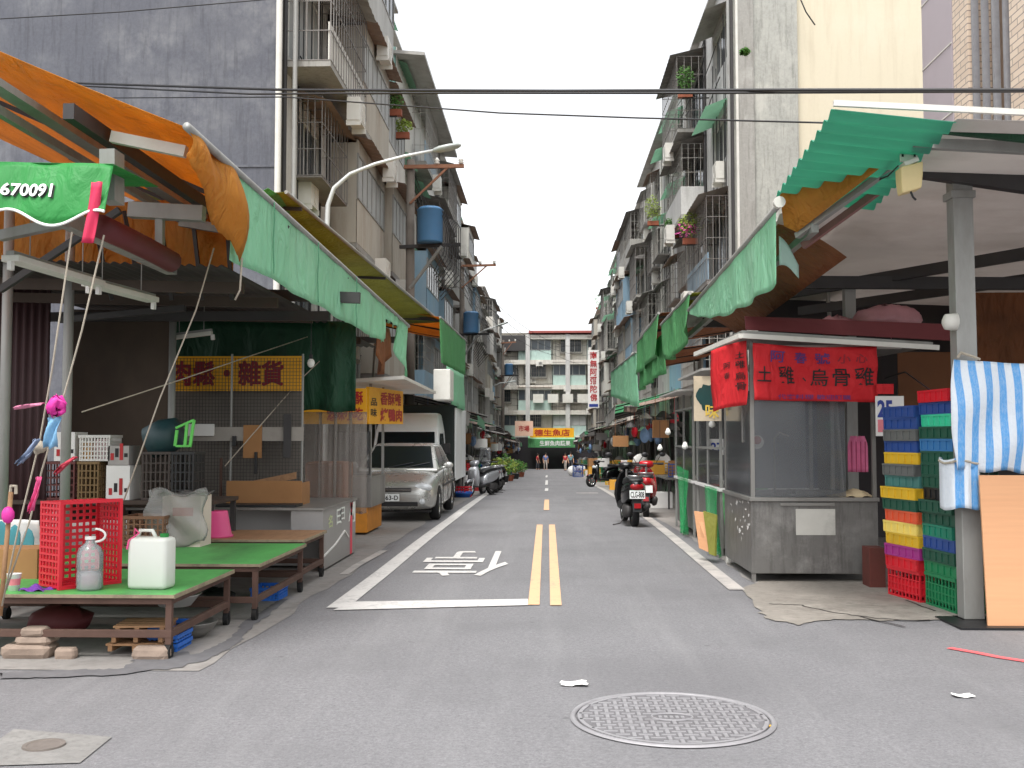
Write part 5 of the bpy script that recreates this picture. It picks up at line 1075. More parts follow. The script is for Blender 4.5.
# ================================================================ stacks of trays
COL = {'red': (212, 34, 48), 'blue': (44, 78, 146), 'mint': (64, 206, 160), 'dark green': (34, 84, 66), 'steel blue': (58, 120, 176), 'black': (34, 34, 36), 'teal green': (30, 130, 104), 'green': (30, 126, 80), 'grey': (104, 106, 104), 'yellow': (222, 180, 44), 'grey teal': (76, 132, 126), 'orange': (222, 92, 56), 'pale yellow': (240, 214, 110), 'purple': (160, 50, 130)}
CM = {k: mat('tray_' + k.replace(' ', '_'), c, .42, 0, .12, 6, .02, .22, (60, 56, 48)) for k, c in COL.items()}
def tray_mb(l, wd, h):
    b = MB(); x, y = wd / 2, l / 2; t_ = .012
    for s in (-1, 1):
        b.bx(s * x - t_ / 2, s * x + t_ / 2, -y + .014, y - .014, .012, h - .018); b.bx(-x + .014, x - .014, s * y - t_ / 2, s * y + t_ / 2, .012, h - .018)
        b.bx(s * (x + .004) - .012, s * (x + .004) + .012, -y - .016, y + .016, h - .018, h); b.bx(-x + .008, x - .008, s * (y + .004) - .012, s * (y + .004) + .012, h - .018, h)
        b.bx(s * (x + .002) - .01, s * (x + .002) + .01, -y - .012, y + .012, 0, .012); b.bx(-x + .008, x - .008, s * (y + .002) - .01, s * (y + .002) + .01, 0, .012)
        for k in range(6):
            p = -y + l * k / 5; b.bx(s * (x + .006) - .009, s * (x + .006) + .009, p - .011, p + .011, .012, h - .018)
        for k in range(6):
            p = -x + wd * k / 5; b.bx(p - .009, p + .009, s * (y + .006) - .009, s * (y + .006) + .009, .012, h - .018)
    b.bx(-x, x, -y, y, .012, .02); return b
def tray_handles(l, wd, h, k):
    b = MB(); x, y = wd / 2 + .02, l / 2 + .012
    for s in (-1, 1):
        b.path([(-x * .5, s * y, h - .01), (-x * .52, s * (y + .012), h * .25), (x * .52, s * (y + .012), h * .2), (x * .5, s * y, h - .01)], .005, 5)
    return b
TP = {}
def put_tray(col, loc, rz_, lab, grp, l=.56, wd=.38, h=.108):
    key = (col, l)
    if key not in TP:
        t = thing('stacking_tray', lab, 'tray', loc, rz_, grp); tray_mb(l, wd, h).build('tray', CM[col], t, w=False); tray_handles(l, wd, h, 0).build('handle', STEEL, t, w=False); TP[key] = t; return t
    return dup(TP[key], loc, rz_, lab, grp)
ORD = ['topmost', 'second from the top', 'third from the top', 'fourth from the top', 'fifth from the top', 'sixth from the top', 'seventh from the top', 'eighth from the top', 'ninth from the top', 'tenth from the top', 'eleventh from the top', 'twelfth from the top', 'thirteenth from the top', 'fourteenth from the top', 'lowest tray']
RC = ['red', 'blue', 'mint', 'dark green', 'steel blue', 'dark green', 'dark green', 'dark green', 'black', 'dark green', 'dark green', 'teal green', 'blue', 'dark green', 'green']
LC = ['blue', 'blue', 'grey', 'blue', 'yellow', 'grey', 'grey teal', 'yellow', 'dark green', 'orange', 'pale yellow', 'yellow', 'purple', 'red']
n = len(RC)
for i, c_ in enumerate(RC): put_tray(c_, (3.63 + RN.gauss(0, .01), 9.42 + RN.gauss(0, .008), .3 + (n - 1 - i) * .1085), .1 + RN.gauss(0, .02), f'{c_} tray, {ORD[i]} in the tall stack against the post', 'stacked plastic trays beside the post')
n = len(LC)
for i, c_ in enumerate(LC): put_tray(c_, (3.51 + RN.gauss(0, .012), 10.04 + RN.gauss(0, .01), .28 + (n - 1 - i) * .1085), .2 + RN.gauss(0, .03), f'{c_} tray, {ORD[i] if i < n - 1 else "lowest tray"} in the stack beside the poultry stall', 'stacked plastic trays beside the poultry stall')
for (c_, x, y, h, lab) in (('green', 3.63, 9.42, .295, 'deep green crate on the ground under the tall tray stack'), ('red', 3.51, 10.04, .275, 'deep red crate on the ground under the tray stack by the stall')):
    o = crate_mb(.38, .56, h, 7, 9, 4, .01).build('plastic_crate', CM[c_], None, w=False); o.location = (x, y, .004)
    b = MB(); b.bx(-.178, .178, -.268, .268, .05, h - .1); o2 = b.build('liner', CM[c_], None, w=False); o2.parent = o; o.rotation_euler = (0, 0, .2 if c_ == 'red' else .1); tag(o, lab, 'crate')
tag(MB().bx(P(868, 560, 10.75).x, P(884, 560, 10.75).x, 10.7, 10.95, .004, .4).build('brick_box', mat('dark_red_box', (96, 46, 38), .8, 0, .3, 9), None, bevel=.004), 'dark reddish box on the ground between stall and tray stacks', 'box')
# striped tarp, plywood board
SB = NT('blue_white_stripe'); c_ = SB.n('TexCoord'); wv = SB.n('SeparateXYZ'); SB.l(c_.outputs['UV'], wv.inputs[0])
def stripemat():
    t = NT('blue_white_striped_tarp'); tc = t.n('TexCoord'); sx = t.n('SeparateXYZ'); t.l(tc.outputs['Object'], sx.inputs[0])
    m1 = t.n('Math', operation='MULTIPLY'); m1.inputs[1].default_value = 8.6; t.l(sx.outputs[0], m1.inputs[0]); m2 = t.n('Math', operation='FRACT'); t.l(m1.outputs[0], m2.inputs[0])
    n = t.noise(t.coord((30, 30, 8)), 2.5, 6, .8); st_ = t.ramp(m2.outputs[0], .49, .51)
    c = t.mix(st_, lin((86, 156, 216)) + (1,), lin((216, 222, 228)) + (1,)); c = t.mix(t.mix(1, t.ramp(n, .45, .65), (.4,) * 3 + (1,), 'MULTIPLY'), c, lin((190, 204, 220)) + (1,))
    t.l(c, t.p.inputs['Base Color']); t.p.inputs['Roughness'].default_value = .5; t.bump(t.noise(t.coord(), 18, 5, .7), .5, .02); return t.m
STRIPE = stripemat()
q = P(953, 362, 8.68)
def strf(u, v):
    x = q.x + 1.5 * u; top = 2.14 - .1 * u; bot = 1.24 - .05 * u; bulge = .07 * math.exp(-((u - .02) / .05) ** 2)
    return V((x - .05 * math.exp(-(u / .12) ** 2) * math.sin(PI * v) , 8.66 - .05 * math.sin(PI * v) * (1 - .5 * u) + .018 * math.sin(26 * u + 5 * v) + .012 * math.sin(11 * v + 9 * u), top + (bot - top) * v + .014 * math.sin(30 * u) * v))
bt = thing('striped_tarp', 'blue and white striped tarpaulin tied round the galvanised post', 'tarpaulin', (q.x, 8.7, 1.3))
MB().sheet(strf, 60, 24).build('sheet', STRIPE, bt, smooth=True, solid=.004)
def strl(u, v):
    a = -2.6 + 3.4 * u; return V((q.x + .1 + .15 * math.sin(a) + .0, 8.84 - .19 * math.cos(a) + .012 * math.sin(9 * a), 1.33 - (.42 - .02 * u) * v + .012 * math.sin(12 * u)))
MB().sheet(strl, 30, 12).build('lower_wrap', STRIPE, bt, smooth=True, solid=.004)
MB().path([strl(i / 20, .06) + V((-.005, -.012, 0)) for i in range(21)], .01, 6).build('tie', ROPE, bt)
MB().path([V((q.x + .02, 8.62, 2.16)), V((q.x + .08, 8.72, 2.2)), V((q.x + .16, 8.7, 2.17)), V((q.x + .2, 8.64, 2.14))], .012, 6).build('tie', ROPE, bt)
q = P(982, 475, 8.55); b = MB(); b.prism([(q.x, 8.5, .012), (q.x + 1.3, 8.5, .012), (q.x + 1.3, 8.6, 1.2), (q.x, 8.6, 1.2)], (0, .022, 0)); tag(b.build('plywood_board', PLY, None, bevel=.002), 'orange toned plywood board leaning below the striped tarpaulin', 'board')
tag(MB().bx(q.x - .25, q.x + 1, 8.4, 8.95, .006, .02).build('rubber_mat', BLACKP, None), 'thin black mat on the ground under the plywood board', 'mat')
panel('tarpaulin', 'orange brown tarpaulin hung at the back right under the roof', 'tarpaulin', 975, 1100, 292, 420, 14.5, ORANGED, .006)
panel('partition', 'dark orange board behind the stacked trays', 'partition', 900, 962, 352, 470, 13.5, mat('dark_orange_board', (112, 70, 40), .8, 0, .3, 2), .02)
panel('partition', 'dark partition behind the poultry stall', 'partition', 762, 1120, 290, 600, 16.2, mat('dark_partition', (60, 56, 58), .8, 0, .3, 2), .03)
b = MB(); b.path([P(941, 398, 9.6), P(905, 372, 11), P(885, 378, 11.3)], .008, 5); tag(b.build('cable', BLACKP, None), 'black cable drooping behind the galvanised post', 'cable')
MB().lathe([(.03, -.05), (.065, -.03), (.075, .06), (.02, .08), (.001, .08)], P(949, 322, 8.8), 14, Matrix.Rotation(PI / 2, 3, 'Y')).build('spotlight', WHITEM, rr, smooth=True)
# ================================================================ further stalls on the right
NET = NT('green_net'); 
def netmat():
    t = NT('green_netting'); v = t.coord(); n = t.noise(t.coord((60, 60, 25)), 3, 4, .7); tr = t.n('BsdfTransparent'); d = t.n('BsdfDiffuse'); d.inputs[0].default_value = lin((58, 170, 104)) + (1,); ms = t.n('MixShader')
    t.l(t.ramp(n, .38, .72), ms.inputs[0]); t.l(tr.outputs[0], ms.inputs[1]); t.l(d.outputs[0], ms.inputs[2]); t.l(ms.outputs[0], t.out.inputs[0]); return t.m
NETM = netmat()
def stall2(label, y0, y1, x, zt, seed, glass=True, table=WHITEP):
    t = thing('food_stall', label, 'food stall', (x + .6, y0, gz(y0))); z = gz(y0)
    MB().bx(x + .03, x + 1.2, y0, y1, z + .1, z + .82).build('cabinet', STAIN, t, bevel=.006); MB().bx(x - .02, x + 1.25, y0 - .02, y1 + .02, z + .82, z + .86).build('counter_top', table, t)
    for (xx, yy) in ((x, y0), (x, y1 - .04), (x + 1.18, y0), (x + 1.18, y1 - .04), (x, (y0 + y1) / 2)): MB().bx(xx, xx + .035, yy, yy + .035, z, z + zt).build('post', STEEL, t)
    for zz in (1.35, 1.95): MB().bx(x, x + .03, y0 + .04, y1 - .05, z + zz, z + zz + .03).build('rail', STEEL, t); MB().bx(x + .04, x + 1.17, y0 + .002, y0 + .032, z + zz, z + zz + .03).build('rail', STEEL, t)
    MB().bx(x + .012, x + .018, y0 + .05, y1 - .05, z + .87, z + 1.34).build('glass', GLASS, t); MB().bx(x + .05, x + 1.15, y0 + .012, y0 + .018, z + .87, z + 1.94).build('glass', GLASS, t)
    b = MB(); b.prism([(x - .25, y0 - .2, z + zt), (x + 1.5, y0 - .2, z + zt + .12), (x + 1.5, y1 + .1, z + zt + .12), (x - .25, y1 + .1, z + zt)], (0, 0, .03)); b.build('roof', AWN[0], t)
    return t
def hang_bulb(label, px, py, y):
    q = P(px, py, y); t = thing('light_bulb', label, 'bulb', q, 0, 'bulbs over the right stalls'); MB().lathe([(.016, .06), (.045, .0), (.042, -.03), (.001, -.05)], q, 14).build('bulb', LAMPW, t, smooth=True); MB().tube(q + V((0, 0, .07)), q + V((0, 0, .45)), .004, 5).build('wire', BLACKP, t)
stall2('glass stall with dark green brushed poster and white counter beside the poultry stall', 13.5, 15.6, 2.2, 2.35, 1)
stall2('narrow glass stall draped in green netting behind the parked scooter', 16.0, 18.2, 2.2, 2.2, 2)
ps = thing('poster', 'beige poster with dark green brush work and yellow strokes', 'poster', P(708, 400, 13.3)); x0, x1, z0, z1 = ext(694, 721, 376, 421, 13.35); MB().bx(x0, x1, 13.35, 13.36, z0, z1).build('sheet', mat('beige_poster', (206, 190, 164), .8), ps)
b = MB(); r2 = random.Random(5); w_, h_ = x1 - x0, z1 - z0
b.add([(x0 + w_ * (.5 + .42 * math.cos(a) * r2.uniform(.75, 1.1)), 13.347, z0 + h_ * (.55 + .3 * math.sin(a) * r2.uniform(.75, 1.15))) for a in [2 * PI * i / 22 for i in range(22)]], [tuple(range(22))]); b.build('brush_print', mat('dark_green_print', (16, 62, 60), .7), ps)
letter('味', plane_fn((x0, 13.344, z0), (w_, 0, 0), (0, 0, h_)), (.42, .06, .9, .38), mat('yellow_print', (224, 190, 80), .7), ps, (0, -.002, 0), .02)
tag(letter('27', plane_fn((P(713, 447, 14.6).x, 14.6, P(713, 447, 14.6).z), (.16, 0, 0), (0, 0, .13)), (0, 0, 1, 1), BLUEL, None, (0, 0, 0), .03, 'number_27'), 'dark blue number 27 inside the glass stall', 'number') if 0 else None
s27 = thing('number_card', 'pale card with dark blue 27 inside the glass stall', 'card', P(717, 450, 14.6)); q = P(711, 452, 14.6); MB().bx(q.x - .03, q.x + .2, 14.61, 14.62, q.z - .04, q.z + .18).build('card', WHITEP, s27); letter('27', plane_fn((q.x, 14.606, q.z), (.16, 0, 0), (0, 0, .13)), (0, 0, 1, 1), BLUEL, s27, (0, -.002, 0), .03)
for (px, py, y, lab) in ((668, 432, 16.2, 'pear shaped white bulb at the street side of the netted stall'), (660, 448, 17.5, 'lower white bulb nearest the parked scooter'), (685, 446, 15.0, 'small bulb inside the glass stall'), (712, 424, 13.9, 'bulb shade under the green brush poster')): hang_bulb(lab, px, py, y)
def drape(label, pts, m, seed, name='netting'):
    A, B, C_, D = [V(p) for p in pts]; r = random.Random(seed); ph = r.uniform(0, 6)
    b = MB(); b.sheet(lambda u, v: A.lerp(B, u).lerp(D.lerp(C_, u), v) + V((-.04 * math.sin(u * 9 + ph + 2 * v) * (.3 + v), .03 * math.sin(u * 13 + ph), 0)), 24, 12); return tag(b.build(name, m, None, smooth=True, solid=.002), label, 'netting')
X_ = 2.14
drape('green netting draped over the counter front of the glass stall', [(X_, 13.3, .86), (X_, 14.4, .86), (X_ - .04, 14.2, .05), (X_ - .02, 13.0, .03)], NETM, 1)
drape('green netting hanging to the ground behind the scooter', [(X_, 16.1, 1.0), (X_, 17.4, 1.05), (X_ - .02, 16.6, .03), (X_ - .04, 16.0, .03)], NETM, 2)
drape('green plastic sheet tucked at the stall end panel', [(2.2, 13.22, .85), (2.75, 13.25, .88), (2.7, 13.2, .1), (2.25, 13.15, .04)], GREENB, 3, 'plastic_sheet')
b = MB(); q0, q1, q2, q3 = P(694, 511, 13.0), P(707, 513, 12.9), P(708, 552, 12.8), P(699, 548, 12.95); b.prism([q0, q1, q2, q3], (.02, .01, 0)); tag(b.build('board_scrap', PLY, None), 'pale plywood scrap propped behind the netting', 'board')
b = MB(); q0, q1, q2, q3 = P(703, 511, 12.85), P(716, 515, 12.8), P(715, 556, 12.7), P(709, 554, 12.75); b.prism([q0, q1, q2, q3], (.02, .01, 0)); tag(b.build('board_scrap', YELLOWT, None), 'yellow green plastic scrap propped beside the plywood scrap', 'board')
# ================================================================ vehicles
def sring(y, cx, cz, hw, hh, p=3.0, n=20):
    return [V((cx + hw * math.copysign(abs(math.cos(a)) ** (2 / p), math.cos(a)), y, cz + hh * math.copysign(abs(math.sin(a)) ** (2 / p), math.sin(a)))) for a in [2 * PI * i / n for i in range(n)]]
def loft(secs, n=20): return MB().rings([sring(*s, n=n) if len(s) == 6 else sring(*s, 3.0, n) for s in secs])
RX90 = Matrix.Rotation(PI / 2, 3, 'Y')
def wheel(t, c, r, wd, spokes=5, w=False):
    b = MB(); b.lathe([(r * .62, -wd * .42), (r * .9, -wd * .5), (r, -wd * .3), (r, wd * .3), (r * .9, wd * .5), (r * .62, wd * .42)], c, 28, RX90, cap=False)
    o = b.build('wheel', RUBBER, t, w=False, smooth=True)
    b = MB(); b.lathe([(r * .62, -wd * .4), (r * .58, -wd * .3), (r * .58, wd * .3), (r * .62, wd * .4)], c, 28, RX90, cap=False)
    b.lathe([(.001, -wd * .32), (r * .16, -wd * .34), (r * .16, wd * .34), (.001, wd * .32)], c, 12, RX90)
    for k in range(spokes):
        a = 2 * PI * k / spokes; d = V((0, math.cos(a), math.sin(a)))
        for s in (-1, 1): b.bar(V(c) + d * r * .1 + V((s * wd * .28, 0, 0)), V(c) + d * r * .61 + V((s * wd * .26, 0, 0)), r * .2, wd * .1, (1, 0, 0))
    b.build('rim', CHROME, o, w=False)
def scooter(label, loc, rz, col, plate=None, helmet=False, screen=False, cover=None):
    t = thing('scooter', label, 'scooter', loc, rz, 'scooters parked along the street')
    pm = col
    wheel(t, (0, .66, .24), .24, .11); wheel(t, (0, -.6, .24), .24, .12)
    loft([(-.98, 0, .74, .05, .03), (-.9, 0, .68, .13, .11), (-.7, 0, .62, .185, .17), (-.4, 0, .56, .2, .2), (-.12, 0, .5, .17, .18), (.02, 0, .42, .14, .12)]).build('body_panel', pm, t, w=False, smooth=True)
    loft([(-.32, 0, .31, .17, .06), (-.1, 0, .3, .19, .05), (.3, 0, .3, .18, .04), (.42, 0, .36, .16, .07)]).build('floorboard', BLACKP, t, w=False, smooth=True)
    b = MB(); rings = []
    for (z, y, hw, th) in ((.3, .44, .17, .05), (.5, .48, .22, .07), (.72, .47, .2, .09), (.88, .42, .13, .08), (.94, .38, .08, .06)):
        rings.append([V((hw * math.copysign(abs(math.cos(a)) ** .8, math.cos(a)), y + th * math.sin(a) + .06 * math.cos(a) ** 2 * -1, z)) for a in [2 * PI * i / 18 for i in range(18)]])
    b.rings(rings); b.build('front_apron', pm, t, w=False, smooth=True)
    loft([(-.86, 0, .79, .1, .03), (-.7, 0, .8, .15, .05), (-.35, 0, .79, .16, .055), (-.05, 0, .74, .13, .05), (.03, 0, .7, .1, .03)]).build('seat', mat('black_vinyl', (22, 22, 24), .5, 0, .1, 12, .1, .1), t, w=False, smooth=True)
    loft([(.5, 0, .36, .03, .03), (.6, 0, .47, .07, .05), (.72, 0, .48, .075, .045), (.86, 0, .42, .05, .03)]).build('front_fender', pm, t, w=False, smooth=True)
    b = MB(); [b.tube((s * .085, .66, .24), (s * .07, .5, .6), .022, 8) for s in (-1, 1)]; b.tube((0, .45, .55), (0, .33, .98), .03, 8); b.build('fork', CHROME, t, w=False)
    loft([(.24, 0, 1.02, .07, .04), (.34, 0, 1.02, .16, .07), (.44, 0, 1.0, .14, .07), (.5, 0, .97, .07, .04)]).build('handlebar_cowl', pm, t, w=False, smooth=True)
    b = MB(); b.path([(-.34, .26, 1.03), (-.2, .33, 1.03), (.2, .33, 1.03), (.34, .26, 1.03)], .017, 8); [b.tube((s * .23, .31, 1.03), (s * .35, .255, 1.03), .024, 8) for s in (-1, 1)]; [b.tube((s * .2, .36, 1.03), (s * .33, .33, 1.02), .008, 6) for s in (-1, 1)]; b.build('handlebar', BLACKP, t, w=False)
    for s in (-1, 1):
        m_ = MB(); m_.path([(s * .2, .34, 1.04), (s * .27, .33, 1.16), (s * .3, .32, 1.2)], .007, 6); m_.ball((s * .33, .315, 1.22), .06, 12, (1.1, .35, .75)); m_.build('mirror', BLACKP, t, w=False, smooth=True)
    MB().ball((0, .51, .80), .09, 14, (1.5, .4, .8)).build('headlight', mat('lamp_lens', (214, 218, 220), .15, .1, .05, 5, 0, 0), t, w=False, smooth=True)
    MB().ball((0, -.95, .70), .09, 14, (1.35, .45, .7)).build('tail_light', mat('red_lens', (150, 16, 24), .2, 0, .1, 5, 0, 0), t, w=False, smooth=True)
    b = MB(); b.path([(-.13, -.55, .85), (-.14, -.85, .88), (-.08, -.97, .88), (.08, -.97, .88), (.14, -.85, .88), (.13, -.55, .85)], .014, 8); b.build('grab_rail', CHROME, t, w=False, smooth=True)
    b = MB(); b.prism([(-.09, -.9, .6), (.09, -.9, .6), (.07, -.99, .28), (-.07, -.99, .28)], (0, .02, .0)); b.build('mudguard', BLACKP, t, w=False)
    pl = MB(); pl.prism([(-.13, -.985, .5), (.13, -.985, .5), (.13, -.965, .64), (-.13, -.965, .64)], (0, .006, 0)); po = pl.build('number_plate', mat('plate_white', (226, 228, 226), .4, 0, .05, 5, 0, .1), t, w=False)
    MB().prism([(-.055, -1.004, .34), (.055, -1.004, .34), (.055, -.99, .42), (-.055, -.99, .42)], (0, .008, 0)).build('reflector', MATS['red_lens'], t, w=False)
    if plate:
        uv, fs = text_mesh(plate, .02); lb = MB(); lb.add([(-.115 + .23 * u, -.9865 + .02 * (.018 + .1 * v) / .14 - .003, .518 + .1 * v) for u, v in uv], fs); lb.build('lettering', BLACKL, po, w=False)
    b = MB(); b.path([(.12, -.1, .26), (.15, -.35, .24), (.16, -.5, .3)], .03, 8); b.tube((.165, -.45, .28), (.175, -.93, .38), .055, 12); b.build('muffler', DARKST, t, w=False, smooth=True)
    loft([(-.72, -.11, .27, .06, .09), (-.5, -.11, .27, .085, .12), (-.25, -.1, .28, .07, .1)]).build('engine_case', DARKST, t, w=False, smooth=True)
    b = MB(); b.path([(-.1, -.2, .2), (-.2, -.32, .04), (-.34, -.36, .015)], .012, 6); b.build('kickstand', DARKST, t, w=False)
    if screen:
        b = MB(); b.sheet(lambda u, v: V(((u - .5) * (.46 - .1 * v), .5 - .12 * v + .05 * math.cos((u - .5) * 3), 1.0 + .5 * v)), 10, 6); b.build('windscreen', GLASS, t, w=False, smooth=True, solid=.004)
    return t
SILV = mat('silver_paint', (176, 178, 182), .28, .55, .05, 5, 0, .08)
REDG = mat('red_gloss_paint', (186, 24, 34), .25, 0, .06, 5, 0, .08)
q = G(633, 527); scooter('black scooter seen from behind with white plate, parked by the green netting', (q.x, q.y + .75, gz(q.y + .75)), .06, BLACKG, 'CLG-808')
q = G(664, 523); scooter('red scooter half hidden between the black scooter and the stalls', (q.x - .1, q.y + 2.3, gz(q.y + 2.3)), -.1, REDG, None)
q = G(480, 496); scooter('silver scooter with white seat panel facing the camera behind the silver car', (q.x, q.y + .5, gz(q.y + .5)), PI - .5, SILV)
scooter('second scooter with a tall windscreen behind the silver scooter', (q.x + .15, q.y + 2.6, gz(q.y + 2.6)), PI - .3, SILV, None, screen=True)
scooter('dark scooter parked deepest in the left row beyond the windscreen scooter', (q.x + .1, q.y + 5.0, gz(q.y + 5)), PI - .4, BLACKG)
for (px, y, lab, m) in ((604, 43, 'dark scooter with handlebars toward the road beside the yellow boxes', BLACKG), ):
    x = P(px, 450, y).x; scooter(lab, (x, y, gz(y)), PI / 2 + .6, m)
# silver car
CP = mat('champagne_silver_paint', (182, 182, 178), .26, .6, .04, 5, 0, .1)
LENS = MATS['lamp_lens']
def car(label, loc, rz=0):
    t = thing('parked_car', label, 'car', loc, rz)
    st_ = [(0, .60, .32, .58), (.05, .72, .24, .65), (.22, .8, .2, .73), (.7, .835, .19, .83), (1.2, .85, .19, .925), (2.4, .855, .19, .95), (3.5, .85, .2, .97), (4.15, .82, .22, .96), (4.36, .76, .28, .9), (4.42, .66, .34, .8)]
    b = MB(); rings = []
    for (y, hw, zb, zt) in st_:
        pr = [(hw * .88, zb), (hw * .97, zb + .06), (hw, zb + .2), (hw, zb + (zt - zb) * .6), (hw * .965, zt - .07), (hw * .87, zt - .012), (hw * .5, zt + .012)]
        rings.append([V((x, y, z)) for x, z in pr] + [V((-x, y, z)) for x, z in reversed(pr)])
    b.rings(rings); body = b.build('body', CP, None, w=False, smooth=True, sub=1, recalc=True)
    cut = MB()
    for y in (.82, 3.42):
        for s in (-1, 1): cut.lathe([(.001, -.2), (.345, -.2), (.345, .2), (.001, .2)], (s * .8, y, .3), 32, RX90)
    co = cut.build('cutter', BLACKP, None, w=False, recalc=True); md = body.modifiers.new('b', 'BOOLEAN'); md.object = co; md.operation = 'DIFFERENCE'; md.solver = 'EXACT'
    dg = bpy.context.evaluated_depsgraph_get(); me = bpy.data.meshes.new_from_object(body.evaluated_get(dg)); body.modifiers.clear(); body.data = me; bpy.data.objects.remove(co)
    body.data.materials.clear(); body.data.materials.append(CP); body.parent = t; body.location = (0, 0, 0)
    z0, z1, z2 = .93, 1.39, 1.425
    g0 = [(-.765, 1.12), (.765, 1.12), (.765, 3.95), (-.765, 3.95)]; g1 = [(-.6, 1.92), (.6, 1.92), (.6, 3.3), (-.6, 3.3)]; g2 = [(-.5, 2.06), (.5, 2.06), (.5, 3.15), (-.5, 3.15)]
    MB().rings([[V((x, y, z)) for x, y in g] for g, z in ((g0, z0 - .05), (g0, z0), (g1, z1), (g2, z2))]).build('cabin', CP, t, w=False, bevel=.03, smooth=True)
    c0 = [V((x, y, z0)) for x, y in g0]; c1 = [V((x, y, z1)) for x, y in g1]
    def face(i, j, u0, u1, v0, v1, off):
        f = lambda u, v: (c0[i].lerp(c0[j], u)).lerp(c1[i].lerp(c1[j], u), v)
        a = f(u0, v0); b_ = f(u1, v0); c_ = f(u1, v1); d = f(u0, v1); n = (b_ - a).cross(d - a).normalized() * off
        return MB().rings([[p - n * .5 for p in (a, b_, c_, d)], [p + n for p in (a, b_, c_, d)]])
    face(0, 1, .05, .95, .06, .95, .006).build('windshield', CARGL, t, w=False); face(2, 3, .07, .93, .1, .93, .006).build('rear_window', CARGL, t, w=False)
    for (i, j) in ((1, 2), (3, 0)):
        for (u0, u1) in (((.1, .5), (.535, .88)) if i == 1 else ((.12, .465), (.5, .9))): face(i, j, u0, u1, .1, .9, .006).build('side_window', CARGL, t, w=False)
    for y in (.82, 3.42):
        for s in (-1, 1): wheel(t, (s * .755, y, .3), .3, .19, 7)
    for s in (-1, 1):
        MB().ball((s * .6, .12, .63), .1, 16, (1.75, .75, .78)).build('headlight', LENS, t, w=False, smooth=True)
        MB().ball((s * .6, .03, .38), .055, 12, (1, .5, 1)).build('fog_lamp', LENS, t, w=False, smooth=True)
        m_ = MB(); m_.ball((s * .93, 1.55, 1.0), .1, 14, (1.0, .55, .68)); m_.bar((s * .8, 1.5, .95), (s * .9, 1.54, .97), .04); m_.build('mirror', CP, t, w=False, smooth=True)
        MB().bar((s * .858, 1.3, .62), (s * .853, 4.0, .64), .012, .045).build('side_moulding', BLACKP, t, w=False)
        for yy in (2.0, 2.95): MB().bx(s * .858 - .012, s * .858 + .012, yy, yy + .16, .8, .83).build('door_handle', CP, t, w=False)
    MB().bx(-.4, .4, -.008, .06, .555, .63).build('grille', DARKST, t, w=False, bevel=.01); MB().bx(-.4, .4, -.02, -.006, .585, .6).build('grille_bar', CHROME, t, w=False)
    MB().bx(-.52, .52, -.006, .1, .3, .375).build('lower_grille', BLACKP, t, w=False, bevel=.008)
    p = MB().bx(-.19, .19, -.026, -.012, .39, .52).build('number_plate', MATS['plate_white'], t, w=False)
    uv, fs = text_mesh('5863-D', .02); MB().add([(-.17 + .34 * u, -.029, .41 + .085 * v) for u, v in uv], fs).build('lettering', BLACKL, p, w=False)
    sb_ = MB(); [sb_.bx(s * .853 - .006, s * .853 + .006, yy, yy + .012, .3, .93) for s in (-1, 1) for yy in (1.32, 2.3, 3.2)]; sb_.build('door_seam', BLACKP, t, w=False)
    MB().bx(-.72, .72, .3, 4.2, .17, .21).build('underbody', BLACKP, t, w=False)
    b = MB(); [b.path([V((s * .15, 1.17, .96)), V((s * .15 + .5, 1.3, 1.06))], .008, 5) for s in (-1.5, .6)]; b.build('wiper', BLACKP, t, w=False)
    return t
car('silver grey sedan parked facing the camera on the left', (-2.86, 19.0, gz(19.6)), math.radians(0))
# canvas topped truck behind it
TW = mat('truck_white_paint', (228, 230, 230), .35, .0, .05, 3, 0, .15)
y = 25.0; zb = gz(26); t = thing('parked_truck', 'white light truck with dark canvas cargo box parked behind the silver grey sedan', 'truck', (-3.4, y, zb))
b = MB(); b.rings([[V((x, yy, z)) for (x, yy) in ((-.82 * s, y0), (.82 * s, y0), (.84 * s, 1.8), (-.84 * s, 1.8))] for (z, y0, s) in ((.4, 0, .98), (1.0, -.02, 1), (1.12, .04, .99), (1.8, .42, .93), (1.95, .55, .9), (2.22, .9, .84), (2.26, 1.1, .78))]); b.build('cab', TW, t, w=False, bevel=.03, smooth=True)
b = MB(); b.prism([(-.72, .06, 1.18), (.72, .06, 1.18), (.68, .395, 1.78), (-.68, .395, 1.78)], (0, -.02, .01)); b.build('windshield', CARGL, t, w=False)
for s in (-1, 1):
    b = MB(); b.prism([(s * .835, .35, 1.18), (s * .835, 1.3, 1.18), (s * .79, 1.3, 1.75), (s * .79, .62, 1.75)], (s * .012, 0, 0)); b.build('side_window', CARGL, t, w=False)
    m_ = MB(); m_.box((s * 1.0, .12, 1.38), (.17, .07, .26)); m_.bar((s * .8, .2, 1.3), (s * .95, .14, 1.36), .03); m_.build('mirror', BLACKP, t, w=False, bevel=.02)
    MB().ball((s * .6, .0, .72), .1, 12, (1.5, .4, .8)).build('headlight', LENS, t, w=False, smooth=True)
    for yy in (.55, 4.0): wheel(t, (s * .76, yy, .3), .3, .2, 6)
b = MB(); b.bx(-1.02, 1.02, 2.0, 5.2, .75, 2.5); b.build('cargo_canvas', mat('dark_green_canvas', (40, 48, 46), .8, 0, .2, 3, .1, .15), t, w=False, bevel=.05)
for s in (-1, 1): MB().bx(s * 1.03 - .012, s * 1.03 + .03, 2.02, 5.2, .55, 2.42).build('side_panel', TW, t, w=False, bevel=.01)
MB().bx(-.9, .9, 1.8, 5.2, .5, .74).build('chassis', BLACKP, t, w=False); MB().bx(-.84, .84, -.06, .08, .38, .56).build('bumper', DARKST, t, w=False, bevel=.02)

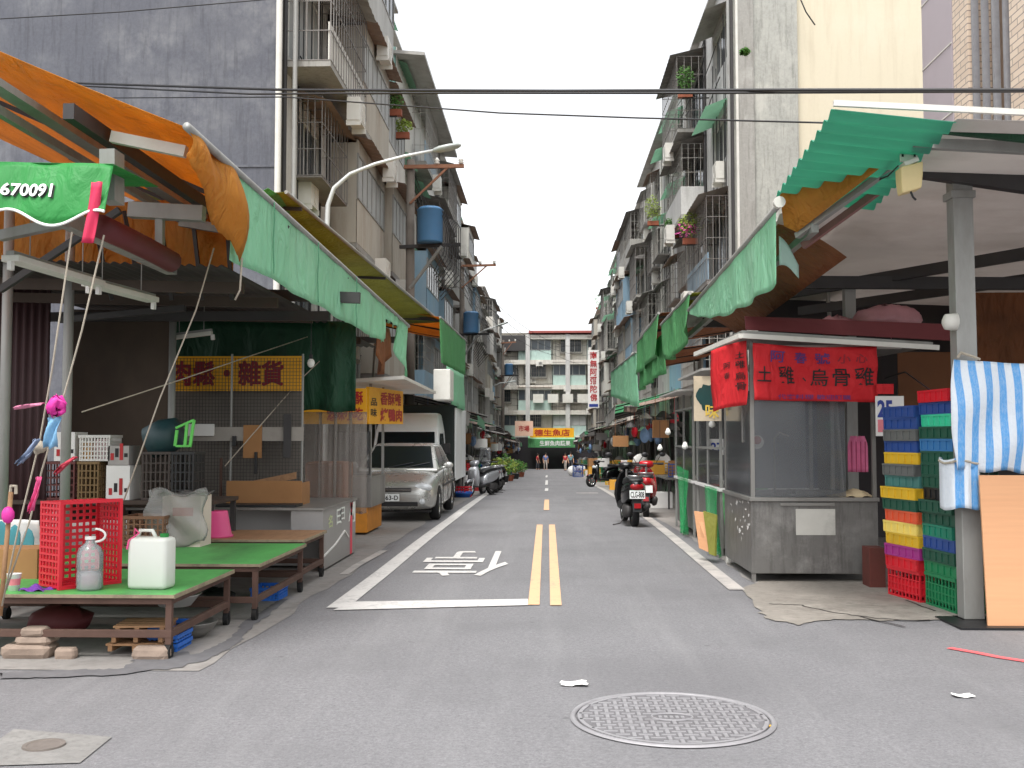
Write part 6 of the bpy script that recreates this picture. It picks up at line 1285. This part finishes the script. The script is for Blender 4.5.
# ================================================================ street awnings further along
small_awning('upper left awning with yellow green underside and dark ribs', P(286, 192, 13.2), P(441, 322, 24), 0, (2.2, .1), YELLOWT, [GREENB], 51)
A, B = P(268, 188, 12.9), P(300, 208, 14.2); b = MB(); b.sheet(lambda u, v: A.lerp(B, u) + V((-.5 * v, 0, -.25 * v)), 8, 4); tag(b.build('tarpaulin', GREENB, None, solid=.004), 'small bright green tarpaulin corner above the long pale green drop', 'tarpaulin')
small_awning('left awning with orange underside and long two tone green drop beyond the sedan', P(440, 317, 22.8), P(466, 341, 30), 1.0, (2.8, .55), ORANGE, [GREENB], 52, None, 1, extra=1)
a = tag(MB().sheet(tarp_fn(P(447, 366, 23), P(464, 375, 29), .95, .05, 2, (1, .1, 0), 53, lambda u: .75 + .25 * u), 12, 8).build('tarpaulin', GREENT, None, smooth=True, solid=.004), 'pale green tarpaulin flap hanging below the two tone green drop', 'tarpaulin')
b = MB(); x0, x1, z0, z1 = ext(438, 448, 369, 400, 22); b.bx(x0 - .1, x1 + .05, 22, 22.8, z0, z1); tag(b.build('metal_cabinet', WHITEM, None, bevel=.02), 'white metal box fixed under the left awning above the truck', 'box')
RW = [AWN[1], AWN[3], AWN[0], AWN[3], GREENT, AWN[1]]
WORD = ['first', 'second', 'third', 'fourth', 'fifth', 'sixth', 'seventh', 'eighth', 'ninth', 'tenth', 'eleventh', 'twelfth', 'thirteenth', 'fourteenth', 'fifteenth']
MN = ['dark tin', 'rusty tin', 'grey tin', 'rust brown tin', 'pale green', 'sooty tin']
r3 = random.Random(77); y = 30.5; k = 0
while y < 113:
    L = r3.uniform(4.6, 7); x = -2.75 + r3.uniform(-.2, .25); z = gz(y) + 2.75 + r3.uniform(-.1, .3)
    small_awning(f'{MN[k % 6]} awning, {WORD[k]} on the left beyond the two tone green drop', (x, y, z), (x + r3.uniform(-.15, .15), y + L, gz(y + L) + 2.75 + r3.uniform(-.1, .3)), r3.choice([0, .2, .3, .45]), (2.9, .75), RW[k % 6], [RW[(k + 2) % 6], GREENB], 100 + k, None, 1, extra=1); y += L + .15; k += 1
y = 33.5; k = 0
while y < 113:
    L = r3.uniform(4.6, 7); x = 2.75 + r3.uniform(-.25, .2); z = gz(y) + 2.8 + r3.uniform(-.1, .3)
    small_awning(f'{MN[(k + 3) % 6]} awning, {WORD[k]} on the right beyond the bluish green drop', (x, y, z), (x + r3.uniform(-.15, .15), y + L, gz(y + L) + 2.8 + r3.uniform(-.1, .3)), r3.choice([0, .2, .3, .5]), (2.7, .75), RW[(k + 3) % 6], [RW[(k + 1) % 6], GREENT], 200 + k, None, 1, extra=1); y += L + .15; k += 1
# goods lining the street: prototypes, then copies
def goods(kind, m, label, loc, rz, grp):
    key = ('goods', kind, m.name)
    if key in CACHE: return dup(CACHE[key], loc, rz, label, grp)
    if kind == 'crate': o = crate_mb(.55, .38, .3, 6, 4, 4).build('plastic_crate', m, None, w=False); tag(o, label, 'crate', grp)
    elif kind == 'carton': b = MB(); b.bx(-.25, .25, -.2, .2, 0, .36); b.bx(-.252, .252, -.03, .03, .3605, .362); o = b.build('carton', m, None, w=False, bevel=.006); tag(o, label, 'carton', grp)
    elif kind == 'basin': o = MB().lathe([(.2, 0), (.3, .16), (.31, .16), (.2, .03), (.001, .03)], (0, 0, 0), 20).build('basin', m, None, w=False, smooth=True); tag(o, label, 'basin', grp)
    elif kind == 'sack':
        b = MB(); b.ball((0, 0, .28), .27, 14, (1, .8, 1.1)); rr_ = random.Random(3); b.v = [p + V((rr_.gauss(0, .015), rr_.gauss(0, .015), rr_.gauss(0, .012))) for p in b.v]; o = b.build('sack', m, None, w=False, smooth=True); tag(o, label, 'sack', grp)
    o.location = loc; o.rotation_euler = (0, 0, rz); CACHE[key] = o; return o
KINDS = [('crate', CM['green'], 'green plastic crate'), ('crate', CM['red'], 'red plastic crate'), ('crate', CM['yellow'], 'yellow plastic crate'), ('crate', CM['blue'], 'blue plastic crate'), ('carton', CARD, 'brown carton'), ('carton', WHITEP, 'white foam box'), ('sack', WHITEP, 'white sack'), ('carton', mat('yellow_carton', (226, 166, 60), .7, 0, .1, 3), 'yellow orange carton'), ('basin', MATS['blue_tray_plastic'], 'blue basin')]
HANG = [('bag', WHITEP, 'white plastic bag'), ('bag', MATS['red_plastic'], 'red plastic bag'), ('board', WHITEP, 'blank white board'), ('board', CARD, 'blank brown board'), ('shade', DARKST, 'dark lamp shade'), ('shade', WHITEM, 'white lamp shade'), ('bag', mat('pale_blue_bag', (130, 160, 200), .6), 'pale blue bag')]
for side in (-1, 1):
    y = 31.5 if side < 0 else 24.5
    while y < 112:
        xb = side * (2.55 + (.35 if y > 40 else 0)); tt = thing('market_stall_table', f'plain stall table in the shade on the {"left" if side < 0 else "right"} of the far street', 'stall table', (xb + side * .7, y, gz(y)), 0, f'far stall tables on the {"left" if side < 0 else "right"}')
        if ('tbl',) not in CACHE:
            MB().bx(-.6, .6, -.9, .9, .68, .72).build('table_top', STAIN, tt, w=False)
            for sx in (-.55, .52):
                for sy in (-.85, .82): MB().bx(sx, sx + .04, sy, sy + .04, 0, .68).build('leg', DARKST, tt, w=False)
            CACHE[('tbl',)] = tt
        else:
            bpy.data.objects.remove(tt); lab = f'plain stall table in the shade on the {"left" if side < 0 else "right"} of the far street'; tt = dup(CACHE[('tbl',)], (xb + side * .7, y, gz(y)), 0, lab, f'far stall tables on the {"left" if side < 0 else "right"}')
        for j in range(r3.randint(3, 5)):
            kd = r3.choice(KINDS); on = r3.random() < .55; g_ = f'goods along the {"left" if side < 0 else "right"} of the far street'
            px_ = xb + side * (r3.uniform(.3, 1.1) if on else r3.uniform(-.1, .15)); py_ = y + r3.uniform(-.75, .75)
            goods(kd[0], kd[1], kd[2] + (' on a stall table' if on else ' on the ground before a stall') + f' along the {"left" if side < 0 else "right"} of the street', (px_, py_, gz(py_) + (.722 if on else .004)), r3.uniform(-.3, .3), g_)
        for j in range(3):
            hx, hy, hz = xb + side * r3.uniform(.0, 1.2), y + r3.uniform(-.9, .9), r3.uniform(1.7, 2.4); kind, hm, hl = HANG[r3.randint(0, len(HANG) - 1)]; hl = f'{hl} hung under the {"left" if side < 0 else "right"} awnings of the far street'
            key = ('hang', kind, hm.name)
            if key in CACHE: dup(CACHE[key], (hx, hy, gz(hy) + hz), r3.uniform(0, 3), hl, f'things hung under the {"left" if side < 0 else "right"} awnings')
            else:
                b = MB()
                if kind == 'bag': b.ball((0, 0, 0), .17, 12, (1, .6, 1.3)); b.tube((0, 0, .2), (0, 0, .9), .006, 4)
                elif kind == 'board': b.bx(-.3, .3, -.012, .012, -.2, .2); b.tube((-.2, 0, .2), (-.2, 0, .8), .006, 4); b.tube((.2, 0, .2), (.2, 0, .8), .006, 4)
                else: b.lathe([(.2, -.06), (.09, .06), (.03, .1), (.001, .1)], (0, 0, 0), 16); b.tube((0, 0, .1), (0, 0, .8), .006, 4)
                o = b.build({'bag': 'hanging_bag', 'board': 'hanging_sign', 'shade': 'hanging_lamp'}[kind], hm, None, w=False); o.location = (hx, hy, gz(hy) + hz); tag(o, hl, {'bag': 'bag', 'board': 'sign', 'shade': 'lamp'}[kind], f'things hung under the {"left" if side < 0 else "right"} awnings'); CACHE[key] = o
        y += r3.uniform(2.6, 3.8)
# stacked crates and cartons by the right kerb in mid distance
for (px, py, kd, up, lab) in ((594, 482, KINDS[1], 0, 'red crate at the base of the pile at the right kerb'), (594, 482, KINDS[7], 1, 'yellow orange carton on the red crate at the right kerb'), (594, 482, KINDS[4], 2, 'brown carton on the yellow carton at the right kerb'), (603, 482, KINDS[0], 0, 'green crate beside the red crate at the right kerb'), (603, 482, KINDS[0], 1, 'green crate stacked on the green crate at the right kerb'), (603, 482, KINDS[5], 2, 'white box on the green crates at the right kerb'),
        (620, 486, KINDS[7], .7, 'lower yellow carton on a trolley beside the parked scooter'), (620, 486, KINDS[7], 1.75, 'upper yellow carton on the trolley beside the parked scooter'), (578, 477, KINDS[3], 0, 'blue crate at the far right kerb'), (578, 477, KINDS[3], 1, 'blue crate stacked at the far right kerb'), (572, 476, KINDS[6], 0, 'white sack at the far right kerb')):
    q = G(px, py); goods(kd[0], kd[1], lab, (q.x, q.y, gz(q.y) + .004 + up * .37), .1, 'goods piled at the right kerb').scale = (1.15,) * 3
# leafy produce on the left
for k, (px, py, h, m, lab) in enumerate(((505, 484, .9, LEAFY, 'nearest yellow green leafy plant on the left pavement'), (511, 482, 1.1, LEAF, 'dark green leafy plant behind the nearest yellow one'), (516, 481, .9, LEAFY, 'yellow green leafy plant third along the left pavement'), (521, 479, .8, LEAF, 'dark green leafy plant fourth along the left pavement'), (526, 477, .7, LEAF, 'small leafy plant farthest along the left pavement'))):
    q = G(px, py); t = thing('potted_plant', lab, 'plant', (q.x - .3, q.y, gz(q.y)), 0, 'leafy plants along the left pavement'); rn_ = random.Random(k)
    MB().lathe([(.15, 0), (.22, .3), (.23, .3), (.001, .28)], (0, 0, 0), 16).build('pot', BLACKP if k % 2 else TERRA, t, w=False); MB().leaves((0, 0, .3 + h / 2), (.42, .42, h / 2), 260, .07, rn_).build('foliage', m, t, w=False)
    b = MB(); [b.tube((0, 0, .25), (rn_.uniform(-.25, .25), rn_.uniform(-.25, .25), .3 + h * .8), .008, 4) for _ in range(6)]; b.build('stem', WOOD, t, w=False)
# balcony plants
for k, (px, py, X, w_, h_, m, fl, lab) in enumerate(((394, 102, -4.8, .35, .5, LEAF, 0, 'leafy green plant sprouting high on the left facade'), (402, 126, -4.75, .35, .45, LEAFY, 0, 'lower yellowish plant sprouting on the left facade'), (685, 78, 4.85, .32, 1.0, LEAF, 0, 'tall leafy plant high on the right balconies'), (653, 208, 4.8, .4, 1.2, LEAFY, 0, 'yellow green plant hanging from a middle balcony on the right'), (690, 225, 4.75, .45, .9, LEAFY, 1, 'flowering plant with pink blossoms on the right balcony cage'), (598, 300, 5.55, .6, 1.6, LEAF, 0, 'bushy plant on a far balcony at the right'), (745, 52, 5.6, .15, .2, LEAF, 0, 'tiny weed growing from the rough concrete corner'), (672, 225, 4.8, .3, .6, LEAF, 0, 'small green plant left of the flowering one on the right'))):
    q = PX(px, py, X); t = thing('balcony_plant', lab, 'plant', (q.x, q.y, q.z - h_ / 2), 0, 'plants growing on balconies'); rn_ = random.Random(k + 30)
    MB().leaves(q, (w_, w_, h_ / 2), 300, .06, rn_).build('foliage', m, t)
    if fl: MB().leaves(q + V((-.15, -.2, -.2)), (w_ * .9, w_ * .6, h_ * .3), 90, .055, rn_).build('blossom', FLOWER, t)
    if w_ > .2:
        MB().bx(q.x - .25, q.x + .25, q.y - .1, q.y + .1, q.z - h_ / 2 - .2, q.z - h_ / 2).build('planter', TERRA, t); MB().bx(q.x - .1, (FX - .02 if X > 0 else q.x + .1) if X > 0 else q.x + .1, q.y - .03, q.y + .03, q.z - h_ / 2 - .23, q.z - h_ / 2 - .2).build('bracket', DARKST, t) if X > 0 else MB().bx(-FX + .02, q.x + .1, q.y - .03, q.y + .03, q.z - h_ / 2 - .23, q.z - h_ / 2 - .2).build('bracket', DARKST, t)
# ================================================================ poles, lamps, cables
def lamp(label, base, pts, head, r=.06):
    t = thing('street_lamp', label, 'street lamp', base, 0, 'street lamps on the left'); MB().path([V(base)] + [V(p) for p in pts], r, 10, r * .5).build('pole', mat('pale_grey_paint', (196, 198, 196), .45, .2, .06, 4, 0, .2), t, smooth=True)
    d = (V(pts[-1]) - V(pts[-2])).normalized(); h = V(pts[-1]); rings = []
    for (s, w_, hh) in ((-.1, .05, .04), (.1, .13, .07), (.45, .16, .07), (.75, .12, .05), (.85, .03, .02)):
        c = h + d * s * head; rings.append([c + V((math.cos(a) * .2, 0, 0)) * 0 + V((0, math.cos(a) * w_, math.sin(a) * hh)) for a in [2 * PI * i / 12 for i in range(12)]])
    MB().rings(rings).build('lamp_head', mat('lamp_head_grey', (170, 176, 172), .4, .2, .1, 4, 0, .2), t, smooth=True)
    return t
Y = 22.3; bx_ = P(327, 300, Y).x
lp = [P(327, 225, Y), P(328, 205, Y), P(334, 188, Y), P(350, 174, Y), P(375, 164, Y), P(405, 156, Y), P(436, 150, Y)]
lamp('near street lamp with a long curved arm over the street', (bx_, Y, gz(Y)), lp, .65)
Y = 66; lamp('second street lamp behind the transformer pole', (P(472, 400, Y).x, Y, gz(Y)), [P(472, 355, Y), P(474, 336, Y), P(485, 330, Y), P(497, 326, Y)], .9, .08)
Y = 96; lamp('third street lamp far along the left side', (P(491, 420, Y).x, Y, gz(Y)), [P(491, 395, Y), P(493, 386, Y), P(500, 383, Y), P(508, 382, Y)], .9, .08)
POLE = mat('weathered_pole_concrete', (112, 104, 96), .85, 0, .2, 4, .15, .4); RUSTA = mat('rusty_crossarm', (140, 96, 72), .75, .1, .3, 6, .1, .4)
TRANS = mat('transformer_blue', (74, 122, 164), .5, 0, .12, 3, .03, .35, (120, 110, 100))
def util_pole(label, px, Y, ytop, arms, trans=None):
    x = P(px, 300, Y).x; ztop = P(px, ytop, Y).z; t = thing('utility_pole', label, 'utility pole', (x, Y, gz(Y)), 0, 'utility poles on the left'); MB().tube((x, Y, gz(Y)), (x, Y, ztop), .17, 14, .12).build('pole', POLE, t, smooth=True)
    for (pa, pb, yy) in arms:
        a, c = P(pa, yy, Y - .15), P(pb, yy - 1, Y - .15); MB().bar(a, c, .09, .11).build('crossarm', RUSTA, t); MB().bar(V((x, Y - .14, a.z - 1.1)), a.lerp(c, .75), .06).build('brace', RUSTA, t)
        for u in (.55, .95):
            p = a.lerp(c, u); MB().lathe([(.04, .06), (.09, .1), (.05, .14), (.09, .18), (.05, .22), (.03, .26)], p, 10).build('insulator', WHITEM, t, smooth=True)
    if trans:
        c = P(*trans, Y - .45); MB().lathe([(.36, 0), (.38, .04), (.38, .95), (.4, .97), (.3, 1.05), (.001, 1.06)], c, 20).build('transformer', TRANS, t, smooth=True); MB().bar(V((x, Y - .1, c.z - .05)) - V((.3, 0, 0)), c + V((.9, 0, -.05)), .1).build('platform', DARKST, t)
        MB().bar(V((x, Y - .1, c.z - 1.3)), c + V((.35, 0, -.1)), .08).build('brace', STEEL, t)
        b = MB(); rn_ = random.Random(2)
        for i in range(9): b.path([c + V((.3 + .06 * i, -.1, 1.0 - .05 * i)), c + V((.5 + .05 * i, -.1, .4)), c + V((.42 + .06 * i, -.1, -.3 - .1 * i)), c + V((.1 + .03 * i, -.05, -.9 - .1 * i))], .014, 5)
        b.build('cabling', BLACKP, t)
    return t
util_pole('nearest utility pole with rusty crossarm and blue transformer', 410, 31, 160, ((404, 464, 167),), (430, 243))
util_pole('second utility pole with its blue transformer hung low', 462, 52, 262, ((461, 496, 266),), (471, 333))
util_pole('third utility pole standing before the far block', 503, 98, 340, ((501, 516, 343), (501, 514, 376)), (509, 375))
def cable(label, pts, r=.012, sag=.0):
    pts = [V(p) for p in pts]; L = []
    for a, c in zip(pts[:-1], pts[1:]): L += [a.lerp(c, i / 10) - V((0, 0, sag * math.sin(PI * i / 10))) for i in range(10)]
    return tag(MB().path(L + [pts[-1]], r, 6).build('overhead_cable', BLACKP, None, smooth=True), label, 'cable', 'overhead cables')
cable('thick twisted overhead cable crossing the whole street', [P(40, 82, 21.5), P(290, 90, 17), P(560, 91, 14.5), P(800, 90, 13), P(1100, 90, 12)], .022)
cable('second overhead cable touching the thick one from below', [P(60, 85, 21.6), P(250, 94, 17), P(450, 93, 15), P(700, 93, 13.5), P(1100, 91, 12)], .016)
cable('thin overhead cable dipping lowest across the street', [P(100, 98, 21.7), P(285, 97, 17), P(500, 113, 14.5), P(640, 118, 13.5), P(832, 123, 12)], .011)
cable('thin cable strung across the top of the slate grey gable', [P(-20, 20, 21.4), P(120, 12, 21.4), P(272, -1, 21.4)], .012)
cable('dark cable tangle hanging from the beige wall at the top right', [P(800, -2, 31.5), P(806, 12, 31.5), P(815, 25, 31.5)], .02)
for k in range(5):
    cable('slack service cable running along the left facades', [P(412, 168 + 8 * k, 30.9), P(464, 268 + 6 * k, 51.8), P(503, 343 + 3 * k, 97.8), P(520, 375 + 3 * k, 120)], .014, .5)
for k in range(3):
    cable('service cable slung between far poles and the right facade', [P(463, 270 + 12 * k, 51.9), P(560, 345 + 6 * k, 75), P(612, 330 + 14 * k, 88)], .012, .6)
# ================================================================ far end signs
def flat_sign(label, px0, px1, py0, py1, Y, m, rows, cat='sign', nm='shop_sign', th=.12):
    x0, x1, z0, z1 = ext(px0, px1, py0, py1, Y); t = thing(nm, label, cat, ((x0 + x1) / 2, Y, z0)); MB().bx(x0, x1, Y, Y + th, z0, z1).build('board', m, t)
    for (body, rect, mm) in rows: letter(body, plane_fn((x0, Y - .01, z0), (x1 - x0, 0, 0), (0, 0, z1 - z0)), rect, mm, t, (0, -.01, 0), .02)
    return t, x0, x1, z0, z1
flat_sign('yellow sign with dark red characters over the green awning at the street end', 530, 574, 428, 437.5, 117.5, YELLOWS, (('德生魚店', (.1, .15, .9, .85), REDL),))
flat_sign('white and orange sign left of the yellow sign at the street end', 515, 533, 421, 436, 116.5, mat('pale_orange_sign', (236, 196, 172), .6, 0, .1, 1.2), (('市場', (.2, .3, .8, .7), REDL),))
t = thing('market_awning', 'green awning with white lettering across the far street end', 'awning', P(550, 444, 117)); x0, x1, z0, z1 = ext(528, 575, 439, 447.5, 117)
MB().sheet(lambda u, v: V((x0 + (x1 - x0) * u, 117 + 2.5 * v, z1 + .8 * v)), 10, 4).build('canopy', GREENT, t, solid=.01); MB().bx(x0, x1, 116.97, 117, z0, z1).build('valance', GREENB, t)
letter('生鮮魚肉蔬果', plane_fn((x0, 116.95, z0), (x1 - x0, 0, 0), (0, 0, z1 - z0)), (.25, .2, .9, .8), WHITEL, t, (0, -.01, 0), .02)
t, x0, x1, z0, z1 = flat_sign('tall white vertical sign with red characters projecting from the right facades', 588, 599, 350, 408, 90, WHITEP, ())
for k, ch in enumerate('南無阿彌陀佛'):
    v1 = .97 - k * .145; letter(ch, plane_fn((x0, 89.99, z0), (x1 - x0, 0, 0), (0, 0, z1 - z0)), (.2, v1 - .125, .8, v1), REDL, t, (0, -.012, 0), .022)
MB().bx(x0 + .1, x1 - .1, 89.98, 89.99, z0 + .1, z0 + .35).build('blue_footer', BLUEL, t)
for zz in (z0 + .6, z1 - .6): MB().bar((x1, 90.06, zz), (FX, 90.06, zz), .06).build('bracket', DARKST, t)
# ================================================================ people at the far end
def skin_chain(name, verts, edges, rad, m, parent, sub=2):
    me = bpy.data.meshes.new(name); me.from_pydata([tuple(v) for v in verts], edges, []); o = bpy.data.objects.new(name, me); C.objects.link(o); me.materials.append(m)
    md = o.modifiers.new('skin', 'SKIN'); md.use_smooth_shade = True
    for i, r in enumerate(rad): me.skin_vertices[0].data[i].radius = (r, r) if not isinstance(r, tuple) else r
    me.skin_vertices[0].data[0].use_root = True
    s_ = o.modifiers.new('sub', 'SUBSURF'); s_.levels = sub; s_.render_levels = sub; o.parent = parent; return o
def person(label, loc, rz, shirt, pants, sc=1.0, bend=0.0, stride=.12, arm=.1):
    t = thing('person', label, 'person', loc, rz, None, sc)
    hip = V((0, 0, .92)); ch = V((0, -.03 - bend * .3, 1.32 - bend * .05)); nk = V((0, -.03 - bend * .45, 1.46 - bend * .1)); hd = nk + V((0, -.03 - bend * .06, .09)); hd2 = hd + V((0, -.01, .13))
    v = [hip, hip + V((0, 0, .14)), ch, nk, hd, hd2]; r = [(.13, .1), (.125, .095), (.15, .1), .05, .075, .07]; e = [(0, 1), (1, 2), (2, 3), (3, 4), (4, 5)]
    for s in (-1, 1):
        i = len(v); f = s * stride; v += [V((s * .1, 0, .88)), V((s * .11, -f * .6 - .02, .48)), V((s * .115, f * .3 - f, .09)), V((s * .12, -f * .7 - .13, .04))]; r += [.085, .058, .042, .036]; e += [(0, i), (i, i + 1), (i + 1, i + 2), (i + 2, i + 3)]
        i = len(v); sh = ch + V((s * .19, 0, .06)); v += [sh, sh + V((s * .05, .02 - f * .3, -.29)), sh + V((s * .05, -arm - f * .2, -.54)), sh + V((s * .045, -arm - .03 - f * .2, -.62)), sh + V((s * .04, -arm - .05 - f * .2, -.69))]; r += [.055, .042, .03, .034, .02]; e += [(2, i), (i, i + 1), (i + 1, i + 2), (i + 2, i + 3), (i + 3, i + 4)]
    skin_chain('body', v, e, r, SKIN, t)
    sv = [v[0] + V((0, 0, .02)), v[1], v[2], v[3] - V((0, 0, .04))]; sr = [(.155, .12), (.15, .118), (.172, .122), .06]; se = [(0, 1), (1, 2), (2, 3)]
    for k in (10, 19): i = len(sv); sv += [v[k], v[k].lerp(v[k + 1], .75)]; sr += [.072, .062]; se += [(2, i), (i, i + 1)]
    skin_chain('shirt', sv, se, sr, shirt, t)
    pv = [v[0], v[1]]; pr = [(.15, .118), (.14, .11)]; pe = [(0, 1)]
    for k in (6, 15): i = len(pv); pv += [v[k], v[k + 1], v[k + 2] + V((0, 0, .03))]; pr += [.1, .075, .06]; pe += [(0, i), (i, i + 1), (i + 1, i + 2)]
    skin_chain('trousers', pv, pe, pr, pants, t)
    MB().ball(hd + V((0, .02, .09)), .108, 14, (.95, 1.02, 1.0)).build('hair', HAIR, t, w=False, smooth=True)
    fb = MB(); fb.ball(hd + V((0, -.085, .03)), .02, 8, (.7, 1, 1.2)); [fb.ball(hd + V((s * .085, 0, .05)), .022, 8, (.5, .8, 1.2)) for s in (-1, 1)]; fb.build('face_feature', SKIN, t, w=False, smooth=True)
    eb = MB(); [eb.ball(hd + V((s * .03, -.078, .06)), .011, 8) for s in (-1, 1)]; eb.build('eye', BLACKL, t, w=False)
    for s, k in ((-1, 9), (1, 18)): MB().ball(v[k] + V((0, .03, -.005)), .05, 10, (.8, 1.9, .65)).build('shoe', BLACKP, t, w=False, smooth=True)
    return t
BLU = mat('light_blue_shirt', (112, 136, 196), .8, 0, .1, 8); RDS = mat('red_shirt', (196, 50, 66), .8, 0, .1, 8); GRY = mat('grey_trousers', (74, 76, 84), .8, 0, .1, 8); KHK = mat('pale_shorts', (180, 170, 160), .8, 0, .1, 8)
for (px, Y, rz_, sh, pa, sc, lab) in ((545.5, 108, .2, BLU, KHK, 1.02, 'person in a light blue top standing in the road at the far end'), (537.5, 110, 1.2, RDS, GRY, .98, 'person in a red top left of the one in light blue'), (565.5, 104, -.6, RDS, KHK, 1.0, 'person in a red top and pale trousers near the right kerb'), (570.5, 100, .4, mat('pale_teal_shirt', (150, 196, 206), .8), GRY, 1.05, 'person in a pale teal top at the right kerb far away')):
    x = P(px, 450, Y).x; person(lab, (x, Y, gz(Y)), rz_, sh, pa, sc)
# dark sheet standing in for the shade inside the shops at the street end
b = MB(); b.bx(-6, 6, 120.4, 120.5, gz(120), gz(120) + 3.6); tag(b.build('shop_shade_sheet', mat('painted_shop_shade', (48, 44, 48), .9, 0, .3, 1), None), 'dark sheet standing for the shaded shop front beneath the yellow sign at the street end', 'shop front')
